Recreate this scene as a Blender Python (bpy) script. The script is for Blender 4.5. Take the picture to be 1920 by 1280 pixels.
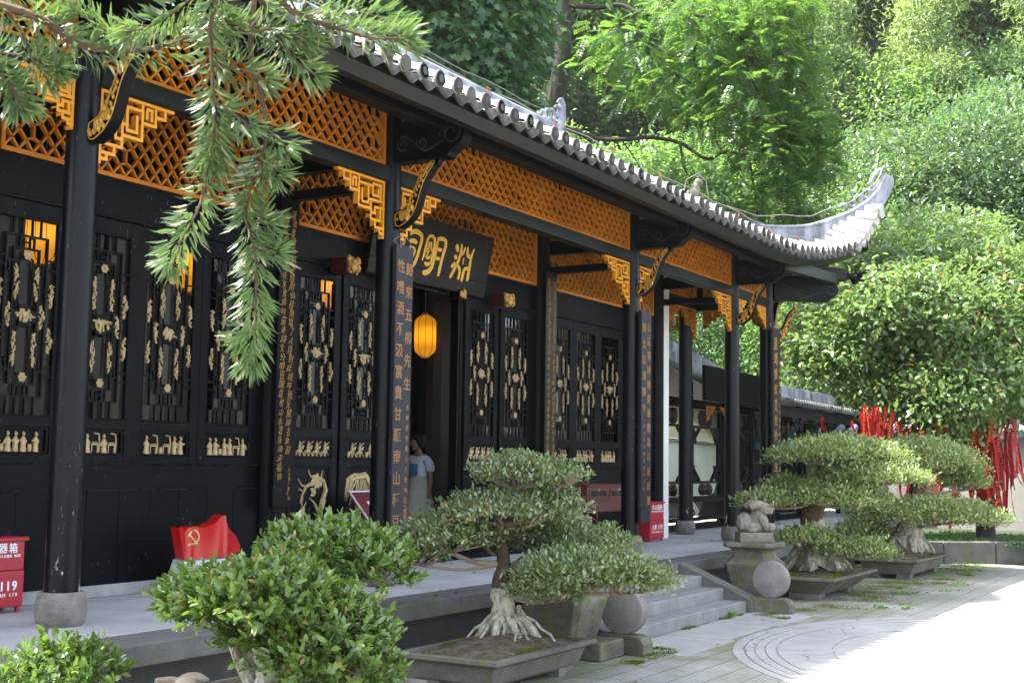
import bpy, bmesh, math, random
import numpy as np
from mathutils import Vector, Matrix
PI=math.pi
R=math.radians
for _o in list(bpy.data.objects): bpy.data.objects.remove(_o)
S=bpy.context.scene
COL=S.collection
# ---------------------------------------------------------------- camera, world, sun, exposure
AX=np.array([[0.50721066,0.08858327,0.85725746],[-0.86170559,0.03577069,0.50614617],[0.0141714,-0.99542627,0.09447597]])
EYE=np.array([0,0,1.25])
cd=bpy.data.cameras.new('camera'); cam=bpy.data.objects.new('camera',cd); COL.objects.link(cam)
rt,dn,fw=AX[:,0],AX[:,1],AX[:,2]
cam.matrix_world=Matrix(((rt[0],-dn[0],-fw[0],EYE[0]),(rt[1],-dn[1],-fw[1],EYE[1]),(rt[2],-dn[2],-fw[2],EYE[2]),(0,0,0,1)))
cd.sensor_width=36; cd.lens=45; cd.clip_start=.1; cd.clip_end=1000
cd.dof.use_dof=True; cd.dof.focus_distance=13; cd.dof.aperture_fstop=10
S.camera=cam
SUN=Vector((-.32,.54,1.0)).normalized()
W=bpy.data.worlds.new('World'); S.world=W; W.use_nodes=True
nt=W.node_tree; bgn=nt.nodes['Background']
sky=nt.nodes.new('ShaderNodeTexSky'); sky.sky_type='NISHITA'; sky.sun_disc=False
sky.sun_elevation=math.asin(SUN.z); sky.sun_rotation=math.atan2(SUN.x,SUN.y)
sky.air_density=1.0; sky.dust_density=2.0; sky.ozone_density=.6
hsv=nt.nodes.new('ShaderNodeHueSaturation'); hsv.inputs['Saturation'].default_value=.58; nt.links.new(sky.outputs[0],hsv.inputs['Color']); nt.links.new(hsv.outputs[0],bgn.inputs[0]); bgn.inputs[1].default_value=.15
sl=bpy.data.lights.new('sun','SUN'); so=bpy.data.objects.new('sun',sl); COL.objects.link(so)
so.rotation_euler=SUN.to_track_quat('Z','Y').to_euler(); sl.energy=3.8; sl.angle=R(.8); sl.color=(1,.95,.87)
S.view_settings.view_transform='Standard'; S.view_settings.look='None'; S.view_settings.exposure=2.75; S.view_settings.gamma=1
S.view_settings.use_curve_mapping=False
cy=S.cycles
cy.max_bounces=7; cy.diffuse_bounces=4; cy.glossy_bounces=3; cy.transmission_bounces=5; cy.transparent_max_bounces=6
cy.caustics_reflective=False; cy.caustics_refractive=False
cy.use_denoising=True; cy.sample_clamp_indirect=6
try: cy.denoiser='OPENIMAGEDENOISE'
except Exception: pass
S.render.film_transparent=False
# ---------------------------------------------------------------- helpers
def ray(u,v,d):
    """world point at a pixel of the 1920 px photograph and a depth in metres along the view axis"""
    q=np.array([(u-960)/2400,(v-640)/2400,1.])*d
    return AX@q+EYE
def onp(u,v,ax,val):
    q=AX@np.array([(u-960)/2400,(v-640)/2400,1.]); t=(val-EYE[ax])/q[ax]
    return EYE+t*q
OFF={}
def tag(o,label=None,cat=None,group=None,kind=None):
    if label: o['label']=label
    if cat: o['category']=cat
    if group: o['group']=group
    if kind: o['kind']=kind
    return o
def thing(name,label,cat,loc=(0,0,0),rz=0,group=None,local=False):
    o=bpy.data.objects.new(name,None); COL.objects.link(o); o.location=loc; o.rotation_euler=(0,0,rz)
    o.empty_display_size=.2
    OFF[o.name]=Vector((0,0,0)) if (local or rz) else Vector(loc)
    return tag(o,label,cat,group)
class MB:
    def __init__(s): s.v=[]; s.f=[]
    def add(s,vs,fs):
        n=len(s.v); s.v.extend([tuple(map(float,p)) for p in vs]); s.f.extend([tuple(i+n for i in f) for f in fs]); return s
    def box(s,a,b):
        (x0,y0,z0),(x1,y1,z1)=a,b
        return s.add([(x0,y0,z0),(x1,y0,z0),(x1,y1,z0),(x0,y1,z0),(x0,y0,z1),(x1,y0,z1),(x1,y1,z1),(x0,y1,z1)],
            [(0,3,2,1),(4,5,6,7),(0,1,5,4),(1,2,6,5),(2,3,7,6),(3,0,4,7)])
    def boxc(s,c,d): return s.box([c[i]-d[i]/2 for i in range(3)],[c[i]+d[i]/2 for i in range(3)])
    def bar(s,p,q,w,h,up=(0,0,1)):
        """box from p to q, w wide and h high"""
        p,q=Vector(p),Vector(q); d=(q-p).normalized(); up=Vector(up)
        b=d.cross(up); b=b.normalized() if b.length>1e-6 else d.orthogonal().normalized(); u=b.cross(d)
        vs=[]
        for e in (p,q):
            for sb,su in ((-1,-1),(1,-1),(1,1),(-1,1)): vs.append(e+b*(sb*w/2)+u*(su*h/2))
        return s.add(vs,[(0,3,2,1),(4,5,6,7),(0,1,5,4),(1,2,6,5),(2,3,7,6),(3,0,4,7)])
    def prism(s,poly,axis,a,b):
        """2-D polygon extruded along a world axis from a to b"""
        def P(u,v,w): return {0:(w,u,v),1:(u,w,v),2:(u,v,w)}[axis]
        n=len(poly)
        return s.add([P(u,v,a) for u,v in poly]+[P(u,v,b) for u,v in poly],
            [tuple(range(n))[::-1],tuple(range(n,2*n))]+[(i,(i+1)%n,n+(i+1)%n,n+i) for i in range(n)])
    def tube(s,pts,r,n=8,cap=True,sq=None):
        pts=[Vector(p) for p in pts]; m=len(pts)
        rs=list(r) if hasattr(r,'__len__') else [r]*m
        ref=None; vs=[]
        for i,p in enumerate(pts):
            t=(pts[min(i+1,m-1)]-pts[max(i-1,0)])
            t=t.normalized() if t.length>1e-9 else Vector((0,0,1))
            if ref is None: ref=t.orthogonal().normalized() if sq is None else Vector(sq)
            ref=(ref-t*ref.dot(t)); ref=ref.normalized() if ref.length>1e-6 else t.orthogonal().normalized()
            b=t.cross(ref)
            for k in range(n):
                a=2*PI*k/n+(PI/n if sq is not None else 0)
                vs.append(p+(ref*math.cos(a)+b*math.sin(a))*rs[i])
        fs=[(i*n+k,i*n+(k+1)%n,(i+1)*n+(k+1)%n,(i+1)*n+k) for i in range(m-1) for k in range(n)]
        if cap: fs+=[tuple(range(n))[::-1],tuple(range((m-1)*n,m*n))]
        return s.add(vs,fs)
    def lathe(s,prof,c=(0,0,0),n=16,axis=2,ph=0,cap=True):
        m=len(prof); vs=[]
        for r,z in prof:
            for k in range(n):
                a=2*PI*k/n+ph; u,v=r*math.cos(a),r*math.sin(a)
                p={2:(u,v,z),0:(z,u,v),1:(v,z,u)}[axis]; vs.append((c[0]+p[0],c[1]+p[1],c[2]+p[2]))
        fs=[(i*n+k,i*n+(k+1)%n,(i+1)*n+(k+1)%n,(i+1)*n+k) for i in range(m-1) for k in range(n)]
        if cap: fs+=[tuple(range(n))[::-1],tuple(range((m-1)*n,m*n))]
        return s.add(vs,fs)
    def ball(s,c,r,n=10,m=7):
        r=(r,)*3 if not hasattr(r,'__len__') else r
        vs=[(c[0],c[1],c[2]-r[2])]
        for i in range(1,m):
            a=-PI/2+PI*i/m
            for k in range(n):
                b=2*PI*k/n; vs.append((c[0]+r[0]*math.cos(a)*math.cos(b),c[1]+r[1]*math.cos(a)*math.sin(b),c[2]+r[2]*math.sin(a)))
        vs.append((c[0],c[1],c[2]+r[2])); L=len(vs)-1
        fs=[(0,1+(k+1)%n,1+k) for k in range(n)]
        fs+=[(1+i*n+k,1+i*n+(k+1)%n,1+(i+1)*n+(k+1)%n,1+(i+1)*n+k) for i in range(m-2) for k in range(n)]
        fs+=[(L,1+(m-2)*n+k,1+(m-2)*n+(k+1)%n) for k in range(n)]
        return s.add(vs,fs)
    def grid(s,rows):
        """rows of equal length of points, joined by quads"""
        n=len(rows[0]); b=len(s.v)
        return s.add([p for r_ in rows for p in r_],[(i*n+k,i*n+k+1,(i+1)*n+k+1,(i+1)*n+k) for i in range(len(rows)-1) for k in range(n-1)])
    def xf(s,fn,start=0): s.v[start:]=[tuple(fn(Vector(p))) for p in s.v[start:]]; return s
def mesh_of(name,mb,off=Vector((0,0,0)),smooth=False):
    me=bpy.data.meshes.new(name)
    me.from_pydata([(p[0]-off[0],p[1]-off[1],p[2]-off[2]) for p in mb.v],[],mb.f)
    if smooth: me.polygons.foreach_set('use_smooth',[True]*len(me.polygons))
    me.update(); return me
def link(name,me,mat=None,parent=None,loc=(0,0,0)):
    o=bpy.data.objects.new(name,me); COL.objects.link(o)
    if mat is not None and not me.materials: me.materials.append(mat)
    if parent is not None: o.parent=parent; OFF[o.name]=OFF[parent.name]
    else: OFF[o.name]=Vector((0,0,0))
    o.location=loc; return o
def fixn(me):
    bm=bmesh.new(); bm.from_mesh(me); bmesh.ops.recalc_face_normals(bm,faces=bm.faces); bm.to_mesh(me); bm.free(); return me
def bev(me,w=.01,seg=1,ang=40):
    bm=bmesh.new(); bm.from_mesh(me); bmesh.ops.remove_doubles(bm,verts=bm.verts,dist=1e-5)
    es=[e for e in bm.edges if len(e.link_faces)==2 and e.calc_face_angle(0)>R(ang)]
    bmesh.ops.bevel(bm,geom=es,offset=w,segments=seg,affect='EDGES',profile=.5); bm.to_mesh(me); bm.free(); return me
def part(name,mb,mat,parent=None,smooth=False,bevel=0,label=None,kind=None,seg=1):
    off=OFF[parent.name] if parent is not None else Vector((0,0,0))
    me=fixn(mesh_of(name,mb,off,False))
    if bevel: bev(me,bevel,seg)
    if smooth:
        me.polygons.foreach_set('use_smooth',[True]*len(me.polygons))
        try: me.set_sharp_from_angle(angle=R(40))
        except Exception: pass
    o=link(name,me,mat,parent)
    if label: o['label']=label
    if kind: o['kind']=kind
    return o
def share(name,me,mat,parent,loc,rz=0,sc=None,rot=None):
    """another object with shared mesh data; loc in world space (or in the thing's own space when it is local)"""
    o=link(name,me,mat,parent,Vector(loc)-OFF[parent.name] if parent is not None else loc)
    o.rotation_euler=rot if rot else (0,0,rz)
    if sc: o.scale=sc if hasattr(sc,'__len__') else (sc,)*3
    return o
KIDS={}
def copy_tree(root,loc,rz=0,label=None,group=None,sc=None):
    c=root.copy(); COL.objects.link(c); c.location=loc; c.rotation_euler=(0,0,rz)
    if sc: c.scale=sc if hasattr(sc,'__len__') else (sc,)*3
    if label: c['label']=label
    if group: c['group']=group
    OFF[c.name]=Vector(loc)
    def rec(a,b):
        for ch in list(a.children):
            d=ch.copy(); COL.objects.link(d); d.parent=b; OFF[d.name]=OFF[b.name]; rec(ch,d)
    rec(root,c); return c
def remesh(mb,vox,smooth_it=2,dec=None):
    me=mesh_of('tmp',mb); fixn(me); o=bpy.data.objects.new('tmp',me); COL.objects.link(o)
    m=o.modifiers.new('r','REMESH'); m.mode='VOXEL'; m.voxel_size=vox
    if smooth_it:
        k=o.modifiers.new('s','SMOOTH'); k.iterations=smooth_it; k.factor=.5
    dg=bpy.context.evaluated_depsgraph_get(); out=bpy.data.meshes.new_from_object(o.evaluated_get(dg))
    bpy.data.objects.remove(o); out.polygons.foreach_set('use_smooth',[True]*len(out.polygons)); return out
def mshift(me,off):
    me.transform(Matrix.Translation(-Vector(off))); return me
# numpy mesh: V (n,3), F (m,k)
def npmesh(name,V,F,tint=None,smooth=False):
    me=bpy.data.meshes.new(name); V=np.ascontiguousarray(V,dtype=np.float32); n=len(V); m,k=F.shape
    me.vertices.add(n); me.vertices.foreach_set('co',V.ravel())
    me.loops.add(m*k); me.polygons.add(m)
    me.polygons.foreach_set('loop_start',np.arange(m,dtype=np.int32)*k)
    me.loops.foreach_set('vertex_index',np.ascontiguousarray(F,dtype=np.int32).ravel())
    if smooth: me.polygons.foreach_set('use_smooth',np.ones(m,dtype=bool))
    me.update(calc_edges=True)
    if tint is not None:
        a=me.attributes.new('tint','FLOAT','FACE'); a.data.foreach_set('value',np.ascontiguousarray(tint,dtype=np.float32))
    return me
def unit(a): return a/np.maximum(np.linalg.norm(a,axis=-1,keepdims=True),1e-9)
SHAPES={ # (along, across, lift) outline with the midrib as verts; quads
 'oval':(np.array([[0,0,0],[.32,.5,.10],[.74,.36,.08],[1,0,-.06],[.74,-.36,.08],[.32,-.5,.10],[.5,0,0]]),np.array([[0,1,2,6],[6,2,3,4],[0,6,4,5]])),
 'fold':(np.array([[0,0,0],[.4,.5,.12],[1,0,0],[.4,-.5,.12]]),np.array([[0,3,2,1]])),
 'needle':(np.array([[0,-.3,0],[0,.3,0],[.45,.5,.05],[.45,-.5,.05],[1,.0,-.10],[1.0,-.12,-.10]]),np.array([[0,3,2,1],[3,5,4,2]])),
 'maple':(np.array([[0,0,0],[.28,.18,0],[.2,.6,-.05],[.45,.25,.04],[.62,.52,-.04],[.68,.15,.05],[1,0,-.06],[.68,-.15,.05],[.62,-.52,-.04],[.45,-.25,.04],[.2,-.6,-.05],[.28,-.18,0]]),
   np.array([[0,1,2,3],[0,3,4,5],[0,5,6,7],[0,7,8,9],[0,9,10,11]])),
}
def leaf_mesh(name,P,A,N,L,Wd,shape,rng,tint=None):
    T,Q=SHAPES[shape]; n=len(P)
    A=unit(A); B=unit(np.cross(N,A)); N=np.cross(A,B)
    L=np.broadcast_to(L,(n,)).reshape(n,1,1); Wd=np.broadcast_to(Wd,(n,)).reshape(n,1,1)
    V=P[:,None,:]+L*T[None,:,0:1]*A[:,None,:]+Wd*T[None,:,1:2]*B[:,None,:]+L*T[None,:,2:3]*N[:,None,:]
    F=(np.arange(n)[:,None,None]*len(T)+Q[None]).reshape(-1,Q.shape[1])
    if tint is None: tint=rng.random(n)
    return npmesh(name,V.reshape(-1,3),F,np.repeat(tint,len(Q)))
def rdir(rng,n):
    return unit(rng.normal(size=(n,3)))
def crown(rng,lobes,n,cl=20,cr=.22,shell=.35,zmin=-.6,flat=0):
    """leaf points in clumps over the outer shell of ellipsoid lobes [(centre, radii)]; returns points and outward directions"""
    w=np.array([(l[1][0]*l[1][1]*l[1][2])**(2/3) for l in lobes]); w/=w.sum()
    k=max(1,n//cl); li=rng.choice(len(lobes),k,p=w)
    d=rdir(rng,k*3); d=d[d[:,2]>zmin][:k]
    while len(d)<k:
        e=rdir(rng,k*3); d=np.concatenate([d,e[e[:,2]>zmin]])[:k]
    C=np.array([l[0] for l in lobes],float)[li]; Rr=np.array([l[1] for l in lobes],float)[li]
    fac=1-shell*rng.random((k,1))**1.6*(1.0)
    c=C+d*Rr*fac*(1+.10*rng.normal(size=(k,1)))
    O=unit(d/Rr)
    P=np.repeat(c,cl,0); O=np.repeat(O,cl,0)
    g=rng.normal(size=P.shape)*cr
    g[:,2]*=.7
    P=P+g
    tc=np.repeat(rng.normal(size=k)*.18,cl)
    return P,O,tc
def foliage(name,rng,lobes,n,L,Wd,shape,mat,parent,cl=20,cr=.22,shell=.35,zmin=-.6,up=.7,out=.6,jit=.7,droop=0,tb=.5,loc=None):
    P,O,tc=crown(rng,lobes,n,cl,cr,shell,zmin)
    m=len(P); A=unit(O*out+rdir(rng,m)*.9+np.array([0,0,-droop]))
    N=unit(O*.5+np.array([0,0,up])+rdir(rng,m)*jit)
    me=leaf_mesh(name,P,A,N,L*(.7+.6*rng.random(m)),Wd*(.75+.5*rng.random(m)),shape,rng,np.clip(tb+tc+rng.normal(size=m)*.2,0,1))
    if parent is not None: me.transform(Matrix.Translation(-OFF[parent.name]))
    return link(name,me,mat,parent)
# ---------------------------------------------------------------- materials
class NT:
    def __init__(s,name):
        s.m=bpy.data.materials.new(name); s.m.use_nodes=True; s.t=s.m.node_tree; s.N=s.t.nodes; s.b=s.N['Principled BSDF']; s.out=s.N['Material Output']
    def n(s,ty,**k):
        x=s.N.new(ty)
        for a,b in k.items(): setattr(x,a,b)
        return x
    def l(s,a,b): s.t.links.new(a,b)
    def pos(s,scale=(1,1,1)):
        g=s.n('ShaderNodeNewGeometry'); m=s.n('ShaderNodeMapping'); s.l(g.outputs['Position'],m.inputs[0]); m.inputs['Scale'].default_value=scale; return m.outputs[0]
    def noise(s,scale,detail=4,rough=.55,vec=None):
        x=s.n('ShaderNodeTexNoise'); x.inputs['Scale'].default_value=scale; x.inputs['Detail'].default_value=detail; x.inputs['Roughness'].default_value=rough
        s.l(vec if vec is not None else s.pos(),x.inputs['Vector']); return x.outputs[0]
    def ramp(s,fac,stops,interp='LINEAR'):
        r=s.n('ShaderNodeValToRGB'); r.color_ramp.interpolation=interp; e=r.color_ramp.elements
        while len(e)<len(stops): e.new(.5)
        for k,(p,c) in enumerate(stops):
            e[k].position=p; e[k].color=(c if hasattr(c,'__len__') else (c,c,c))[:3]+(1,) if hasattr(c,'__len__') else (c,c,c,1)
        s.l(fac,r.inputs[0]); return r.outputs[0]
    def mix(s,f,a,b,blend='MIX'):
        x=s.n('ShaderNodeMix',data_type='RGBA',blend_type=blend)
        for i,v in ((0,f),(6,a),(7,b)):
            if isinstance(v,(int,float)): x.inputs[i].default_value=v
            elif isinstance(v,tuple): x.inputs[i].default_value=v+(1,) if len(v)==3 else v
            else: s.l(v,x.inputs[i])
        return x.outputs[2]
    def math(s,op,a,b=0.,c=None):
        x=s.n('ShaderNodeMath',operation=op)
        for i,v in enumerate((a,b)+(() if c is None else (c,))):
            if isinstance(v,(int,float)): x.inputs[i].default_value=v
            else: s.l(v,x.inputs[i])
        return x.outputs[0]
    def bump(s,h,st=.3,dist=.01):
        x=s.n('ShaderNodeBump'); x.inputs['Strength'].default_value=st; x.inputs['Distance'].default_value=dist; s.l(h,x.inputs['Height']); s.l(x.outputs[0],s.b.inputs['Normal'])
    def set(s,col=None,rough=None,spec=None,metal=None):
        for k,v in (('Base Color',col),('Roughness',rough),('Specular IOR Level',spec),('Metallic',metal)):
            if v is None: continue
            if isinstance(v,(int,float)): s.b.inputs[k].default_value=v
            elif isinstance(v,tuple): s.b.inputs[k].default_value=v+(1,)
            else: s.l(v,s.b.inputs[k])
        return s
def paint(name,c,c2=None,rough=.45,spec=.5,scale=6,specks=0,grain=(1,1,1),bump=.08,speckcol=(.16,.16,.16)):
    k=NT(name); c2=c2 or tuple(x*.75 for x in c)
    f=k.noise(scale,5,.6,k.pos(grain)); col=k.mix(k.ramp(f,[(.3,0.),(.7,1.)]),c,c2)
    if specks:
        a=k.noise(70,2,.5,k.pos((1,1,.22))); b=k.noise(2.3,3,.6)
        m=k.math('MULTIPLY',k.ramp(a,[(.70-.03*specks,0.),(.74-.03*specks,1.)]),k.ramp(b,[(.45,0.),(.62,1.)]))
        col=k.mix(m,col,speckcol)
    k.set(col,k.ramp(f,[(.2,rough-.06),(.8,rough+.1)]),spec); k.bump(k.noise(scale*6,3,.5,k.pos(grain)),bump,.004); return k.m
def worn_column(m):
    """peeled white primer near the foot of the columns"""
    k=NT.__new__(NT); k.m=m; k.t=m.node_tree; k.N=k.t.nodes; k.b=k.N['Principled BSDF']; k.out=k.N['Material Output']
    src=k.b.inputs['Base Color'].links[0].from_socket
    g=k.n('ShaderNodeNewGeometry'); sx=k.n('ShaderNodeSeparateXYZ'); k.l(g.outputs['Position'],sx.inputs[0])
    h=k.n('ShaderNodeMapRange'); k.l(sx.outputs[2],h.inputs[0]); h.inputs[1].default_value=.62; h.inputs[2].default_value=.24
    nz=k.noise(9,4,.65,k.pos((1,1,.45)))
    f=k.math('MULTIPLY',k.ramp(nz,[(.60,0.),(.615,1.)]),k.ramp(h.outputs[0],[(.25,0.),(.6,1.)]))
    k.l(k.mix(f,src,(.42,.42,.44)),k.b.inputs['Base Color'])
def stone(name,c1,c2,c3=None,scale=3,rough=.85,moss=0,bump=.35,stain=.4,mossc=(.07,.085,.012),fine=60,streak=1,vary=0):
    k=NT(name); c3=c3 or tuple(x*.45 for x in c1)
    sv=k.pos((1,1,streak)) if streak!=1 else None; a=k.noise(scale,6,.65,sv); b=k.noise(scale*(.35 if streak==1 else .9),5,.65,sv); f=k.noise(fine,4,.7)
    col=k.mix(k.ramp(a,[(.38,0.),(.60,1.)]),c1,c2)
    col=k.mix(k.math('MULTIPLY',k.ramp(b,[(.44,0.),(.62,1.)]),stain),col,c3)
    col=k.mix(k.ramp(f,[(.40,.0),(.66,.55)]),col,tuple(min(1,x*1.5) for x in c2))
    if vary:
        oi=k.n('ShaderNodeObjectInfo'); col=k.mix(k.math('MULTIPLY',k.math('POWER',oi.outputs['Random'],1.6),vary),col,c3)
    if moss:
        g=k.n('ShaderNodeNewGeometry'); sx=k.n('ShaderNodeSeparateXYZ'); k.l(g.outputs['Normal'],sx.inputs[0])
        up=k.ramp(sx.outputs[2],[(.0,.55),(.8,1.)])
        m=k.math('MULTIPLY',k.ramp(k.noise(scale*1.3,5,.65),[(.62-.18*moss,0.),(.70-.12*moss,1.)]),up)
        col=k.mix(m,col,k.mix(k.noise(40,3),mossc,tuple(x*1.9 for x in mossc)))
    k.set(col,rough,.3); k.bump(k.math('ADD',k.math('MULTIPLY',a,.6),f),bump,.012); return k.m
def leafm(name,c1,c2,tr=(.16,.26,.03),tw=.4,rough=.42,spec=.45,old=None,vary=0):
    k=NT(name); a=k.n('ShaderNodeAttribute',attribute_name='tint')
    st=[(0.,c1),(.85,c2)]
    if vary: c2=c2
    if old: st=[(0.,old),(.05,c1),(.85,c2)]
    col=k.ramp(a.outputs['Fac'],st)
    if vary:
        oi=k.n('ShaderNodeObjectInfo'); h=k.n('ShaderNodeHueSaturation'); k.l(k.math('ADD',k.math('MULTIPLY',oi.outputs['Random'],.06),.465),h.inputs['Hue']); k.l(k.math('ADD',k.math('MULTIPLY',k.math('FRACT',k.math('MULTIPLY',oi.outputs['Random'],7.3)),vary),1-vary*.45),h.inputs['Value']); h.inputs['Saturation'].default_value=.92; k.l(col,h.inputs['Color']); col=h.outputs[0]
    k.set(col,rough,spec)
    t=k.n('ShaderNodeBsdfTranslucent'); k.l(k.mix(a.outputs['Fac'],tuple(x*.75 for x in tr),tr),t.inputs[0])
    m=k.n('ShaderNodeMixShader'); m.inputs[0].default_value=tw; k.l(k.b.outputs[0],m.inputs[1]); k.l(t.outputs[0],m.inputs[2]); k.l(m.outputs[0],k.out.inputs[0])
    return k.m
def emis(name,c,st):
    k=NT(name); k.set((0.02,.015,.005),.6); k.b.inputs['Emission Color'].default_value=c+(1,); k.b.inputs['Emission Strength'].default_value=st; return k.m
M={}
M['black']=paint('black_lacquer',(.0010,.0012,.0020),(.0022,.0026,.0042),.42,.08,3,specks=0,grain=(1,1,.25))
M['blackwood']=paint('black_planks',(.0012,.0014,.0024),(.0028,.0031,.0048),.46,.07,5,specks=.25,grain=(3,1,.3),bump=.15)
M['column']=paint('black_column_lacquer',(.0012,.0015,.003),(.0026,.0032,.0058),.32,.16,3,specks=.35,grain=(1,1,.3),bump=.05)
worn_column(M['column'])
M['green']=paint('dark_green_lacquer',(.0026,.0038,.0026),(.005,.007,.0046),.34,.16,2.5,specks=.2,grain=(.4,1,2))
M['darkred']=paint('dark_red_lacquer',(.03,.0035,.003),(.045,.005,.0045),.4,.25,4)
M['orange']=paint('orange_lattice_paint',(.47,.165,.006),(.30,.092,.004),.55,.3,1.6,bump=.1)
M['amber']=paint('amber_fret_paint',(.60,.25,.010),(.50,.20,.008),.5,.35,4,bump=.1)
M['gilt']=paint('old_gilt',(.40,.295,.135),(.24,.165,.07),.48,.5,30,bump=.4)
M['gold']=paint('bright_gold_leaf',(.42,.23,.025),(.28,.14,.014),.35,.6,14,bump=.3)
M['goldpaint']=paint('gold_character_paint',(.33,.165,.017),(.25,.115,.012),.5,.4,14,bump=.05)
M['signgold']=paint('sign_gold',(.55,.31,.03),(.45,.24,.022),.5,.35,14,bump=.05)
M['ochre']=paint('ochre_character_paint',(.26,.125,.042),(.19,.085,.028),.55,.3,14,bump=.05)
M['plaque']=paint('grey_black_plaque',(.011,.011,.0155),(.017,.017,.023),.5,.2,8,specks=.2,grain=(6,1,.2))
M['sign']=paint('aged_black_board',(.0022,.002,.002),(.008,.0068,.0064),.42,.14,5,specks=.6,grain=(.5,1,5),bump=.2)
M['white']=paint('whitewash',(.72,.73,.70),(.60,.61,.58),.8,.2,1.5,grain=(1,1,.6))
M['gwall']=paint('grey_plaster',(.26,.25,.235),(.20,.19,.175),.85,.2,1.2)
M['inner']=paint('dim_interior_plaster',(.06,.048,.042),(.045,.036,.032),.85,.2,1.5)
M['floor']=stone('floor_slab_stone',(.42,.415,.41),(.32,.315,.31),(.21,.205,.20),1.6,.72,bump=.2,stain=.55)
M['edge']=stone('edge_stone',(.13,.125,.116),(.085,.082,.075),(.036,.035,.03),4,.85,moss=.25,bump=.5)
M['step']=stone('step_stone',(.22,.215,.205),(.155,.15,.143),(.085,.08,.076),3,.82,moss=.1,bump=.35)
M['drum']=stone('drum_stone',(.21,.195,.18),(.14,.13,.12),(.075,.07,.064),5,.85,bump=.45,stain=.5)
M['mossy']=stone('mossy_stone',(.18,.165,.14),(.10,.09,.075),(.035,.032,.026),6,.9,moss=.75,bump=.7,stain=.8)
M['lion']=stone('pale_carved_stone',(.24,.21,.165),(.14,.125,.10),(.06,.053,.045),9,.9,moss=.2,bump=.7,stain=.5)
M['pot']=stone('planter_stone',(.155,.138,.12),(.095,.083,.075),(.045,.04,.034),5,.88,moss=.35,bump=.5,stain=.6)
M['basestone']=stone('column_base_stone',(.24,.215,.195),(.145,.13,.118),(.06,.053,.047),7,.9,bump=1.0,stain=.7)
M['dark']=stone('dark_wall_stone',(.06,.058,.055),(.04,.039,.036),(.02,.02,.018),4,.85,moss=.2)  # darker stone for the set-back wall below the terrace edge
M['plinth']=stone('wall_plinth_stone',(.27,.265,.26),(.21,.205,.2),(.42,.42,.41),5,.85,stain=.8)
M['tile']=stone('roof_tile',(.50,.48,.46),(.38,.365,.35),(.22,.21,.20),7,.85,moss=.2,bump=.5,mossc=(.10,.09,.04),vary=.75)
M['tileend']=stone('tile_end_shaded',(.115,.11,.105),(.07,.066,.063),(.035,.033,.03),16,.85,moss=.1,bump=.8,vary=.7)  # ends and drips darker than the tile tops: their shade is in the colour
M['oldtile']=stone('old_dark_tile',(.16,.155,.15),(.10,.098,.095),(.05,.05,.045),6,.9,moss=.35,bump=.6)
M['ridge']=stone('weathered_ridge_plaster',(.36,.375,.41),(.19,.20,.23),(.06,.064,.075),3.2,.9,bump=.5,stain=.95,streak=.3)
M['pale']=stone('lime_washed_bark',(.50,.475,.39),(.34,.315,.25),(.055,.045,.033),16,.9,bump=1.2,stain=.85,streak=.4,moss=.15)
M['bark']=stone('brown_bark',(.095,.058,.036),(.055,.033,.021),(.05,.03,.018),14,.85,moss=.25,bump=.8)
M['trunk']=stone('dark_trunk_bark',(.034,.026,.021),(.018,.014,.011),(.055,.05,.042),7,.9,bump=.9,fine=30)
M['twig']=stone('grey_twig',(.28,.22,.17),(.20,.155,.115),(.10,.07,.05),20,.85)
M['soil']=stone('planter_soil',(.09,.055,.04),(.05,.032,.024),(.28,.25,.22),22,.95,moss=.55,bump=1.0,fine=90)
M['red']=paint('glossy_red_enamel',(.42,.004,.006),(.36,.003,.005),.16,.6,2,bump=.0)
M['boxred']=paint('red_box_paint',(.34,.006,.02),(.28,.005,.015),.38,.5,5,bump=.05)
M['base']=paint('pale_grey_base',(.42,.44,.50),(.39,.41,.46),.45,.4,4,bump=.02)
M['carved']=paint('carved_brown_panel',(.026,.008,.004),(.017,.0055,.003),.5,.3,8)
M['wood']=paint('red_brown_wood',(.10,.014,.008),(.06,.008,.005),.35,.5,5,grain=(1,4,8),specks=.2)
M['brown']=paint('brown_black_moulding',(.006,.0045,.0042),(.012,.009,.0085),.4,.2,4)
M['maroon']=paint('maroon_board',(.11,.012,.014),(.085,.010,.011),.35,.5,3)
M['metal']=paint('dull_wire',(.20,.19,.18),(.15,.14,.13),.5,.5,8)
M['rust']=paint('rusty_rod',(.26,.085,.04),(.18,.06,.03),.8,.3,20)
M['glass']=paint('dark_glass',(.02,.025,.022),(.03,.035,.03),.08,.6,2,bump=0)
M['teal']=paint('teal_blue_paint',(.006,.018,.026),(.010,.026,.036),.5,.4,10)
M['rwhite']=paint('white_print',(.75,.74,.74),(.7,.69,.69),.6,.3)
M['bprint']=paint('dark_print',(.06,.05,.09),(.05,.045,.08),.6,.3)
M['rprint']=paint('red_print',(.5,.04,.07),(.45,.04,.06),.6,.3)
M['bluep']=paint('blue_print',(.025,.10,.20),(.04,.13,.20),.6,.3,40)
M['skin']=paint('skin',(.16,.085,.058),(.145,.075,.05),.5,.4,10,bump=.02)
M['hair']=paint('black_hair',(.0022,.002,.002),(.004,.0035,.0035),.5,.12,30)
M['shirt']=paint('white_cotton',(.40,.40,.45),(.35,.35,.40),.85,.2,10,bump=.2)
M['skirt']=paint('cream_cotton',(.30,.295,.25),(.25,.245,.205),.9,.2,10,bump=.3)
M['shoe']=paint('white_shoe',(.5,.5,.48),None,.6)
M['lantern']=emis('lantern_silk',(1.0,.46,.03),.05)
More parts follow.
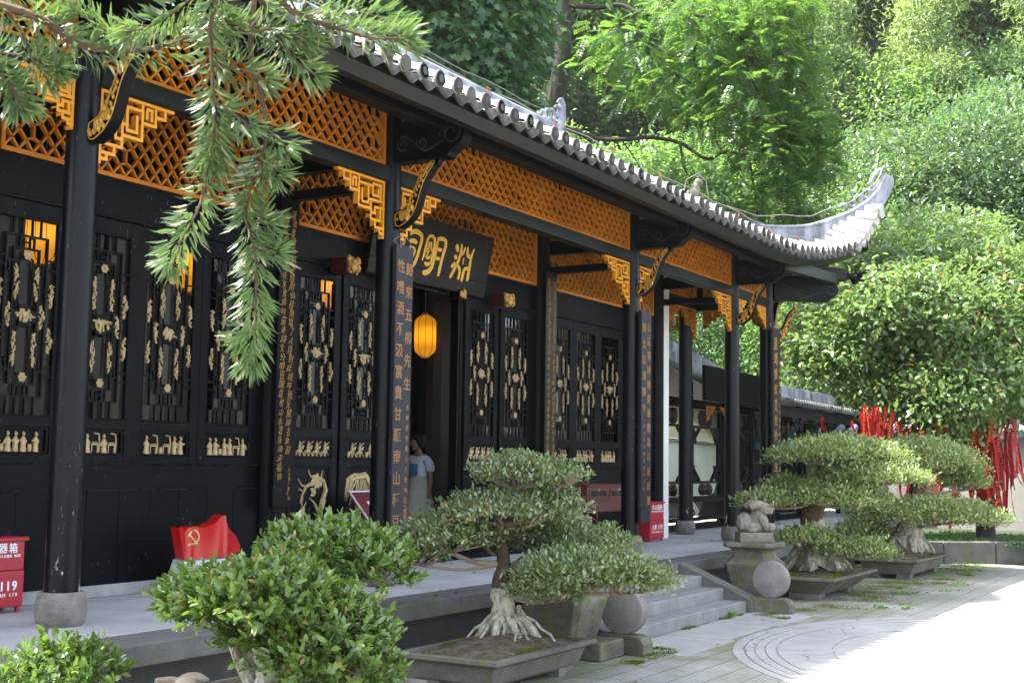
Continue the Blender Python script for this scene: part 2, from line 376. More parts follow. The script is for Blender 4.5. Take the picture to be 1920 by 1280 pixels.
k=NT('lantern_silk_cloth'); k.set((.75,.42,.04),.7,.1); k.b.inputs['Emission Color'].default_value=(1,.55,.03,1); k.b.inputs['Emission Strength'].default_value=.03
t_=k.n('ShaderNodeBsdfTranslucent'); t_.inputs[0].default_value=(.80,.50,.035,1); m_=k.n('ShaderNodeMixShader'); m_.inputs[0].default_value=.7
k.l(k.b.outputs[0],m_.inputs[1]); k.l(t_.outputs[0],m_.inputs[2]); k.l(m_.outputs[0],k.out.inputs[0]); M['lantern']=k.m
M['bulb']=emis('lantern_bulb',(1,.85,.55),1.5)
M['rock']=stone('garden_rock',(.42,.36,.28),(.26,.21,.16),(.12,.09,.06),8,.9,bump=1.0)
k=NT('red_ribbon_cloth'); k.set(k.mix(k.noise(3,2),(.42,.005,.012),(.28,.003,.007)),.55,.3)
t_=k.n('ShaderNodeBsdfTranslucent'); t_.inputs[0].default_value=(.40,.006,.008,1); m_=k.n('ShaderNodeMixShader'); m_.inputs[0].default_value=.3
k.l(k.b.outputs[0],m_.inputs[1]); k.l(t_.outputs[0],m_.inputs[2]); k.l(m_.outputs[0],k.out.inputs[0]); M['ribbon']=k.m
M['emblem']=paint('pale_yellow_emblem',(.62,.46,.14),None,.5)
M['yprint']=paint('yellow_print',(.36,.22,.015),None,.6)
M['lf_pine']=leafm('yew_pine_needles',(.024,.055,.026),(.095,.155,.05),(.14,.24,.05),.34,.42,.45,old=(.34,.31,.17))
M['lf_bush']=leafm('glossy_bush_leaves',(.022,.058,.016),(.105,.175,.034),(.17,.28,.03),.34,.22,.75,old=(.30,.16,.06))
M['lf_bonsai']=leafm('bonsai_leaves',(.05,.085,.032),(.20,.25,.105),(.2,.28,.06),.32,.25,.7,old=(.30,.22,.07))
M['lf_pad']=leafm('clipped_pad_leaves',(.06,.11,.036),(.29,.36,.125),(.28,.38,.07),.36,.25,.7,old=(.35,.22,.06))
M['lf_wish']=leafm('bright_broad_leaves',(.03,.072,.026),(.165,.25,.08),(.25,.40,.08),.38,.24,.7,old=(.25,.13,.03))
M['lf_osm']=leafm('dark_evergreen_leaves',(.024,.058,.027),(.08,.15,.056),(.18,.31,.07),.36,.25,.7)
M['lf_maple']=leafm('maple_leaves',(.035,.085,.042),(.085,.165,.07),(.10,.22,.05),.35,.42,.45)
M['lf_pinn']=leafm('feathery_leaves',(.022,.062,.02),(.06,.135,.03),(.15,.29,.04),.5,.36,.5)
M['lf_hill']=leafm('hill_leaves',(.03,.075,.03),(.10,.185,.06),(.26,.48,.08),.48,.42,.5,vary=.7)
M['lf_pale']=leafm('pale_hill_leaves',(.06,.12,.04),(.17,.27,.085),(.36,.5,.12),.45,.42,.5,vary=.6)
M['lf_dark']=leafm('deep_hill_leaves',(.02,.052,.022),(.06,.12,.042),(.16,.32,.06),.42,.4,.5,vary=.7)
M['lf_weed']=leafm('weed_leaves',(.06,.16,.03),(.14,.30,.06),(.25,.5,.06),.4,.45,.4)
M['lf_moss']=leafm('moss_cushions',(.06,.085,.008),(.16,.19,.02),(.2,.25,.02),.25,.8,.1)
# court paving: tiles laid on edge in a herringbone, mossy near the wall
def paving():
    k=NT('herringbone_paving'); p=k.pos()
    sx=k.n('ShaderNodeSeparateXYZ'); k.l(p,sx.inputs[0])
    # zig-zag: thin tiles slanted alternately in bands along x
    band=.26
    yb=k.math('DIVIDE',sx.outputs[1],band); fl=k.math('FLOOR',yb); odd=k.math('MODULO',k.math('ABSOLUTE',fl),2.)
    sg=k.math('SUBTRACT',k.math('MULTIPLY',odd,2.),1.)
    fr=k.math('SUBTRACT',yb,fl)
    u=k.math('ADD',k.math('DIVIDE',sx.outputs[0],.055),k.math('MULTIPLY',k.math('MULTIPLY',fr,sg),3.2))
    uf=k.math('FRACT',u); ui=k.math('FLOOR',u)
    gap=k.ramp(k.math('ABSOLUTE',k.math('SUBTRACT',uf,.5)),[(.34,1.),(.47,0.)])
    gb=k.ramp(k.math('ABSOLUTE',k.math('SUBTRACT',fr,.5)),[(.455,1.),(.49,.3)])
    g=k.math('MULTIPLY',gap,gb)
    wn=k.n('ShaderNodeTexWhiteNoise',noise_dimensions='2D'); cb=k.n('ShaderNodeCombineXYZ'); k.l(ui,cb.inputs[0]); k.l(fl,cb.inputs[1]); k.l(cb.outputs[0],wn.inputs[0])
    big=k.noise(.7,5,.6); fine=k.noise(35,4,.7)
    c=k.mix(wn.outputs[0],(.40,.38,.345),(.30,.285,.265)); c=k.mix(k.ramp(big,[(.42,0.),(.62,.7)]),c,(.21,.205,.19)); c=k.mix(k.ramp(fine,[(.3,0.),(.8,.4)]),c,(.46,.44,.40))
    mk=k.n('ShaderNodeMapRange'); k.l(sx.outputs[1],mk.inputs[0]); mk.inputs[1].default_value=3.2; mk.inputs[2].default_value=4.9
    gm=k.math('MULTIPLY',k.ramp(k.noise(1.1,5,.65),[(.36,0.),(.56,.85)]),mk.outputs[0])
    c=k.mix(gm,c,(.15,.155,.06))
    dk=k.mix(gm,(.075,.07,.062),(.05,.07,.015))
    c=k.mix(g,dk,c)
    k.set(c,.85,.25); k.bump(k.math('ADD',g,k.math('MULTIPLY',fine,.3)),.6,.012); return k.m
M['paving']=paving()
def slabm():
    k=NT('ribbed_court_slab'); a=k.noise(2,6,.6); f=k.noise(50,4,.7)
    c=k.mix(k.ramp(a,[(.3,0.),(.7,1.)]),(.33,.32,.298),(.25,.243,.226)); c=k.mix(k.ramp(f,[(.3,0.),(.8,.35)]),c,(.40,.385,.36))
    w=k.n('ShaderNodeTexWave',wave_type='BANDS',bands_direction='X'); w.inputs['Scale'].default_value=9; w.inputs['Distortion'].default_value=.6; k.l(k.pos(),w.inputs[0])
    wv=k.n('ShaderNodeVectorMath',operation='ADD'); sc3=k.n('ShaderNodeVectorMath',operation='SCALE'); nn=k.n('ShaderNodeTexNoise'); nn.inputs['Scale'].default_value=2.2; k.l(k.pos(),nn.inputs[0]); k.l(nn.outputs[1],sc3.inputs[0]); sc3.inputs['Scale'].default_value=.5; k.l(k.pos(),wv.inputs[0]); k.l(sc3.outputs[0],wv.inputs[1])
    vo=k.n('ShaderNodeTexVoronoi',feature='DISTANCE_TO_EDGE'); vo.inputs['Scale'].default_value=1.1; k.l(wv.outputs[0],vo.inputs['Vector'])
    cr=k.math('MULTIPLY',k.ramp(vo.outputs[0],[(.0,1.),(.014,0.)]),k.ramp(k.noise(.9,3),[(.52,0.),(.58,.8)]))
    st=k.math('MULTIPLY',k.ramp(k.noise(.8,6,.7),[(.45,0.),(.65,1.)]),.5)
    c=k.mix(st,c,(.20,.19,.175)); c=k.mix(k.ramp(w.outputs[1],[(.0,.28),(.25,0.)]),c,(.16,.155,.14)); c=k.mix(cr,c,(.07,.065,.055))
    k.set(c,.82,.25); k.bump(k.math('ADD',k.math('MULTIPLY',w.outputs[1],.5),f),.4,.008); return k.m
M['slab']=slabm()
M['earth']=stone('hill_earth',(.035,.042,.02),(.022,.028,.012),(.05,.04,.028),.6,.95,moss=.3,mossc=(.03,.05,.012))
M['engrave']=paint('worn_engraved_line',(.035,.030,.026),(.022,.019,.017),.45,.3,8)
# ---------------------------------------------------------------- the stone terrace and its steps
rnd=random.Random(7)
GZ=-.56
terr=thing('stone_terrace','long grey stone terrace with slab floor and steps carrying the black hall','terrace',(13.6,8,0))
m=MB().box((2.6,6.76,GZ-.02),(24.2,16,-.10)); part('retaining_wall',m,M['dark'],terr)
def jit(a): return (rnd.random()-.5)*a
# edge stones, each a block of its own
x=2.6; cuts=[2.6,4.1,5.75,8.1,10.3,11.45,13.1,14.6,15.75,17.8,19.9,22.0,24.2]
for a,b in zip(cuts[:-1],cuts[1:]):
    m=MB().box((a+.003,6.60+jit(.012),-.155),(b-.003,7.05,0.0)); part('edge_stone',m,M['edge'],terr,bevel=.008)
xs=np.arange(2.6,24.3,.98)
for a in xs[:-1]:
    for y0,y1 in ((7.05,7.95),(7.95,9.0)):
        s_=.4 if y0>7.5 else 0
        m=MB().box((max(2.6,a+s_)+.002,y0+.003,-.08),(min(24.2,a+.98+s_)-.002,y1-.002,-.001+jit(.003))); part('floor_slab',m,M['floor'],terr,bevel=.004)
m=MB().box((2.6,9.0,-.08),(24.2,15.9,-.002)); part('hall_floor',m,M['floor'],terr)
for k,(y,z) in enumerate(((5.68,-.42),(5.98,-.28),(6.28,-.14))):
    js=[11.74]+[[12.9,14.05],[13.75],[12.6,14.5]][k]+[15.47]
    for a,b in zip(js[:-1],js[1:]):
        m=MB().box((a+.002,y+jit(.014),z-.145),(b-.002,6.62,z+jit(.006))); part('step_block',m,M['step'],terr,bevel=.009)
for a,b in ((11.47,11.73),(15.48,15.74)):
    m=MB().prism([(6.60,.004),(5.62,-.40),(5.60,GZ),(6.60,GZ)],0,a,b); part('cheek_stone',m,M['edge'],terr,bevel=.008)
# ---------------------------------------------------------------- the hall
hall=thing('temple_hall','long black timber memorial hall with amber lattice friezes, grey tiled upswept roof','hall',(13.6,9.1,0))
CX=[4.88,6.65,10.65,16.55,20.57,22.32]
YF,YW=7.8,9.1
def column(x,y,r,top,br=.19,bh=.25):
    m=MB().lathe([(r*1.04,bh-.01),(r*1.02,1.2),(r,2.6),(r*.97,top)],(x,y,0),20); c=part('column',m,M['column'],hall,True)
    m=MB().lathe([(br*.80,0),(br*.93,.03),(br*1.0,bh*.42),(br*.99,bh*.62),(br*.93,bh*.86),(br*.84,bh)],(x,y,0),24); part('base_stone',m,M['basestone'],c,True)
    return c
for x in CX: column(x,YF,.125,5.25)
for x in (5.2,22.0): column(x,9.25,.125,4.9); column(x,12.2,.125,4.9)
for x in (6.7,10.38,16.18,20.3):
    m=MB().lathe([(.15,0.1),(.15,4.95)],(x,YW,0),18); part('wall_post',m,M['black'],hall,True)
# lattice of slanting slats with split crossings, clipped to a rectangle in the plane (a,z) and mapped by put()
def lattice(x0,x1,z0,z1,put,dx=.15,dz=.165,w=.020,d=.042,fr=.04,motif=True,two=True):
    m=MB(); segs=[]
    nx=max(1,round((x1-x0)/dx)); nz=max(1,round((z1-z0)/dz)); dx=(x1-x0)/nx; dz=(z1-z0)/nz
    # nodes of the diamond grid at half steps
    sp=set()
    if motif:
        for i in range(nx*2+1):
            for j in range(nz*2+1):
                if (i+j)%2==0 and 2<=j<=2*nz-2 and 1<i<2*nx-1:
                    q=i%14
                    if (q==4 and j%8==2) or (q==6 and j%8==6) or (q==11 and j%8==4) or (q==4 and j%8==6 and (i//14)%2): sp.add((i,j))
    h=dz*.30
    def nd(i,j,up):
        x,z=x0+i*dx/2,z0+j*dz/2
        if (i,j) in sp: z+=h if up else -h
        return x,z
    for i in range(nx*2):
        for j in range(nz*2):
            if (i+j)%2==0: a,b=(i,j),(i+1,j+1); A=nd(*a,True); B=nd(*b,False)
            else: a,b=(i,j+1),(i+1,j); A=nd(*a,False); B=nd(*b,True)
            segs.append((A,B))
    for (i,j) in sp:
        x,z=x0+i*dx/2,z0+j*dz/2; segs.append(((x,z-h),(x,z+h)))
    # join straight runs
    run={}
    for (a,b) in segs:
        ax_,az,bx,bz=*a,*b; L=math.hypot(bx-ax_,bz-az)
        nxx,nz_=-(bz-az)/L*w/2,(bx-ax_)/L*w/2; ex,ez=(bx-ax_)/L*w*.18,(bz-az)/L*w*.18
        q=[(ax_-ex+nxx,az-ez+nz_),(bx+ex+nxx,bz+ez+nz_),(bx+ex-nxx,bz+ez-nz_),(ax_-ex-nxx,az-ez-nz_)]
        n=len(m.v); v=[put(p[0],p[1],0) for p in q]+[put(p[0],p[1],d) for p in q]
        m.add(v,[(0,3,2,1),(0,1,5,4),(2,3,7,6)])
    f=MB()
    def fb(a,b,c,e):
        v=[put(a,c,-.012),put(b,c,-.012),put(b,e,-.012),put(a,e,-.012),put(a,c,d+.01),put(b,c,d+.01),put(b,e,d+.01),put(a,e,d+.01)]
        f.add(v,[(0,3,2,1),(4,5,6,7),(0,1,5,4),(1,2,6,5),(2,3,7,6),(3,0,4,7)])
    fb(x0-fr,x1+fr,z0-fr,z0); fb(x0-fr,x1+fr,z1,z1+fr); fb(x0-fr,x0,z0,z1); fb(x1,x1+fr,z0,z1)
    return m,f
def frieze(x0,x1,z0,z1,put,mat='orange',**k):
    m,f=lattice(x0+.04,x1-.04,z0+.04,z1-.04,put,**k)
    o=part('frieze_frame',f,M[mat],hall)
    l=part('lattice_slats',m,M[mat],o); l['kind']='stuff'
front=lambda y:(lambda a,z,t:(a,y+t,z))
for a,b in zip(CX[:-1],CX[1:]):
    frieze(a+.13,b-.13,4.285,5.03,front(7.77))
    m=MB().box((a+.1,7.72,4.13),(b-.1,7.88,4.285)).box((a+.1,7.71,4.125),(b-.1,7.725,4.145)); part('tie_beam',m,M['green'],hall,bevel=.006)
side=lambda x:(lambda a,z,t:(x+t,a,z))
for x in (4.88,22.32):
    frieze(7.93,9.02,4.285,5.03,side(x-.03)); frieze(9.28,12.07,4.45,4.62,side(x-.03),motif=False); frieze(9.28,12.07,4.16,4.18,side(x-.03),motif=False,dx=1)
    m=MB().box((x-.08,7.9,4.13),(x+.08,12.1,4.285)); part('tie_beam',m,M['green'],hall)
frieze(20.7,22.2,4.30,4.62,front(9.12),motif=False)
m=MB().box((20.6,9.07,4.16),(22.2,9.23,4.30)); part('tie_beam',m,M['black'],hall)
# corner frets: stepped meander brackets under the tie beams
FR=[((0,0),(8,0)),((8,0),(8,-6.1)),((.9,0),(.9,-.9)),((.9,-.9),(2,-.9)),((2,0),(2,-1.75)),((2,-1.75),(3.5,-1.75)),((3.5,0),(3.5,-3.3)),((3.5,-3.3),(5.7,-3.3)),((5.7,-2.3),(5.7,-4.4)),((5.7,-4.4),(7.5,-4.4)),
 ((6.5,-4.4),(6.5,-5.2)),((6.5,-5.2),(8,-5.2)),((7.3,-5.2),(7.3,-5.75)),((7.3,-5.75),(8,-5.75)),((2.45,-.45),(2.45,-1.3)),((2.45,-.45),(3,-.45)),((3,-.45),(3,-1.2)),((3.5,-.75),(6,-.75)),((6,-.45),(6,-1.75)),((6,-1.75),(7,-1.75)),((7,-1.75),(7,-1.1)),
 ((5.2,-.75),(5.2,-2.75)),((5.2,-2.75),(4.1,-2.75)),((4.1,-2.75),(4.1,-1.4)),((5.2,-2.3),(8,-2.3)),((7.4,-.5),(7.4,-2.3)),((6,-.5),(7.4,-.5)),((6.4,-3),(8,-3)),((6.4,-3),(6.4,-3.7)),((7.4,-3),(7.4,-4.4)),((5.7,-3.7),(6.4,-3.7))]
def fret(x,z,s,y,flip=1,mat='amber',parent=None,u=.094,nm='corner_fret',along=0):
    m=MB()
    for (a,b) in FR:
        p=[(8-c[0])*u for c in (a,b)]; q=[c[1]*u for c in (a,b)]
        v0=(x-s*p[0],y,z+q[0]); v1=(x-s*p[1],y,z+q[1])
        ver=abs(p[0]-p[1])<1e-6; t=.026
        if ver: lo,hi=sorted((v0[2],v1[2])); m.box((v0[0]-t/2,y-.028,lo-t/2),(v0[0]+t/2,y+.03,hi+t/2))
        else: lo,hi=sorted((v0[0],v1[0])); m.box((lo-t/2,y-.03,v0[2]-t/2),(hi+t/2,y+.028,v0[2]+t/2))
    if along: m.xf(lambda p:(y,x+ (p.x-x),p.z)) if False else None
    if along:
        m.v=[(along,p[0],p[2]) if True else p for p in m.v]
        m.v=[(along+(0),b,c) for (a,b,c) in m.v]
    return part(nm,m,M[mat],parent or hall)
for a,b in zip(CX[:-1],CX[1:]):
    w=(b-a)
    uu=.094 if w>2 else .06
    fret(a+.14,4.11,-1,7.79,u=uu); fret(b-.14,4.11,1,7.79,u=uu)
def fret_side(yc,z,s,x,u=.094,mat='orange'):
    m=MB()
    for (a,b) in FR:
        p=[yc-s*(8-c[0])*u for c in (a,b)]; q=[z+c[1]*u for c in (a,b)]; t=.026
        m.box((x-.03,min(p)-t/2,min(q)-t/2),(x+.03,max(p)+t/2,max(q)+t/2))
    return part('corner_fret',m,M[mat],hall)
for x in (4.88,22.32):
    fret_side(7.94,4.11,-1,x,.05); fret_side(9.01,4.11,1,x,.05); fret_side(9.29,4.11,-1,x); fret_side(12.06,4.11,1,x)
fret(22.18,4.13,1,9.15,u=.088,mat='orange'); fret(20.75,4.13,-1,9.15,u=.088,mat='orange')
# eaves beam, its mouldings, the fascia that sweeps up to the corners
XR=23.78; XL=27.2-XR
def lift(x):
    x=abs(x-13.6)+13.6; t=max(0,(x-19)/4.85); return .80*t*t
def flare(x):
    x=abs(x-13.6)+13.6; t=max(0,(x-20.6)/3.2); return .16*t*t
def rise(s): return 1.98*(.62*s+.38*s*s)
def zs(x,y):
    s=min(1,max(0,(y-6.48)/4.12)); return 4.70+rise(s)+lift(x)*(1-s)**1.5
m=MB().box((5.6,7.06,4.585),(21.6,7.22,4.88)); part('eaves_beam',m,M['black'],hall,bevel=.01)
m=MB().box((5.6,7.045,4.582),(21.6,7.06,4.60)).box((5.6,7.047,4.615),(21.6,7.058,4.625)); part('beam_moulding',m,M['brown'],hall)
m=MB().tube([(5.6,6.98,4.76),(21.6,6.98,4.76)],.04,8); part('eaves_roll',m,M['brown'],hall,True)
xsf=np.linspace(XL,XR,90)
def fas(y0,y1,za,zb): return [[(x,y0-flare(x),za+lift(x)) for x in xsf],[(x,y1-flare(x),zb+lift(x)) for x in xsf]]
m=MB().grid([[(x,6.66-flare(x),4.515+lift(x)) for x in xsf],[(x,6.56-flare(x),4.50+lift(x)) for x in xsf],[(x,6.50-flare(x),4.60+lift(x)) for x in xsf],[(x,6.53-flare(x),4.70+lift(x)) for x in xsf],[(x,6.62-flare(x),4.71+lift(x)) for x in xsf],[(x,6.66-flare(x),4.515+lift(x)) for x in xsf]])
part('fascia_board',m,M['green'],hall,True)
m=MB().grid([[(x,6.74-flare(x)*.8,4.535+lift(x)) for x in xsf],[(x,6.66-flare(x),4.505+lift(x)) for x in xsf],[(x,6.66-flare(x),4.535+lift(x)) for x in xsf],[(x,6.74-flare(x)*.8,4.565+lift(x)) for x in xsf]]); part('fascia_moulding',m,M['brown'],hall)
# side fascia by reflection about the corner diagonals
def refl(p): return (30.1-p[1],30.1-p[0],p[2])
ysf=np.linspace(12,XR,44)
for sgn in (1,-1):
    m=MB().grid([[(30.1-a+flare(x),30.1-x,b+lift(x)) for x in ysf] for a,b in ((6.66,4.515),(6.56,4.50),(6.50,4.60),(6.53,4.70),(6.62,4.71),(6.66,4.515))])
    if sgn<0: m.xf(lambda p:(27.2-p.x,p.y,p.z))
    part('fascia_board',m,M['green'],hall,True)
# soffit boarding
m=MB()
for k in range(60):
    x0,x1=XL+.1+(XR-XL-.2)*k/60,XL+.1+(XR-XL-.2)*(k+1)/60
    rows=[]
    for y in (6.6,6.9,7.4,8.2,9.1,10.6):
        rows.append([(x0,y,zs(x0,y)-.13),(x1,y,zs(x1,y)-.13)])
    m.grid(rows)
part('soffit_boarding',m,M['blackwood'],hall)
# rafters under the eave, dark
m=MB()
# cantilever arms with scroll ends
def arm_mesh(L):
    pts=[(0,0),(0,.42),(L-.17,.41)]
    c=(L-.15,.235)
    for k in range(0,13): a=PI*.5-PI*.92*k/12; pts.append((c[0]+.155*math.cos(a),c[1]+.155*math.sin(a)))
    pts+=[(L-.17,.045),(L-.19,.01),(L-.26,-.005)]
    return pts,c
def arm(x,y,z,ang,L=.86):
    dr=Vector((math.cos(ang),math.sin(ang),0)); nr=Vector((-dr.y,dr.x,0))
    def W_(u,v,w): return Vector((x,y,z))+dr*u+nr*w+Vector((0,0,v))
    pts,c=arm_mesh(L); n=len(pts); m=MB()
    m.add([W_(u,v,-.08) for u,v in pts]+[W_(u,v,.08) for u,v in pts],[tuple(range(n))[::-1],tuple(range(n,2*n))]+[(i,(i+1)%n,n+(i+1)%n,n+i) for i in range(n)])
    a=part('cantilever_arm',m,M['black'],hall)
    g=MB()
    for s in (-.083,.083):
        sp=[W_(c[0]+(.04+.010*k*.55)*math.cos(k*.5),c[1]+(.04+.010*k*.55)*math.sin(k*.5),s) for k in range(20)]; g.tube(sp,.008,5)
        wv=[W_(L*.1+L*.62*t,.20+.07*math.sin(t*2*PI*1.05+.9)*(1-.2*t)-.09*t,s) for t in np.linspace(0,1,22)]; g.tube(wv,.009,5)
        for cc,rr in (((L*.14),.07),((L*.42),.075)):
            g.tube([W_(cc+rr*(1-k/26)*math.cos(2.6+k*.4),.17+rr*(1-k/26)*math.sin(2.6+k*.4),s) for k in range(18)],.008,5)
    part('scroll_carving',g,M['engrave'],a,True)
# S-shaped braces with gilt relief
BR=[(.0,.03),(.03,.0),(.09,.0),(.20,.07),(.27,.16),(.31,.28),(.35,.42),(.41,.53),(.47,.60),(.50,.66),(.46,.67),(.40,.63),(.32,.55),(.26,.44),(.22,.33),(.17,.25),(.10,.20),(.02,.17),(.0,.16)]
def smooth_poly(P,it=2):
    for _ in range(it):
        Q=[]
        for a,b in zip(P,P[1:]+P[:1]): Q+= [(a[0]*.75+b[0]*.25,a[1]*.75+b[1]*.25),(a[0]*.25+b[0]*.75,a[1]*.25+b[1]*.75)]
        P=Q
    return P
BRS=smooth_poly(BR,2)
def brace(x,y,z,ang,mat='gold',sc=1.0,seed=0,parent=None):
    dr=Vector((math.cos(ang),math.sin(ang),0)); nr=Vector((-dr.y,dr.x,0))
    def W_(u,v,w): return Vector((x,y,z))+dr*(u*sc)+nr*w+Vector((0,0,v*sc))
    n=len(BRS); m=MB()
    m.add([W_(u,v,-.05) for u,v in BRS]+[W_(u,v,.05) for u,v in BRS],[tuple(range(n))[::-1],tuple(range(n,2*n))]+[(i,(i+1)%n,n+(i+1)%n,n+i) for i in range(n)])
    b=part('curved_brace',m,M['black'] if mat=='gold' else M['teal'],parent or hall)
    cx_=sum(p[0] for p in BRS)/n; cz=sum(p[1] for p in BRS)/n
    # inset outline: move towards the local centre line
    ctr=[(.05,.08),(.13,.12),(.21,.22),(.26,.34),(.31,.46),(.38,.57),(.45,.64)]
    def near(p): return min(ctr,key=lambda c:(c[0]-p[0])**2+(c[1]-p[1])**2)
    ins=[(p[0]+(near(p)[0]-p[0])*.22,p[1]+(near(p)[1]-p[1])*.22) for p in BRS]
    g=MB(); r2=random.Random(seed)
    for s in (-.054,.054):
        g.tube([W_(u,v,s) for u,v in ins+ins[:1]],.0055,5,False)
        path=ctr
        for k in range(70):
            t=r2.random()*(len(ctr)-1.01); i=int(t); f=t-i
            u=ctr[i][0]*(1-f)+ctr[i+1][0]*f; v=ctr[i][1]*(1-f)+ctr[i+1][1]*f
            wd=.045 if t<3 else .025
            if t>5: wd=.012
            u+=r2.uniform(-wd,wd); v+=r2.uniform(-wd,wd)
            ra=r2.uniform(.014,.032) if t<2.2 else r2.uniform(.010,.019); p=W_(u,v,s)
            g.ball(p,(ra,ra*.75,ra*1.25),7,5)
        for k in range(3):
            i=k+1; g.tube([W_(ctr[i][0]+.02*math.sin(q*2+k),ctr[i][1]+.05*q-.03,s) for q in np.linspace(0,1.6,7)],.010,5)
    part('gilt_relief',g,M[mat] if mat!='teal' else M['bluep'],b,True)
    return b
for x in CX[1:-1]:
    arm(x,7.70,4.32,-PI/2); brace(x,7.69,3.64,-PI/2,seed=int(x*10))
    m=MB().prism([(7.26,4.22),(7.17,4.27),(7.15,4.33),(7.28,4.33)],0,x-.04,x+.04); part('brace_block',m,M['black'],hall)
for sx in (1,-1):
    def q(x): return x if sx>0 else 27.2-x
    a=-PI/4 if sx>0 else -3*PI/4
    arm(q(22.41),7.71,4.28,a,1.28); brace(q(22.41),7.71,3.50,a,seed=5)
    brace(q(22.45),7.8,3.64,0 if sx>0 else PI,seed=9); arm(q(22.45),7.8,4.32,0 if sx>0 else PI)
    arm(q(22.45),9.15,4.32,0 if sx>0 else PI)
    # corner beams with a dragon-like head
    c45=.7071
    m=MB().bar((q(21.3),8.8,5.05),(q(23.42),6.68,4.80),.2,.22); m.bar((q(20.57),7.0,4.66),(q(23.3),6.80,4.72),.14,.2); m.bar((q(22.9),9.6,4.66),(q(23.2),6.95,4.72),.14,.2); part('corner_beam',m,M['green'],hall,bevel=.01)
    h=MB(); r2=random.Random(3)
    for k in range(26):
        t=r2.random(); p=(23.36+.34*t*c45*1.3,6.74-.34*t*c45*1.3,4.78+.05*math.sin(t*7)+r2.uniform(-.05,.05))
        h.ball(p,r2.uniform(.03,.065),7,5)
    h.bar((23.58,6.52,4.85),(23.74,6.36,4.87),.10,.035); h.bar((23.58,6.52,4.76),(23.70,6.40,4.72),.09,.03)
    if sx<0: h.xf(lambda p:(27.2-p.x,p.y,p.z))
    part('dragon_head',h,M['black'],hall,True)
# ---------------------------------------------------------------- roof
NR=75
def rowx(i): return XL+.10+(XR-XL-.2)*i/(NR-1)
m=MB()
def roofrow(x,y0,y1):
    n=max(3,int((y1-y0)/.42)); pr=[]
    for k in range(n+1):
        y=y0+(y1-y0)*k/n; yy=y-(flare(x)*(1-k/n)); z=zs(x,y)
        pr.append([(x+.068*math.cos(a),yy,z+.022+.066*math.sin(a)) for a in np.linspace(PI,0,5)])
        if k<n: # lap of the next tile
            y2=y+(y1-y0)/n*.985; z2=zs(x,y2)
            pr.append([(x+.060*math.cos(a),y2-(flare(x)*(1-k/n)),z2+.012+.060*math.sin(a)) for a in np.linspace(PI,0,5)])
    return pr
roof_z=[]
for i in range(NR):
    x=rowx(i); xm=abs(x-13.6)+13.6
    ye=min(10.55,30.1-xm+.02)
    if ye-6.9>.1: m.grid(roofrow(x,6.88,ye))
# bed of the roof (troughs), front slope then the other three
bed=MB()
for i in range(NR-1):
    a,b=rowx(i),rowx(i+1); xm=max(abs(a-13.6),abs(b-13.6))+13.6; ye=min(10.6,30.1-xm+.3)
    bed.grid([[(a,y-flare(a)*(1-t),zs(a,y)-.005),((a+b)/2,y-flare(a)*(1-t),zs(a,y)-.035),(b,y-flare(b)*(1-t),zs(b,y)-.005)] for t in np.linspace(0,1,6) for y in [6.5+(ye-6.5)*t]])
tiles=part('roof_tiling',m,M['tile'],hall,True,kind='stuff')
part('trough_tiles',bed,M['oldtile'],hall,kind='stuff')
# side and rear slopes
for sgn in (1,-1):
    m=MB(); 
    for i in range(NR):
        x=rowx(i)
        if x<19.5: continue
        ye=min(10.6,30.1-x+.02)
        pr=roofrow(x,6.5,ye); pr=[[refl(p) for p in r_] for r_ in pr]
        pr2=[[(p[0],21.2-p[1],p[2]) for p in r_] for r_ in pr]
        for P in (pr,pr2):
            if sgn<0: P=[[(27.2-p[0],p[1],p[2]) for p in r_] for r_ in P]
            m.grid(P)
    part('side_slope_tiling',m,M['tile'],hall,True,kind='stuff')
    m=MB().add([(q_,y,z) for q_,y,z in ((19.5,10.6,6.62),(23.5,6.6,5.3),(23.6,10.6,4.66),(23.5,14.6,5.3))],[(0,1,2),(0,2,3)])
    if sgn<0: m.xf(lambda p:(27.2-p.x,p.y,p.z))
    part('roof_bed',m,M['oldtile'],hall)
m=MB().grid([[(3.7+20*t if False else (7.7-(u)*4.0)*(1-t)+(19.5+u*4.0)*t,10.6+4.0*u,6.66-1.95*(u*.9+.1*u*u)) for t in (0,.5,1)] for u in (0,.5,1)]); part('rear_slope',m,M['oldtile'],hall)
# the row of end tiles: round caps and pointed drip tiles, each one a piece
cm=MB(); a_=np.linspace(PI,0,7)
cm.grid([[(.070*math.cos(a),y,z+.070*math.sin(a)) for a in a_] for y,z in ((0,.0),(.16,.05),(.165,.046),(.40,.15))])
cm.lathe([(.076,-.012),(.078,-.002),(.076,.022)],(0,0,.006),16,1)
cm.lathe([(.066,-.0165),(.060,-.0165)],(0,0,.006),12,1); cm.lathe([(.040,-.019),(.030,-.022),(.012,-.018),(.006,-.02)],(0,0,.006),10,1)
cover=fixn(mesh_of('cover_tile',cm,(0,0,0))); cover.polygons.foreach_set('use_smooth',[True]*len(cover.polygons)); cover.set_sharp_from_angle(angle=R(45)); cover.materials.append(M['tile']); cover.materials.append(M['tileend'])
for p in cover.polygons:
    if p.center.y<.005: p.material_index=1
dm=MB(); pl=[(-.115,.03),(-.07,.0),(0,-.012),(.07,0),(.115,.03),(.10,-.03),(.06,-.066),(.025,-.09),(0,-.105),(-.025,-.09),(-.06,-.066),(-.10,-.03)]
dm.prism([(u,v) for u,v in pl],1,-.012,.012); dm.tube([(-.06,-.014,-.03),(0,-.016,-.085),(.06,-.014,-.03)],.007,4)
dm.grid([[(u*1.0,y,z+abs(u)*.25) for u in (-.115,-.06,0,.06,.115)] for y,z in ((.0,.0),(.4,.17))])
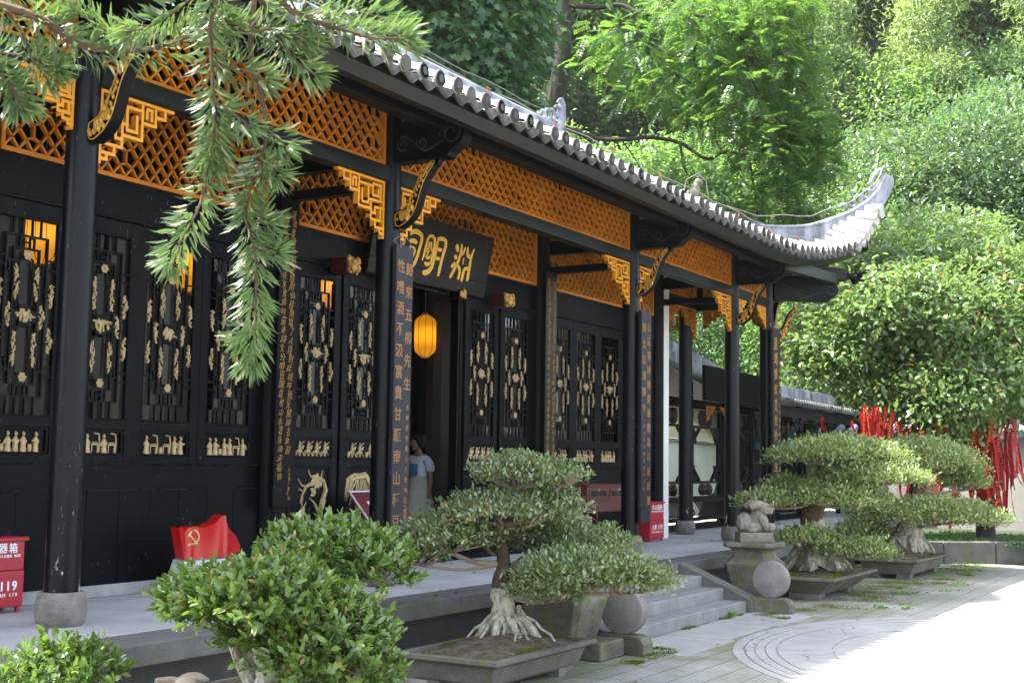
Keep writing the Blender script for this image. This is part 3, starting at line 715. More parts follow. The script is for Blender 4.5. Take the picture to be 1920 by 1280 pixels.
drip=fixn(mesh_of('drip_tile',dm,(0,0,0)))
for i in range(NR):
    x=rowx(i); o=share('cover_tile',cover,None,hall,(x,6.43-flare(x)+jit(.05),4.74+lift(x)),rot=(jit(.14),jit(.2),jit(.16)))
    o.location.z+=jit(.024)
    if i<NR-1:
        xd=(x+rowx(i+1))/2; o=share('drip_tile',drip,M['tileend'],hall,(xd,6.455-flare(xd),4.70+lift(xd)),rot=(jit(.3)-.05,math.atan((lift(x)-lift(x+.27))/.27)+jit(.16),jit(.22)-.1))
for sgn in (1,-1):      # first flank tiles round each corner
    for i in range(NR-16,NR):
        x=rowx(i); p=refl((x,6.47-flare(x),4.735+lift(x)))
        if sgn<0: p=(27.2-p[0],p[1],p[2])
        share('cover_tile',cover,None,hall,p,rz=PI/2*sgn)
        xd=x+.13
        if i<NR-1:
            p=refl((xd,6.455-flare(xd),4.70+lift(xd)))
            if sgn<0: p=(27.2-p[0],p[1],p[2])
            share('drip_tile',drip,M['tileend'],hall,p,rz=PI/2*sgn)
# fan of tiles that climbs beside the hip at the corner
for sgn in (1,-1):
    for (u0,v0,u1,v1) in ((1546,447,1601,462),(1552,437,1611,455),(1562,428,1619,445),(1574,420,1627,434),(1590,412,1633,422),(1606,402,1643,406),(1624,391,1651,390)):
        a,b=ray(u0,v0,23.55),ray(u1,v1,23.35); m=MB().tube([a,b],.072,10); m.tube([b,b+(b-a)/np.linalg.norm(b-a)*.02],.080,12)
        d_=b+np.array([.05,-.02,-.10]); m.tube([d_-(b-a)*.5,d_],[.05,.085],8)
        if sgn<0: m.xf(lambda p:(27.2-p.x,p.y,p.z))
        part('fan_tile',m,M['tile'],hall,True)
# main ridge, its curled ends, hip ridges with curled tips
m=MB().box((7.75,10.47,6.5),(19.45,10.73,7.06)); m.tube([(7.7,10.6,7.08),(19.5,10.6,7.08)],.11,10); m.box((7.7,10.44,6.74),(19.5,10.76,6.80)); part('main_ridge',m,M['ridge'],hall,bevel=.012)
HIP=[(19.47,7.02),(19.86,6.66),(20.57,6.22),(21.22,5.92),(21.96,5.70),(22.41,5.66),(22.87,5.71),(23.25,5.88),(23.57,6.09),(23.84,6.37),(23.98,6.69),(24.02,6.80)]
def dense(P,n):
    P=np.array(P); t=np.linspace(0,len(P)-1,n); i=np.minimum(t.astype(int),len(P)-2); f=(t-i)[:,None]
    Pm=P[np.maximum(i-1,0)]; P0=P[i]; P1=P[i+1]; P2=P[np.minimum(i+2,len(P)-1)]
    return .5*((2*P0)+(-Pm+P1)*f+(2*Pm-5*P0+4*P1-P2)*f**2+(-Pm+3*P0-3*P1+P2)*f**3)
for sgn in (1,-1):
    def mir(m): 
        if sgn<0: m.xf(lambda p:(27.2-p.x,p.y,p.z))
        return m
    D=dense(HIP,48); m=MB(); rows=[]
    for k,(x,z) in enumerate(D):
        t=k/47; hw=.10-.055*max(0,(t-.7)/.3); hh=.40-.20*max(0,(t-.65)/.35)**.8
        # normal in the diagonal plane
        a=D[max(0,k-1)]; b=D[min(47,k+1)]; tx,tz=(b[0]-a[0])*1.414,b[1]-a[1]; L=math.hypot(tx,tz); nx,nz=-tz/L,tx/L
        if nz<.25 : pass
        def pt(w,h): 
            d=x+(h*nx)/1.414; return (d+w*.7071,30.1-d+w*.7071,z+h*nz)
        rows.append([pt(-hw,-hh),pt(-hw,-.05),pt(-hw*1.25,-.045),pt(-hw*1.2,-.012),pt(0,.012),pt(hw*1.2,-.012),pt(hw*1.25,-.045),pt(hw,-.05),pt(hw,-hh),pt(-hw,-hh)])
    m.grid(rows); m.add(rows[-1][:9],[tuple(range(9))]); part('hip_ridge',mir(m),M['ridge'],hall,True)
    # open scrolls on the tip
    g=MB()
    def dp(x,z,w=0): return (x+w,30.1-x+w,z)
    g.tube([dp(24.0,6.86),dp(23.93,6.83),dp(23.86,6.72),dp(23.82,6.60)],[.05,.04,.045,.03],8)
    for (x,z,r,a0,a1) in ((23.83,6.52,.075,-2.2,2.6),(23.75,6.38,.08,-3,2.2),(23.64,6.26,.075,-1,3.6),(23.55,6.17,.06,-3,1.5),(23.42,6.08,.07,.2,3.0)):
        g.tube([dp(x+r*.75*math.cos(a),z+r*math.sin(a)) for a in np.linspace(a0,a1,12)],np.linspace(.034,.022,12),7)
    part('ridge_scroll',mir(g),M['ridge'],hall,True)
    g=MB()
    g.tube([(19.2,10.6,7.1),(19.42,10.6,7.18),(19.55,10.6,7.36),(19.58,10.6,7.6),(19.56,10.6,7.72)],[.14,.13,.10,.07,.035],10)
    for (x,z,r,a0,a1) in ((19.40,7.42,.11,-2.4,2.6),(19.22,7.33,.10,-2.6,2.4),(19.05,7.28,.10,-1,3.4),(18.88,7.24,.08,-1,3.2),(19.50,7.58,.08,-2,3)):
        g.tube([(x+r*math.cos(a),10.6,z+r*math.sin(a)) for a in np.linspace(a0,a1,12)],np.linspace(.045,.02,12),7)
    part('ridge_scroll',mir(g),M['ridge'],hall,True)
    # little stone beast on the hip
    b=MB().box((21.20,8.70,5.80),(21.42,8.92,6.03)); 
    part('beast_plinth',mir(b),M['ridge'],hall,bevel=.01)
    b=MB(); b.ball((21.29,8.80,6.13),(.10,.10,.13)); b.ball((21.33,8.77,6.27),(.075,.075,.11)); b.ball((21.35,8.74,6.37),(.07,.07,.06)); b.ball((21.39,8.70,6.35),.04); b.ball((21.22,8.87,6.12),(.05,.05,.09))
    part('ridge_beast',mir(b),M['lion'],hall,True)
# thin conductor wire on rusty stands, along the eave and over the hip
wm=MB(); pts=[]
for i,x in enumerate(np.arange(4.6,23.4,.55)): pts.append((x,6.62,4.98+lift(x)+.02*math.sin(i*2.2)))
wm.tube(pts,.0055,5); 
D=dense(HIP,26); wm.tube([(x-.04,30.1-x-.04,z+.17+.03*math.sin(k*1.7)) for k,(x,z) in enumerate(D)],.007,5)
wm.tube([(x,10.6,7.34+.02*math.sin(x*3)) for x in np.arange(8,19.5,.6)],.006,5)
wm.tube([(21.15,8.95,6.1),(21.2,8.9,6.4),(21.35,8.75,6.52),(21.47,8.63,6.4),(21.5,8.6,6.1)],.011,6)
part('conductor_wire',wm,M['metal'],hall,True)
for x in np.arange(5.0,23.3,1.42):
    m=MB().tube([(x,6.66,4.80+lift(x)),(x,6.62,4.99+lift(x))],.009,5).bar((x-.035,6.62,4.99+lift(x)),(x+.035,6.62,4.99+lift(x)),.014,.014); part('wire_stand',m,M['rust'],hall)
# ---------------------------------------------------------------- the wall behind the gallery: posts, leaves, boards
m=MB()
for a,b in ((4.9,6.55),(6.85,10.23),(16.33,20.15)):
    p=MB().box((a,9.06,0.0),(b,9.22,.11)); part('plinth_stone',p,M['plinth'],hall,bevel=.006)
p=MB().box((10.53,9.04,0),(16.03,9.2,.09)); part('door_sill',p,M['blackwood'],hall,bevel=.006)
# upper boards, wall friezes and the dark red beam
for a,b in ((4.9,6.55),(6.85,10.23),(10.53,16.03),(16.33,20.15)):
    p=MB().box((a,9.05,3.42),(b,9.15,3.80)); p.box((a,9.035,3.425),(b,9.05,3.455)); part('lintel_board',p,M['blackwood'],hall,bevel=.004)
    frieze(a+.02,b-.02,3.81,4.62,front(9.06))
    p=MB().box((a,9.0,4.62),(b,9.16,4.80)); part('head_beam',p,M['darkred'],hall,bevel=.008)
    p=MB().box((a,9.06,4.80),(b,9.14,5.6)); part('gable_boarding',p,M['blackwood'],hall)
# cross beams from the posts to the front columns
for x in (6.68,10.5,16.35,20.42):
    p=MB().box((x-.07,7.9,4.30),(x+.07,9.0,4.50)); p.box((x-.06,7.9,4.02),(x+.06,9.0,4.12)); part('cross_beam',p,M['black'],hall,bevel=.008)
# planks under the windows with worn pale joints
pale=paint('worn_joint',(.30,.30,.29),(.004,.004,.005),.9,.1,9)
for a,b in ((4.9,6.55),(6.85,10.23),(16.33,20.15)):
    p=MB().box((a,9.112,.11),(b,9.2,1.19)); part('joint_backing',p,pale,hall)
    n=max(3,round((b-a)/.37))
    for k in range(n):
        x0,x1=a+(b-a)*k/n,a+(b-a)*(k+1)/n
        p=MB().box((x0+.0025,9.085+jit(.004),.112),(x1-.0025,9.115,.952)); part('wall_plank',p,M['blackwood'],hall,bevel=.002)
    p=MB().box((a,9.082,.957),(b,9.118,1.185)); part('dado_rail',p,M['blackwood'],hall,bevel=.003)
# leaf parts in their own space: x across, y=0 front face, z up
def tb(m,x0,x1,z0,z1,t=.016,y0=.0,y1=.03): return m.box((x0,y0,z0),(x1,y1,z1))
def rect(m,x,z0,z1,t=.017,y0=.004,y1=.03):
    for s in (-1,1): m.box((s*x-t/2,y0,z0),(s*x+t/2,y1,z1))
    for z in (z0,z1): m.box((-x-t/2,y0+.001,z-t/2),(x+t/2,y1-.001,z+t/2))
ZB,ZT=1.59,3.28; ZC=(ZB+ZT)/2
m=MB(); rect(m,.212,ZB+.16,ZT-.16); rect(m,.130,ZB+.27,ZT-.27)
for s in (-1,1):
    for x in (-.14,-.05,.05,.14): z0,z1=sorted((ZC+s*.845,ZC+s*.685)); m.box((x-.007,.006,z0),(x+.007,.028,z1))
    for sx in (-1,1):
        for dz in (.50,.42): x0,x1=sorted((sx*.212,sx*.31)); m.box((x0,.006,ZC+s*dz-.007),(x1,.028,ZC+s*dz+.007))
        x0,x1=sorted((sx*.130,sx*.212)); m.box((x0,.006,ZC+s*.46-.007),(x1,.028,ZC+s*.46+.007)); m.box((sx*.172-.006,.006,ZC+s*.36 if s>0 else ZC-.46),(sx*.172+.006,.028,ZC+.46 if s>0 else ZC-.36))
        m.box((sx*.172-.02,.006,ZC+s*.38-.006),(sx*.172+.02,.028,ZC+s*.38+.006))
    zz=ZC+s*.63
    for x in (-.075,.075,-.03,.03): m.box((x-.006,.006,zz-.05),(x+.006,.028,zz+.05))
    m.box((-.03,.006,zz-.006),(.03,.028,zz+.006)); m.box((-.075,.006,zz+.03),(-.03,.028,zz+.042)); m.box((.03,.006,zz+.03),(.075,.028,zz+.042))
    # cartouche loops
    c=ZC+s*.29; hw,hh=.072,.205; P=[]
    for (sx_,sz_) in ((1,1),(-1,1),(-1,-1),(1,-1)):
        a0={(1,1):0,(-1,1):PI/2,(-1,-1):PI,(1,-1):1.5*PI}[(sx_,sz_)]
        for k in range(4):
            a=a0+k*PI/6; P.append((sx_*(hw-.03)+.03*math.cos(a),c+sz_*(hh-.03)+.03*math.sin(a)))
        if sx_*sz_>0: P+=[]
    Q=[]
    for x,z in P: Q.append((x*(1.0 if abs(z-c)>.12 else .85),.017,z))
    Q.append(Q[0]); m.tube(Q,.010,5,False)
m.box((-.130,.006,ZC-.05),(.130,.028,ZC+.05)); m.box((-.06,.005,ZC-.085),(.06,.029,ZC+.085))
lat_me=fixn(mesh_of('window_lattice',m))
def wood_leaf(door):
    m=MB(); w=.417
    for s in (-1,1): x0,x1=sorted((s*w,s*.318)); m.box((x0,0,.10 if door else 1.19),(x1,.05,3.42))
    m.box((-.318,.001,3.28),(.318,.049,3.42)); m.box((-.318,.001,1.50),(.318,.049,1.59)); m.box((-.318,.001,1.19),(.318,.049,1.27))
    m.box((-.318,.032,1.27),(.318,.045,1.50))
    for s in (-1,1): m.box((s*.300-.012,.008,1.28),(s*.300+.012,.034,1.49))
    for z in (1.281,1.489): m.box((-.30,.009,z-.010),(.30,.034,z+.010))
    for s in (-1,1): m.box((s*.312-.006,-.004,1.595),(s*.312+.006,.03,3.275))
    for z in (1.597,3.273): m.box((-.306,-.003,z-.007),(.306,.03,z+.007))
    if door:
        m.box((-.318,.03,.22),(.318,.045,1.19)); m.box((-.318,.001,.10),(.318,.049,.22))
        for s in (-1,1): m.box((s*.306-.012,.006,.225),(s*.306+.012,.032,1.185))
        for z in (.232,1.178): m.box((-.30,.007,z-.010),(.30,.032,z+.010))
    return bev(fixn(mesh_of('leaf',m)),.003)
win_me=wood_leaf(False); door_me=wood_leaf(True)
def carving(seed,w,h,n,base=.012):
    r2=random.Random(seed); m=MB()
    for k in range(n):
        z=(k+.5)/n*2-1; ww=w*(1-abs(z)*.5)
        x=r2.uniform(-ww,ww)*.8; ra=r2.uniform(.55,1.05)*base
        m.ball((x,-.004+r2.uniform(-.004,.004),z*h),(ra,ra*.7,ra*r2.uniform(.8,1.7)),6,4)
    for k in range(3):
        z=r2.uniform(-.8,.5)*h; m.tube([(r2.uniform(-w,w),0,z),(r2.uniform(-w,w),-.008,z+h*.3),(r2.uniform(-w,w),0,z+h*.55)],.0055,5)
    me=fixn(mesh_of('carving',m)); me.polygons.foreach_set('use_smooth',[True]*len(me.polygons)); return me
leafc=[carving(s,.034,.095,20,.013) for s in (1,2,3)]; leaft=[carving(s,.030,.13,26,.012) for s in (4,5,6)]
midc=[carving(s,.10,.036,26,.015) for s in (7,8,9)]
m=MB()
for k in range(6): a=k*PI/3; m.ball((.021*math.cos(a),-.004,.021*math.sin(a)),(.014,.009,.014),6,5)
m.ball((0,-.010,0),(.012,.008,.012),6,5); ros=fixn(mesh_of('rosette',m)); ros.polygons.foreach_set('use_smooth',[True]*len(ros.polygons))
def figures(seed,horse=False):
    r2=random.Random(seed); m=MB(); x=-.25
    while x<.23:
        q=r2.random()
        if horse and q<.75:
            m.ball((x+.04,-.004,1.345),(.045,.012,.022),7,5); m.ball((x+.085,-.006,1.385),(.017,.010,.026),6,5); m.ball((x+.098,-.006,1.40),(.018,.009,.011),6,4)
            for dx,s in ((.0,-.02),(.025,.012),(.06,-.012),(.085,.03)): m.tube([(x+dx,-.003,1.335),(x+dx+s*.4,-.005,1.315),(x+dx+s,-.003,1.292)],.006,5)
            m.tube([(x-.004,-.003,1.35),(x-.03,-.003,1.33),(x-.035,-.003,1.30)],.007,5)
            m.lathe([(.018,1.36),(.022,1.385),(.013,1.42),(.006,1.43)],(x+.035,-.004,0),7); m.ball((x+.037,-.006,1.44),.013,6,5); m.tube([(x+.03,-.006,1.41),(x+.07,-.012,1.43),(x+.11,-.008,1.452)],.006,5)
            x+=.145
        elif q<.62:
            h=r2.uniform(.9,1.25); m.lathe([(.030*h,1.285),(.024,1.34),(.026,1.385),(.011,1.415)],(x+.03,-.002,0),8); m.ball((x+.03+r2.uniform(-.006,.006),-.006,1.432),.0155,7,5); m.ball((x+.03,-.004,1.449),(.013,.010,.008),6,4)
            s=r2.choice((-1,1)); m.tube([(x+.03,-.006,1.40),(x+.03+s*.03,-.014,1.38),(x+.03+s*.042,-.012,1.345+r2.random()*.05)],[.010,.011,.012],6); m.tube([(x+.03,-.006,1.40),(x+.03-s*.024,-.014,1.375),(x+.03-s*.014,-.016,1.36)],.009,6)
            x+=.078
        elif q<.82:
            m.box((x,-.008,1.355),(x+.085,.01,1.366))
            for dx in (.008,.077): m.box((x+dx-.004,-.006,1.285),(x+dx+.004,.008,1.355))
            for dx in (.02,.045,.065): m.ball((x+dx,-.004,1.375),.010,6,4)
            m.tube([(x+.09,0,1.29),(x+.095,-.003,1.38),(x+.085,-.003,1.455),(x+.03,-.003,1.462)],.008,5); x+=.115
        else:
            m.lathe([(.014,1.287),(.021,1.31),(.018,1.345),(.010,1.352)],(x+.02,-.002,0),8); x+=.05
    me=fixn(mesh_of('figures',m)); me.polygons.foreach_set('use_smooth',[True]*len(me.polygons)); me.set_sharp_from_angle(angle=R(50)); return me
figm=[figures(s) for s in (11,12,13,14)]; hors=[figures(s,True) for s in (21,22)]
k=NT('window_pane'); tr_=k.n('ShaderNodeBsdfTransparent'); gl=k.n('ShaderNodeBsdfGlossy'); gl.inputs['Roughness'].default_value=.03; fr_=k.n('ShaderNodeFresnel'); fr_.inputs[0].default_value=1.12
mx=k.n('ShaderNodeMixShader'); k.l(fr_.outputs[0],mx.inputs[0]); k.l(tr_.outputs[0],mx.inputs[1]); k.l(gl.outputs[0],mx.inputs[2]); k.l(mx.outputs[0],k.out.inputs[0]); M['pane']=k.m
pane_me=fixn(mesh_of('pane',MB().box((-.315,.036,1.592),(.315,.040,3.278))))
def leaf(x,y,door,i,rz=0):
    o=link('door_leaf' if door else 'window_leaf',door_me if door else win_me,M['blackwood'],hall,Vector((x,y,0))-OFF[hall.name]); o.rotation_euler=(0,0,rz)
    def sub(n,me,mat,loc,**kw):
        s=link(n,me,M[mat],o,loc)
        for a,b in kw.items(): setattr(s,a,b)
        return s
    sub('window_lattice',lat_me,'black',(0,0,0)); sub('window_pane',pane_me,'pane',(0,0,0))
    for z in (ZC+.52,ZC-.52): sub('gilt_rosette',ros,'gilt',(0,.0,z)).scale=(1.25,1,1.25)
    sub('gilt_carving',midc[i%3],'gilt',(0,.0,ZC)).scale=(1.1,1,1.35)
    for sx in (-1,1):
        for s in (1,-1):
            t=sub('gilt_carving',leaft[(i+s)%3],'gilt',(sx*.103,.004,ZC+s*.285)); t.scale=(sx*1.0,1.1,s*1.1)
            t=sub('gilt_carving',leafc[(i+s+1)%3],'gilt',(sx*.262,.006,ZC+s*.195-.0)); t.scale=(sx*1.0,1.1,s*1.1)
        t=sub('gilt_carving',leafc[i%3],'gilt',(sx*.172,.006,ZC+.0)); t.scale=(sx*.95,1.1,1.05)
    sub('figure_relief',(hors if door else figm)[i%(2 if door else 4)],'gilt',(0,.026,.003))
    return o
for i,x in enumerate((7.2,8.04,8.87,9.71)): leaf(x,9.06,False,i)
for i,x in enumerate((16.77,17.61,18.45,19.29)): leaf(x,9.06,False,i+2)
doors=[leaf(x,9.06,True,i) for i,x in enumerate((11.08,11.96,14.56,15.46))]
for dx in (14.04,14.10): part('door_edge',MB().box((dx-.02,9.1,.1),(dx+.015,9.22,3.42)),M['black'],hall)
leaf(12.46,9.52,True,0,rz=PI/2)
for a,b in ((6.35,6.78),(10.13,10.24),(16.3,16.35),(19.71,20.16),(10.5,10.66),(15.88,16.06)):
    p=MB().box((a,9.065,1.19 if a not in (10.5,15.88) else .1),(b,9.115,3.42)); part('jamb_board',p,M['blackwood'],hall,bevel=.003)
p=MB().box((4.9,9.08,1.19),(6.35,9.12,3.42)); part('wall_board',p,M['blackwood'],hall)
# low reliefs on the first two door leaves: deer under a pine, scholar under a willow
def flatpoly(m,P,y0=-.004,y1=.03): return m.prism(P,1,y0,y1)
g=MB()
def limb(P,r): g.tube([(x,.024,z) for x,z in P],r,6)
limb([(.12,.23),(.13,.45),(.17,.68),(.24,.82)],[.05,.042,.034,.024]); limb([(.17,.68),(.20,.80),(.26,.92),(.22,1.02)],[.034,.03,.028,.02]); limb([(.22,1.02),(.10,1.06),(.02,1.0),(-.09,.96),(-.15,.86),(-.17,.78)],[.022,.028,.026,.018,.012,.006])
limb([(.16,.66),(.07,.78),(-.02,.84)],[.022,.014,.006]); limb([(-.09,.96),(-.16,.98),(-.22,1.05)],[.014,.011,.005]); limb([(-.13,.9),(-.19,.94),(-.21,.93)],[.010,.008,.004]); limb([(.05,1.03),(-.03,1.10),(-.05,1.15)],[.014,.01,.005]); limb([(.17,1.05),(.20,1.14)],[.012,.004])
r2=random.Random(4)
for k in range(42): a=r2.uniform(0,2*PI); q=r2.random()**.5; g.ball((.08+.10*q*math.cos(a),.018,1.02+.075*q*math.sin(a)),(.022,.012,.02),6,4)
for k in range(12): a=r2.uniform(0,2*PI); q=r2.random()**.5; g.ball((.04+.04*q*math.cos(a),.018,.9+.05*q*math.sin(a)),(.02,.012,.02),6,4)
# deer
flatpoly(g,smooth_poly([(-.20,.23),(-.16,.23),(-.15,.36),(-.06,.37),(-.02,.23),(.03,.23),(.035,.38),(.055,.44),(.03,.47),(-.02,.52),(-.10,.53),(-.12,.56),(-.115,.68),(-.10,.72),(-.125,.75),(-.15,.73),(-.19,.70),(-.185,.675),(-.155,.67),(-.165,.56),(-.195,.48)],1),.010,.034)
limb([(-.13,.73),(-.15,.79),(-.13,.84),(-.14,.86)],[.009,.008,.007,.004]); limb([(-.12,.73),(-.08,.78),(-.07,.80)],[.009,.007,.004]); limb([(.04,.46),(.07,.45)],.012)
me=fixn(mesh_of('deer_relief',g)); link('deer_relief',me,M['gilt'],doors[0],(0,0,0))
g=MB()
limb([(.22,.25),(.20,.5),(.23,.75),(.20,.95),(.08,1.08),(-.08,1.06),(-.18,1.02)],[.05,.045,.04,.05,.05,.028,.02]); 
for k in range(26):
    x=-.24+k*.019; zt=1.02+.09*math.sin((k+3)/8); L=r2.uniform(.14,.4) if k<12 else r2.uniform(.1,.22); limb([(x,zt),(x-.012+r2.uniform(-.02,.02),zt-L*.5),(x-.03+r2.uniform(-.02,.02),zt-L)],[.011,.010,.004])
g.lathe([(.10,.30),(.085,.42),(.075,.55),(.05,.64),(.03,.68)],(-.04,.03,0),10); g.ball((-.04,.02,.72),(.04,.03,.045)); limb([(-.06,.55),(-.14,.45),(-.25,.33)],[.02,.014,.008]); limb([(-.28,.29),(-.15,.27),(.0,.30),(.12,.27),(.28,.30)],.008); limb([(-.2,.25),(0,.26),(.2,.25)],.008)
me=fixn(mesh_of('scholar_relief',g)); link('scholar_relief',me,M['gilt'],doors[1],(0,0,0))
# gilded beam ends over the doors and the two gold brackets under the name board
for x in (11.36,14.80):
    p=MB().box((x-.10,8.80,3.35),(x+.10,9.05,3.53)); b=part('beam_end',p,M['darkred'],hall,bevel=.01)
    g=MB(); r2=random.Random(int(x)); 
    g.ball((x,8.79,3.44),(.09,.05,.08)); 
    for kx in (-1,1): g.ball((x+kx*.045,8.755,3.47),.028); g.ball((x+kx*.05,8.76,3.41),(.035,.03,.03)); g.ball((x+kx*.085,8.79,3.50),(.03,.03,.035)); g.tube([(x+kx*.02,8.74,3.44),(x+kx*.06,8.75,3.38),(x+kx*.03,8.77,3.36)],.014,6)
    for q in range(22): g.ball((x+r2.uniform(-.1,.1),8.80+r2.uniform(-.03,.02),3.44+r2.uniform(-.09,.09)),r2.uniform(.014,.026),6,4)
    part('gilded_lion_face',g,M['gold'],b,True)
for x in (12.25,13.78):
    p=MB().box((x-.05,8.90,3.36),(x+.05,9.05,3.46)); b=part('bracket_block',p,M['black'],hall)
    g=MB(); g.ball((x-.01,8.88,3.39),(.055,.03,.03)); g.ball((x+.02,8.87,3.42),(.03,.025,.06)); g.ball((x-.04,8.88,3.42),(.03,.02,.035)); g.ball((x+.045,8.88,3.38),(.03,.02,.03)); part('gilded_petal',g,M['gold'],b,True)
# gable walls and inside
for x0,x1 in ((20.36,20.66),(6.54-.0,6.56)):
    if x0<10: continue
    p=MB().box((x0,9.0,0),(x1,15.2,4.86)); part('white_gable_wall',p,M['white'],hall)
p=MB().box((20.15,9.03,0),(20.355,9.2,4.9)); part('end_post',p,M['black'],hall)
p=MB().box((4.6,9.0,0),(4.85,15.2,4.9)); part('white_gable_wall',p,M['white'],hall)
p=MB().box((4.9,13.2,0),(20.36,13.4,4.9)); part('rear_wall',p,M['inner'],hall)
for x in (7,9.2,11.5,13.6,15.2,16.9,19):
    p=MB().box((x-.13,13.08,0),(x+.13,13.2,4.9)); part('rear_post',p,M['black'],hall)
for x in (9.6,14.95,17.6):
    p=MB().lathe([(.14,0),(.13,4.9)],(x,11.4,0),14); part('inner_post',p,M['black'],hall,True)
p=MB().box((4.9,9.15,4.86),(20.36,13.3,4.93)); part('inner_ceiling',p,M['blackwood'],hall)
p=MB().box((11,12.8,0),(16.4,13.07,1.05)); part('rear_dado',p,M['blackwood'],hall)
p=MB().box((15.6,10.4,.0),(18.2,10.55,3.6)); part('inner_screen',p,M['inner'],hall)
# ---------------------------------------------------------------- hanging boards and lettering
GLY={}
def glyph(ch,bold=0.):
    """mesh arrays of one character about its own centre, one unit high"""
    if (ch,bold) in GLY: return GLY[(ch,bold)]
    c=bpy.data.curves.new('t','FONT'); c.body=ch; c.size=1; c.extrude=.0; c.offset=bold; c.resolution_u=2; c.fill_mode='FRONT'
    o=bpy.data.objects.new('t',c); COL.objects.link(o); dg=bpy.context.evaluated_depsgraph_get(); dg.update()
    me=bpy.data.meshes.new_from_object(o.evaluated_get(dg)); bpy.data.objects.remove(o)
    V=[tuple(v.co) for v in me.vertices]; F=[tuple(p.vertices) for p in me.polygons]
    if V:
        xs_=[v[0] for v in V]; ys_=[v[1] for v in V]; cx_=(min(xs_)+max(xs_))/2; cy_=(min(ys_)+max(ys_))/2
        V=[(v[0]-cx_,v[1]-cy_) for v in V]
    GLY[(ch,bold)]=(V,F); return V,F
def letter(mb,ch,c,ux,uz,sx,sz,bold=0.,nrm=None,th=.004,rot=0,lean=0):
    V,F=glyph(ch,bold); c,ux,uz=Vector(c),Vector(ux),Vector(uz); n=len(mb.v)
    cr,sr=math.cos(rot),math.sin(rot)
    P=[((x*cr-y*sr)*sx+lean*y*sx,(x*sr+y*cr)*sz) for x,y in V]
    nn=Vector(nrm)*th if nrm is not None else Vector((0,0,0))
    mb.add([c+ux*x+uz*y+nn for x,y in P],F)
    if nrm is not None: # thin edge so that the character stands proud
        ed={}
        for f in F:
            for a,b in zip(f,f[1:]+f[:1]): ed[(a,b)]=1
        base=n; k0=len(mb.v); mb.add([c+ux*x+uz*y for x,y in P],[])
        mb.f+= [(base+b,base+a,k0+a,k0+b) for (a,b) in ed if (b,a) not in ed]
def board(name,label,x,y,z0,z1,w,cols,mat='plaque',lm='ochre',wire=True,bold=.012,hand=0,seed=1,tilt=0,curve=.0):
    t=thing(name,label,'couplet board',(x,y,z0),group=None)
    m=MB().box((x-w/2,y-.0,z0),(x+w/2,y+.05,z1)); part('board',m,M[mat],t,bevel=.005)
    r2=random.Random(seed); L=MB()
    for dx,sz,chars in cols:
        if sz>=.08: continue
        for (ch,z) in chars:
            h=hand
            letter(L,ch,(x+dx+r2.uniform(-1,1)*h*.012,y-.002,z),(1,0,0),(0,0,1),sz*(1+r2.uniform(-.25,.1)*h),sz*(1.1+r2.uniform(-.2,.3)*h),bold,(0,-1,0),.003,r2.uniform(-.22,.22)*h,r2.uniform(-.1,.4)*h)
    for dx,sz,chars in cols:
        if sz<.08: continue
        for (ch,z) in chars:
            C_=MB(); h=hand
            letter(C_,ch,(x+dx+r2.uniform(-1,1)*h*.012,y-.002,z),(1,0,0),(0,0,1),sz*(1+r2.uniform(-.25,.1)*h),sz*(1.1+r2.uniform(-.2,.3)*h),bold,(0,-1,0),.003,r2.uniform(-.22,.22)*h,r2.uniform(-.1,.4)*h)
            part('character',C_,M[lm],t)
    if L.v: part('small_inscription',L,M[lm],t)['kind']='stuff'
    if wire:
        wv=MB()
        for s in (-1,1):
            wv.tube([(x+s*w*.27,y-.004,z1-.03),(x+s*w*.30,y+.0,z1+.05),(x+s*w*.12,y+.03,z1+.10),(x+s*w*.3,y+.08,z1+.06),(x+s*w*.2,y+.06,z1)],.004,5)
        part('hanging_wire',wv,M['metal'],t)
    return t
def col_(s,z0,dz): return [(c,z0-i*dz) for i,c in enumerate(s) if c!=' ']
board('couplet_board','long dark board on the column before the doorway, one line of characters reaching its foot',10.66,7.585,.50,3.46,.30,
  [(-.072,.135,col_('性嗜酒不汲富貴甘願南山種豆',3.24,.216)),(.075,.13,col_('歸來五柳先生',3.22,.235)),(.09,.055,col_('吉柳邨宋貴公人陽陶靖書',1.80,.105)),(.085,.07,col_('魯之書',.86,.08))],seed=2)
board('couplet_board','dark board on the column in front of the small red cabinet and white wall end',16.62,7.585,.44,3.43,.33,
  [(-.082,.13,col_('辭太彭澤縣令',3.19,.228)),(.08,.125,col_('心愛菊碑曉榮華難為斗米折腰',3.21,.205)),(-.072,.045,col_('癸亥遊秋陶集書公子書',1.80,.098))],seed=3)
board('couplet_board','dark board on the far corner column with one line of gold running script',22.25,7.585,.95,3.74,.42,
  [(-.055,.20,col_('過靖節宏文世外托生',3.46,.275)),(.14,.07,col_('九江淵明書一九八五年春月書於柴桑',3.12,.128))],lm='gold',hand=.7,seed=4)
board('couplet_board','board of two full lines of orange running script beside the deer panel',10.37,8.88,.76,4.02,.29,
  [(.06,.082,col_('皆賀書須我自書桂附歸桂園填了人自對此境呼焉足賦歸去來辭',3.85,.096)),(-.065,.082,col_('彭澤令宅辭官後送來賓閣何童遊詩文分明田園意稅山水雲身湖夫福帥',3.86,.096)),(.09,.04,col_('八郎柳子庚午書',1.15,.05))],mat='blackwood',lm='goldpaint',wire=False,hand=1,seed=5,bold=-.006)
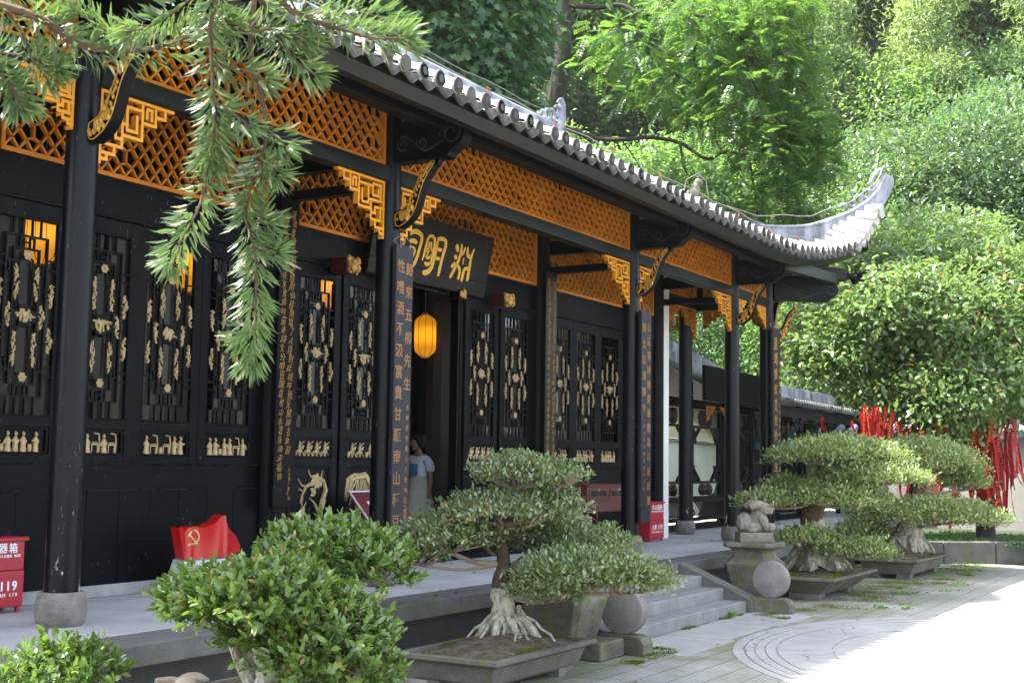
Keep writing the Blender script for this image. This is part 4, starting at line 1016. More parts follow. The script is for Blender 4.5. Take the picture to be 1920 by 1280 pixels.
board('couplet_board','greenish black board of two crowded lines of gold script right of the door',16.16,8.88,.80,4.01,.33,
  [(.075,.085,col_('武陵漁逝去真郎桃源在水間看綠解印津村是彭澤科行永進南去',3.84,.102)),(-.075,.085,col_('前浪西東鄉村落湖種香月噴談人春明念若移興歡常待北窗風清',3.86,.102))],mat='green',lm='goldpaint',wire=False,hand=1,seed=6,bold=-.006)
# the name board, leaning out over the door: the right-hand to left-hand reading of the photograph
sb=thing('name_board','large dark board with three big gold characters hung above the doorway','sign board',(13.07,8.92,3.43))
tl=math.atan2(.15,.78)
def SB(u,w,v): # u across, w out, v up along the leaning board
    return Vector((13.07+u,8.92-w*math.cos(tl)-v*math.sin(tl),3.43+v*math.cos(tl)-w*math.sin(tl)))
m=MB()
for (u0,u1,v0,v1) in ((-1.29,1.29,0,.185),(-1.29,1.29,.188,.60),(-1.29,1.29,.603,.80)):
    P=[SB(u0,0,v0),SB(u1,0,v0),SB(u1,-.05,v0),SB(u0,-.05,v0),SB(u0,0,v1),SB(u1,0,v1),SB(u1,-.05,v1),SB(u0,-.05,v1)]
    mm=MB().add(P,[(0,3,2,1),(4,5,6,7),(0,1,5,4),(1,2,6,5),(2,3,7,6),(3,0,4,7)]); part('board_plank',mm,M['sign'],sb,bevel=.003)
# brush strokes in a unit square, width in the last place
STK={'淵':[[(.10,.88,.10),(.17,.80,.12),(.20,.72,.08)],[(.10,.62,.07),(.17,.58,.10),(.20,.54,.06)],[(.03,.34,.05),(.10,.38,.10),(.18,.46,.07)],[(.33,.93,.06),(.36,.75,.09),(.32,.55,.09),(.22,.35,.08),(.10,.14,.10),(.05,.08,.06)],[(.36,.70,.08),(.46,.72,.07),(.52,.88,.06)],[(.24,.42,.06),(.36,.38,.08),(.45,.28,.09),(.43,.08,.08)],
   [(.62,.9,.06),(.66,.74,.09),(.74,.68,.09),(.86,.68,.08)],[(.93,.9,.06),(.86,.7,.08),(.85,.45,.10),(.86,.1,.11)],[(.50,.54,.14),(.55,.54,.16)],[(.60,.05,.08),(.62,.28,.10),(.68,.38,.08),(.84,.40,.07)]],
 '明':[[(.02,.32,.05),(.07,.5,.08),(.10,.82,.07),(.22,.92,.07),(.40,.86,.08),(.42,.6,.08),(.40,.28,.08)],[(.22,.78,.05),(.19,.62,.06),(.13,.52,.05)],[(.28,.78,.05),(.30,.66,.05),(.36,.58,.05)],[(.25,.58,.04),(.17,.42,.06),(.30,.42,.06),(.34,.5,.04)],[(.13,.28,.06),(.26,.26,.09),(.36,.30,.07)],
   [(.12,.08,.07),(.22,.06,.12),(.40,.14,.12),(.50,.32,.09),(.52,.82,.09)],[(.50,.88,.09),(.72,.92,.09),(.90,.84,.10),(.84,.5,.10),(.80,.05,.10)],[(.58,.66,.08),(.76,.66,.08)],[(.58,.45,.08),(.74,.45,.08)],[(.55,.86,.05),(.55,.40,.05)]],
 '祠':[[(.10,.95,.05),(.2,.88,.08),(.26,.85,.05)],[(.02,.74,.06),(.15,.76,.09),(.30,.76,.06)],[(.22,.70,.07),(.20,.5,.07),(.05,.36,.05)],[(.18,.62,.06),(.18,.1,.09)],[(.24,.5,.05),(.32,.44,.06)],[(.40,.82,.08),(.55,.92,.11),(.78,.90,.10),(.90,.82,.10),(.88,.6,.09),(.82,.30,.10),(.70,.12,.10)],[(.42,.68,.08),(.62,.70,.10),(.74,.66,.06)],[(.42,.50,.07),(.56,.54,.08),(.70,.50,.07),(.66,.34,.06)],[(.44,.50,.07),(.46,.32,.08),(.66,.33,.07)]]}
def brush(mb,ch,u0,v0,w,h):
    for st in STK[ch]:
        P=np.array(st); D=dense(P,10) if len(P)>2 else np.array([P[0]*(1-t)+P[1]*t for t in np.linspace(0,1,5)])
        n=len(D); Lf=[];Rt=[]
        for i in range(n):
            a=D[max(0,i-1)]; b=D[min(n-1,i+1)]; t=np.array([(b[0]-a[0])*w,(b[1]-a[1])*h]); t/=max(np.linalg.norm(t),1e-6); nn=np.array([-t[1],t[0]])*D[i][2]*.5*w*1.12
            if i in (0,n-1): nn=nn*.72
            c=np.array([u0+D[i][0]*w,v0+D[i][1]*h]); Lf.append(c+nn); Rt.append(c-nn)
        for out in (.007,):
            k=len(mb.v); mb.add([SB(p[0],out,p[1]) for p in Lf]+[SB(p[0],out,p[1]) for p in Rt]+[SB(p[0],-.001,p[1]) for p in Lf]+[SB(p[0],-.001,p[1]) for p in Rt],
              [(i,i+1,n+i+1,n+i) for i in range(n-1)]+[(2*n+i,2*n+i+1,i+1,i) for i in range(n-1)]+[(n+i,n+i+1,3*n+i+1,3*n+i) for i in range(n-1)]+[(0,n,3*n,2*n),(n-1,2*n-1,4*n-1,3*n-1)])
for ch,u0 in (('祠',-.80),('明',-.27),('淵',.37)):
    L=MB(); brush(L,ch,u0,.11,.51,.54); part('character',L,M['signgold'],sb)
# ---------------------------------------------------------------- lanterns
def lantern(x,y,z,label,first=[None]):
    if first[0]: return copy_tree(first[0],(x,y,z),.2*x,label)
    t=thing('silk_lantern',label,'lantern',(x,y,z),group='lit yellow lanterns inside the hall',local=True); first[0]=t
    pr=[(.055,-.31),(.07,-.30),(.15,-.235),(.165,-.19),(.168,0),(.165,.19),(.15,.235),(.07,.30),(.055,.305)]
    m=MB().lathe(pr,(0,0,0),10,2,0,False); part('shade',m,M['lantern'],t,False)
    m=MB()
    for k in range(10): a=2*PI*k/10; m.tube([(r*1.02*math.cos(a),r*1.02*math.sin(a),z_) for r,z_ in pr],.0035,4,False)
    part('rib',m,M['black'],t)
    m=MB().lathe([(.062,-.325),(.062,-.30)],(0,0,0),14).lathe([(.05,.30),(.05,.33)],(0,0,0),14); part('rim',m,M['amber'],t)
    m=MB().tube([(0,0,.33),(0,0,1.3)],.006,5); part('cord',m,M['metal'],t)
    m=MB().ball((0,0,.05),(.028,.028,.03),8,6); part('bulb',m,M['bulb'],t)
    ld=bpy.data.lights.new('lantern_light','POINT'); ld.energy=.28; ld.color=(1,.62,.25); ld.shadow_soft_size=.035; lo=bpy.data.objects.new('lantern_light',ld); COL.objects.link(lo); lo.parent=t; lo.location=(0,0,.0); ld.use_shadow=True
    return t
lantern(15.30,10.5,3.07,'glowing yellow paper lantern hanging in the open doorway')
p=onp(80,440,1,10.6); lantern(*p,'glowing lantern behind the leftmost window, upper corner')
p=onp(352,498,1,10.6); lantern(*p,'glowing lantern behind the window above the red flag sculpture')
p=onp(976,606,1,10.6); lantern(*p,'glowing lantern glimpsed through the door leaf right of the doorway')
p=onp(598,560,1,11.0); lantern(p[0]+.3,p[1],p[2]+.2,'lantern dimly seen through the door leaf with the deer panel')
# ---------------------------------------------------------------- red cabinets for fire extinguishers
def firebox(x,y,rz,label,sc=1):
    t=thing('extinguisher_cabinet',label,'fire cabinet',(x,y,0),rz,local=True)
    w,d,h=.52*sc,.24*sc,.60*sc
    m=MB().box((-w/2,-d/2,.05),(w/2,d/2,h*.56)).box((-w/2+.005,-d/2+.003,h*.565),(w/2-.005,d/2,h-.03)); part('body',m,M['boxred'],t,bevel=.004)
    m=MB().box((-w/2-.02,-d/2-.02,h-.03),(w/2+.02,d/2+.01,h)); part('lid',m,M['boxred'],t,bevel=.004)
    for sx in (-1,1):
        for sy in (-1,1):
            m=MB().bar((sx*(w/2-.03),sy*(d/2-.03),0),(sx*(w/2-.03),sy*(d/2-.03),.055),.03,.03,(1,0,0)); part('foot',m,M['boxred'],t)
    L=MB(); y0=-d/2-.002
    def line(s,z,size,sp,b=.01,xs=0):
        for i,c in enumerate(s):
            if c!=' ': letter(L,c,(xs+(i-(len(s)-1)/2)*sp,y0,z),(1,0,0),(0,0,1),size,size,b,(0,-1,0),.0015)
    line('灭火器箱',h*.86,.085*sc,.095*sc); line('FIRE EXTINGUISHER BOX',h*.755,.030*sc,.0205*sc,.02)
    line('火警',h*.36,.08*sc,.085*sc,.01,-.10*sc); line('119',h*.36,.10*sc,.06*sc,.03,.11*sc); line('FIRE ALARM 119',h*.24,.04*sc,.029*sc,.025)
    part('lettering',L,M['rwhite'],t)['kind']='stuff'; return t
firebox(6.79,8.84,0,'red extinguisher cabinet at the near end of the gallery, cut by the picture edge')
firebox(19.62,8.88,0,'small red cabinet standing by the white wall end',1.08)
# ---------------------------------------------------------------- red flag sculpture on its pale base
t=thing('flag_sculpture','glossy red waving flag sculpture with yellow emblem leaning on a pale base','sculpture',(9.0,8.62,.32))
O=[(8.59,.62),(8.66,.62),(8.68,.585),(8.73,.61),(8.80,.625),(8.88,.615),(8.96,.62),(9.04,.655),(9.11,.715),(9.16,.72),(9.17,.66),(9.20,.60),(9.29,.55),(9.38,.49),(9.43,.43),(9.445,.37),(9.38,.36),(9.30,.325),(9.25,.30),(9.22,.325),(9.12,.325),(9.04,.33),(8.97,.325),(8.88,.32),(8.78,.322),(8.70,.325)]
rows=[]
m=MB()
def yw(x): return 8.56+.035*math.sin((x-8.6)*8.5)
n=len(O)
m.add([(x,yw(x),z) for x,z in O]+[(x,yw(x)+.11,z+.01) for x,z in O],[(i,(i+1)%n,n+(i+1)%n,n+i) for i in range(n)])
# face as strips between a top and a bottom curve so that it waves
top=[(8.59,.62),(8.66,.62),(8.68,.585),(8.73,.61),(8.80,.625),(8.88,.615),(8.96,.62),(9.04,.655),(9.11,.715),(9.16,.72),(9.17,.66),(9.20,.60),(9.29,.55),(9.38,.49),(9.43,.43),(9.445,.37)]
bot=[(8.70,.325),(8.74,.323),(8.755,.322),(8.78,.322),(8.84,.321),(8.91,.321),(8.99,.326),(9.06,.33),(9.13,.325),(9.17,.325),(9.19,.325),(9.22,.325),(9.30,.325),(9.36,.35),(9.42,.365),(9.445,.368)]
for s in (0,1):
    m.grid([[(a[0]*(1-q)+b[0]*q,yw(a[0]*(1-q)+b[0]*q)+s*.11,(a[1]*(1-q)+b[1]*q)+s*.01) for q in np.linspace(0,1,9)] for a,b in zip(top,bot)])
part('flag',m,M['red'],t,True)
E_=MB()
c0=Vector((8.805,0,.525))
def em(P,r):
    for a,b in zip(P[:-1],P[1:]):
        a=(c0.x+a[0]*.075,c0.z+a[1]*.075); b=(c0.x+b[0]*.075,c0.z+b[1]*.075)
        E_.bar((a[0],yw(a[0])-.003,a[1]),(b[0],yw(b[0])-.003,b[1]),r,.006,(0,1,0))
arc=[(.95*math.cos(a)-.05,.85*math.sin(a)+.05) for a in np.linspace(1.45,-1.95,14)]
em(arc,.012); em([(-.55,-.75),(-.75,-1.0)],.02); em([(-.6,.35),(.75,-.9)],.013); em([(-.85,.2),(-.25,.75)],.02)
part('emblem',E_,M['emblem'],t)
t=thing('sculpture_base','pale grey tapered base with printed lines under the red flag','pedestal',(9.0,8.62,0))
m=MB().add([(8.70,8.42,0),(9.38,8.42,0),(9.38,8.86,0),(8.70,8.86,0),(8.77,8.50,.32),(9.29,8.50,.32),(9.29,8.80,.32),(8.77,8.80,.32)],[(0,3,2,1),(4,5,6,7),(0,1,5,4),(1,2,6,5),(2,3,7,6),(3,0,4,7)])
part('block',m,M['base'],t,bevel=.004)
def onb(u,v): # across, up on the sloping face
    return Vector((9.03+u,8.42+.08*v/.32-.003,v))
L=MB(); up=Vector((0,.08,.32)).normalized()
for i,c in enumerate('党员先锋岗红色阵地服务'): letter(L,c,onb(-.16+i*.033,.235),(1,0,0),up,.03,.03,.01)
part('red_print',L,M['rprint'],t)['kind']='stuff'
L=MB()
for k,s in enumerate(('以人民为中心做好本职工作','发挥模范带头作用热情服务','为游客提供优质文明服务')):
    for i,c in enumerate(s): letter(L,c,onb(-.18+i*.031,.20-k*.027),(1,0,0),up,.02,.02,.01)
for i,c in enumerate('柳州文旅'): letter(L,c,onb(-.02+i*.026,.277),(1,0,0),up,.022,.022,.01)
part('dark_print',L,M['bprint'],t)['kind']='stuff'
L=MB(); L.ball(onb(-.065,.278),(.016,.004,.018),8,6); part('round_logo',L,M['bluep'],t)
# ---------------------------------------------------------------- slanted reading stand beside the left door column
q0=onp(655,921,1,8.75); sx=q0[0]; sz=q0[2]
t=thing('reading_stand','dark red slanted notice board with pale edge behind the column left of the doorway','notice stand',(sx+.4,8.6,0))
def SP(u,v): return (sx+u,8.75-.36*v,sz-.40*v)   # across, down the slope
m=MB(); 
m.add([SP(0,0),SP(.85,0),SP(.85,1),SP(0,1)]+[(a,b+.02,c-.02) for a,b,c in (SP(0,0),SP(.85,0),SP(.85,1),SP(0,1))],[(0,3,2,1),(4,5,6,7),(0,1,5,4),(1,2,6,5),(2,3,7,6),(3,0,4,7)]); part('board',m,M['maroon'],t)
m=MB()
for a,b in ((SP(0,0),SP(.85,0)),(SP(0,0),SP(0,1)),(SP(0,1),SP(.85,1))): m.bar(a,b,.016,.016)
part('edge_strip',m,M['base'],t)
def lifted(p): return (p[0],p[1]-.004,p[2]+.004)
m=MB().add([lifted(SP(.18,.28)),lifted(SP(.36,.28)),lifted(SP(.36,.5)),lifted(SP(.18,.5))],[(0,3,2,1)]); part('paper_note',m,M['rwhite'],t)
for x in (sx+.2,sx+.65):
    m=MB().bar((x,8.6,0),(x,8.6,sz-.19),.05,.05,(1,0,0)); part('leg',m,M['maroon'],t)
# ---------------------------------------------------------------- red-brown table with glazed drawers
t=thing('drawer_table','red-brown wooden table with two glazed drawers against the wall right of the doorway','table',(17.1,8.7,0))
x0,x1,y0,y1=16.5,17.85,8.45,9.02
m=MB().box((x0-.02,y0-.02,.93),(x1+.02,y1,.96)); part('table_top',m,M['wood'],t,bevel=.006)
m=MB().box((x0,y0,.68),(x1,y1,.93)); part('drawer_case',m,M['wood'],t,bevel=.004)
for a in (x0+.05,x0+.72):
    m=MB().box((a,y0-.012,.74),(a+.58,y0-.001,.905)); d=part('drawer',m,M['wood'],t,bevel=.003)
    for b in (a+.05,a+.31): g=MB().box((b,y0-.017,.79),(b+.22,y0-.0125,.865)); part('glass',g,M['glass'],d)
    g=MB().ball((a+.29,y0-.02,.88),.014); part('keyhole_plate',g,M['base'],d)
m=MB().box((x0-.006,y0+.12,.745),(x0-.001,y0+.46,.89)); part('side_glass',m,M['glass'],t)
m=MB()
for z in (.74,.89): m.box((x0-.010,y0+.11,z),(x0-.004,y0+.47,z+.008))
for y in (y0+.11,y0+.46): m.box((x0-.011,y,.74),(x0-.0045,y+.008,.898))
part('side_frame',m,M['base'],t)
m=MB().prism([(x0+.01,.68),(x1-.01,.68),(x1-.01,.60),(x1-.18,.56),(x0+.18,.56),(x0+.07,.585),(x0+.01,.56)],1,y0+.01,y0+.035); part('apron',m,M['wood'],t)
for x in (x0+.03,x1-.05):
    for y in (y0+.03,y1-.05):
        m=MB().add([(x-.03,y-.03,.68),(x+.035,y-.03,.68),(x+.035,y+.03,.68),(x-.03,y+.03,.68),(x-.02,y-.02,0),(x+.012,y-.02,0),(x+.012,y+.02,0),(x-.02,y+.02,0)],[(0,1,2,3),(4,7,6,5),(0,4,5,1),(1,5,6,2),(2,6,7,3),(3,7,4,0)]); part('leg',m,M['wood'],t)
# ---------------------------------------------------------------- the visitor in the doorway
def skin_mesh(V,E,Rd,root,sub=2):
    me=bpy.data.meshes.new('body'); me.from_pydata(V,E,[]); o=bpy.data.objects.new('body',me); COL.objects.link(o)
    o.modifiers.new('s','SKIN'); sk=me.skin_vertices[0].data
    for i,r_ in enumerate(Rd): sk[i].radius=r_ if hasattr(r_,'__len__') else (r_,r_)
    sk[root].use_root=True
    s=o.modifiers.new('u','SUBSURF'); s.levels=sub; s.render_levels=sub
    dg=bpy.context.evaluated_depsgraph_get(); out=bpy.data.meshes.new_from_object(o.evaluated_get(dg)); bpy.data.objects.remove(o)
    out.polygons.foreach_set('use_smooth',[True]*len(out.polygons)); return out
# own space: faces -x (to the picture's left), feet on z=0, 1.6 m tall
t=thing('person','woman in a white T-shirt and long cream skirt looking left inside the doorway','person',(14.02,9.72,0),R(-4),local=True); t.location.y=10.0; t.location.x=14.48
V=[(0,0,.86),(0,0,1.02),(0,0,1.18),(0,0,1.30),(-.005,0,1.37),(-.02,0,1.43),
   (0,-.09,1.28),(.0,-.17,1.26),(.01,-.205,1.02),(-.02,-.20,.80),(-.03,-.195,.72),
   (0,.09,1.28),(.0,.17,1.26),(.01,.205,1.02),(-.02,.20,.80),(-.03,.195,.72),
   (0,-.085,.80),(-.005,-.09,.46),(.02,-.09,.09),(-.07,-.095,.035),(0,.085,.80),(-.005,.09,.46),(.02,.09,.09),(-.07,.095,.035)]
E2=[(0,1),(1,2),(2,3),(3,4),(4,5),(3,6),(6,7),(7,8),(8,9),(9,10),(3,11),(11,12),(12,13),(13,14),(14,15),(0,16),(16,17),(17,18),(18,19),(0,20),(20,21),(21,22),(22,23)]
Rd=[(.10,.14),(.085,.12),(.09,.135),(.07,.10),.045,.045,.05,.047,.037,.028,.026,.05,.047,.037,.028,.026,.085,.055,.038,.03,.085,.055,.038,.03]
body=skin_mesh(V,E2,Rd,0)
# head with brow, nose, lips, chin and ears, joined to the body mesh
h=MB(); h.ball((-.015,0,1.51),(.092,.073,.105),16,12); h.ball((-.045,0,1.455),(.055,.052,.055),12,8); h.tube([(-.10,0,1.525),(-.122,0,1.49),(-.10,0,1.478)],[.008,.015,.010],6); h.ball((-.094,0,1.455),(.012,.024,.010),8,5); h.ball((-.082,0,1.418),(.02,.025,.018),8,5)
for s in (-1,1):
    h.ball((.005,s*.075,1.505),(.020,.010,.030),8,6); h.ball((-.088,s*.030,1.525),(.014,.016,.009),8,5)
hm=remesh(h,.010,3); hm.transform(Matrix.Rotation(R(-40),4,'Z'))
bm=bmesh.new(); bm.from_mesh(body); bm.from_mesh(hm)
# hands: palm, four unequal bent fingers and a thumb
for s in (-1,1):
    hd=MB(); wx,wy,wz=-.03,s*.195,.72
    hd.ball((wx-.003,wy,wz-.045),(.030,.014,.045),8,6)
    for k,L in enumerate((.062,.072,.068,.052)):
        fx=wx-.024+k*.015; hd.tube([(fx,wy,wz-.07),(fx-.003,wy-s*.004,wz-.085-L*.35),(fx-.002,wy-s*.018,wz-.085-L*.7),(fx,wy-s*.034,wz-.085-L*.85)],[.009,.0085,.0075,.006],6)
    hd.tube([(wx-.025,wy,wz-.03),(wx-.045,wy-s*.012,wz-.055),(wx-.045,wy-s*.022,wz-.085)],[.011,.0095,.007],6)
    bm.from_mesh(mesh_of('h',hd))
bm.to_mesh(body); bm.free(); body.polygons.foreach_set('use_smooth',[True]*len(body.polygons))
link('body',body,M['skin'],t)
hr=MB(); hr.ball((.015,0,1.535),(.10,.085,.10),14,10); hr.ball((.07,0,1.49),(.05,.065,.09),10,8); hr.ball((-.045,0,1.595),(.06,.062,.035),10,6); hr.ball((.105,0,1.50),(.035,.035,.045),8,6)
for s in (-1,1): hr.tube([(-.06,s*.06,1.58),(-.03,s*.082,1.53),(-.025,s*.08,1.47)],[.02,.016,.008],6)
hr.ball((-.07,0,1.578),(.045,.075,.030),10,6); hr.ball((.02,-.06,1.50),(.055,.035,.07),10,6); hr.ball((.02,.06,1.50),(.055,.035,.07),10,6)
hm=remesh(hr,.014,3); hm.transform(Matrix.Rotation(R(-40),4,'Z')); link('hair',hm,M['hair'],t)
V=[(0,0,1.0),(0,0,1.12),(0,0,1.22),(0,0,1.29),(0,-.10,1.29),(.0,-.185,1.24),(.01,-.205,1.10),(0,.10,1.29),(.0,.185,1.24),(.01,.205,1.10)]
sm=skin_mesh(V,[(0,1),(1,2),(2,3),(3,4),(4,5),(5,6),(3,7),(7,8),(8,9)],[(.125,.155),(.115,.15),(.112,.15),(.075,.10),.065,.068,.066,.065,.068,.066],0); link('t_shirt',sm,M['shirt'],t)
p=MB(); p.grid([[(-.128+.010*abs(y)/.07,y,z) for y in np.linspace(-.075,.075,6)] for z in (1.06,1.12,1.17,1.22)]); part('shirt_print',p,M['bluep'],t)
sk_=MB(); rows=[]
for z,r_ in ((1.05,.125),(1.0,.145),(.9,.175),(.7,.215),(.5,.25),(.3,.275),(.16,.285)):
    rows.append([((r_*.85+.012*math.sin(k*PI*2/8+z*2)*(1.05-z))*math.cos(2*PI*k/48),(r_+.012*math.sin(k*PI*2/5)*(1.05-z)*1.4)*math.sin(2*PI*k/48),z) for k in range(49)])
sk_.grid(rows); part('skirt',sk_,M['skirt'],t,True)
for s in (-1,1):
    f=MB(); f.ball((-.04,s*.092,.035),(.12,.042,.04),10,6); f.box((-.15,s*.092-.04,0),(.075,s*.092+.04,.02)); part('shoe',f,M['shoe'],t,True)
w=MB().lathe([(.031,.735),(.031,.75)],(-.03,-.195,0),10); part('bracelet',w,M['base'],t)
# ---------------------------------------------------------------- stone lions on waisted pedestals
def pedestal(x,y,rz,label):
    t=thing('stone_pedestal',label,'pedestal',(x,y,GZ),rz,local=True)
    def sq(pr,ch=.06):
        m=MB(); rows=[]
        for w,z in pr:
            c=ch*w/.33; P=[(w,-w+c),(w,w-c),(w-c,w),(-w+c,w),(-w,w-c),(-w,-w+c),(-w+c,-w),(w-c,-w),(w,-w+c)]
            rows.append([(a,b,z) for a,b in P])
        m.grid(rows); n=len(m.v); m.f.append(tuple(range(8))); m.f.append(tuple(range(n-9,n-1))); return m
    part('body',sq([(.22,0),(.23,.05),(.275,.30),(.325,.50),(.33,.535),(.30,.565),(.245,.62),(.225,.68),(.24,.71),(.285,.745)]),M['mossy'],t,bevel=.006)
    part('top_slab',sq([(.31,.745),(.335,.76),(.335,.805),(.32,.815)]),M['mossy'],t,bevel=.006)
    return t
pedestal(16.46,5.93,0,'waisted mossy stone pedestal right of the steps, carrying the full lion')
pedestal(10.98,5.86,0,'tapered stone pedestal left of the steps, half hidden by the front bonsai')
def lion(x,y,z,rz,label,flip=1):
    t=thing('stone_lion',label,'lion statue',(x,y,z),rz,local=True)
    m=MB().box((-.23,-.19,0),(.21,.19,.13)); part('plinth',m,M['lion'],t,bevel=.014,seg=2)
    b=MB()
    b.ball((-.02,.0,.20),(.19,.15,.10)); b.ball((-.13,.02,.26),(.10,.14,.13)); b.ball((-.19,0,.24),(.055,.12,.12))            # body, haunches, tail
    b.ball((.04,.0,.30),(.11,.13,.15)); b.ball((.09,.0,.26),(.10,.12,.13))                                                    # chest
    for s in (-1,1):
        b.tube([(.06,s*.10,.33),(.10,s*.13,.25),(.15,s*.125,.165)],[.065,.058,.05],8); b.ball((.18,s*.11,.155),(.055,.05,.034))
        b.ball((-.06,s*.145,.16),(.08,.045,.035))
    b.ball((.09,-.02,.455),(.115,.115,.085)); b.ball((.17,-.03,.43),(.075,.09,.055)); b.box((.12,-.12,.475),(.235,.06,.495)); b.ball((.18,-.03,.39),(.066,.075,.028)); b.box((.1,-.11,.375),(.2,.05,.40))
    for s in (-1,1):
        b.tube([(.07,s*.09,.50),(-.02,s*.155,.50),(-.10,s*.165,.45)],[.045,.060,.040],8)
        b.ball((.225,s*.045-.03,.462),(.024,.024,.022))
    b.ball((.24,-.03,.435),(.022,.04,.02)); b.ball((.19,-.15,.20),(.06,.055,.06))
    me=remesh(b,.0085,1); link('figure',me,M['lion'],t); return t
lion(16.46,5.93,GZ+.815,R(-58),'squat pale stone lion with drooping ears on the pedestal right of the steps')
lion(10.98,5.86,GZ+.815,R(-40),'weathered stone lion behind the front bonsai, only its back and head showing')
# ---------------------------------------------------------------- drum stones at the foot of the steps
def drum(x,y,label):
    t=thing('drum_stone',label,'drum stone',(x,y,GZ),0,local=True)
    m=MB().prism([(-.24,0),(.24,0),(.24,.185),(-.14,.185),(-.20,.165),(-.24,.11)],0,-.115,.115); part('plinth',m,M['mossy'],t,bevel=.012,seg=2)
    m=MB().lathe([(.185,-.085),(.222,-.07),(.228,-.05),(.228,.05),(.222,.07),(.185,.085)],(0,.02,.185+.222),48,0); part('drum',m,M['drum'],t,True)
    return t
drum(15.66,5.40,'round drum stone at the far side of the steps, beside the lion pedestal')
drum(11.42,5.42,'round drum stone at the near side of the steps, below the front bonsai')
m=MB().box((10.75,5.35,GZ),(11.25,5.75,GZ+.17)); o=tag(part('footing_stone',m,M['mossy'],None,bevel=.015),'low mossy footing block between the front planter and the near drum stone','stone block')
# ---------------------------------------------------------------- planters
rng=np.random.default_rng(11)
def planter(x0,x1,y0,y1,zt,label,foot=True,inset=.12,fh=.07):
    cx_,cy_=(x0+x1)/2,(y0+y1)/2
    t=thing('stone_planter',label,'planter',(cx_,cy_,GZ))
    zb=GZ+fh
    def loop(w,z): return [(x0+w,y0+w,z),(x1-w,y0+w,z),(x1-w,y1-w,z),(x0+w,y1-w,z),(x0+w,y0+w,z)]
    m=MB().grid([loop(inset+.03,zb),loop(inset,zb+.02),loop(.075,zt-.07),loop(.03,zt-.045),loop(0,zt-.04),loop(0,zt),loop(.06,zt+.002),loop(.075,zt-.05),loop(.12,zt-.08)]); m.add(loop(inset+.03,zb)[:4],[(0,1,2,3)])
    part('trough',m,M['pot'],t,bevel=.006)
    if foot:
        for sx,sy in ((0,0),(1,0),(0,1),(1,1)):
            fx=x0+inset+.03 if not sx else x1-inset-.30; fy=y0+inset+.02 if not sy else y1-inset-.24
            m=MB().prism([(fx,GZ),(fx+.27,GZ),(fx+.27,zb+.01),(fx,zb+.01)] if False else [(fx-.02,zb+.01),(fx-.02,GZ+.0),(fx+.10,GZ),(fx+.15,GZ+.03),(fx+.20,GZ+.02),(fx+.27,zb+.01)],1,fy,fy+.22); part('foot',m,M['pot'],t,bevel=.005)
    # heaped soil
    nx,ny=22,14; rows=[]
    for j in range(ny+1):
        r_=[]
        for i in range(nx+1):
            u,v=i/nx,j/ny; e=min(u,1-u,v,1-v)*6
            r_.append((x0+.07+(x1-x0-.14)*u,y0+.07+(y1-y0-.14)*v,zt-.045+.05*min(1,e)+.035*math.sin(u*9+v*4)*min(1,e)*.5+rnd.random()*.012+.06*math.exp(-((u-.5)**2+(v-.5)**2)*14)))
        rows.append(r_)
    part('soil',MB().grid(rows),M['soil'],t,True)
    return t
def tufts(name,x0,x1,y0,y1,z,n,L,mat,label,cat,seed,spots=8,rad=.12,up=.5,W=None):
    """low moss cushions or weeds: many tiny leaves in spots"""
    g=np.random.default_rng(seed); c=np.stack([g.uniform(x0,x1,spots),g.uniform(y0,y1,spots)],1); i=g.integers(0,spots,n)
    P=np.zeros((n,3)); P[:,:2]=c[i]+g.normal(size=(n,2))*rad*(.4+.6*g.random((spots,1))[i]); P[:,2]=z+g.random(n)*.012
    P[:,0]=np.clip(P[:,0],x0,x1); P[:,1]=np.clip(P[:,1],y0,y1)
    A=unit(g.normal(size=(n,3))*np.array([1,1,.3])+np.array([0,0,up])); N=unit(rdir(g,n)+np.array([0,0,.8]))
    me=leaf_mesh(name,P,A,N,L*(.6+.8*g.random(n)),(W or L*.45)*(.7+.6*g.random(n)),'fold',g); o=link(name,me,M[mat]); return tag(o,label,cat,kind='stuff')
planter(8.55,10.25,5.14,6.12,-.27,'long low stone planter at the front holding the spreading bonsai')
planter(17.18,19.42,5.08,6.08,-.24,'stone planter just behind the far drum stone, thick with moss',inset=.26)
planter(21.50,23.9,4.98,6.02,-.24,'farthest stone planter on short scrolled feet, before the raised bed',inset=.14)
tufts('moss',8.62,10.18,5.2,6.05,-.285,2600,.020,'lf_moss','moss cushions on the soil of the front planter','moss',1,16,.10)
tufts('moss',17.25,19.3,5.12,5.95,-.25,6000,.026,'lf_moss','thick moss spilling over the middle planter','moss',2,22,.16)
tufts('moss',21.6,23.8,5.02,5.9,-.25,2200,.028,'lf_moss','moss along the rim of the farthest planter','moss',3,14,.12)
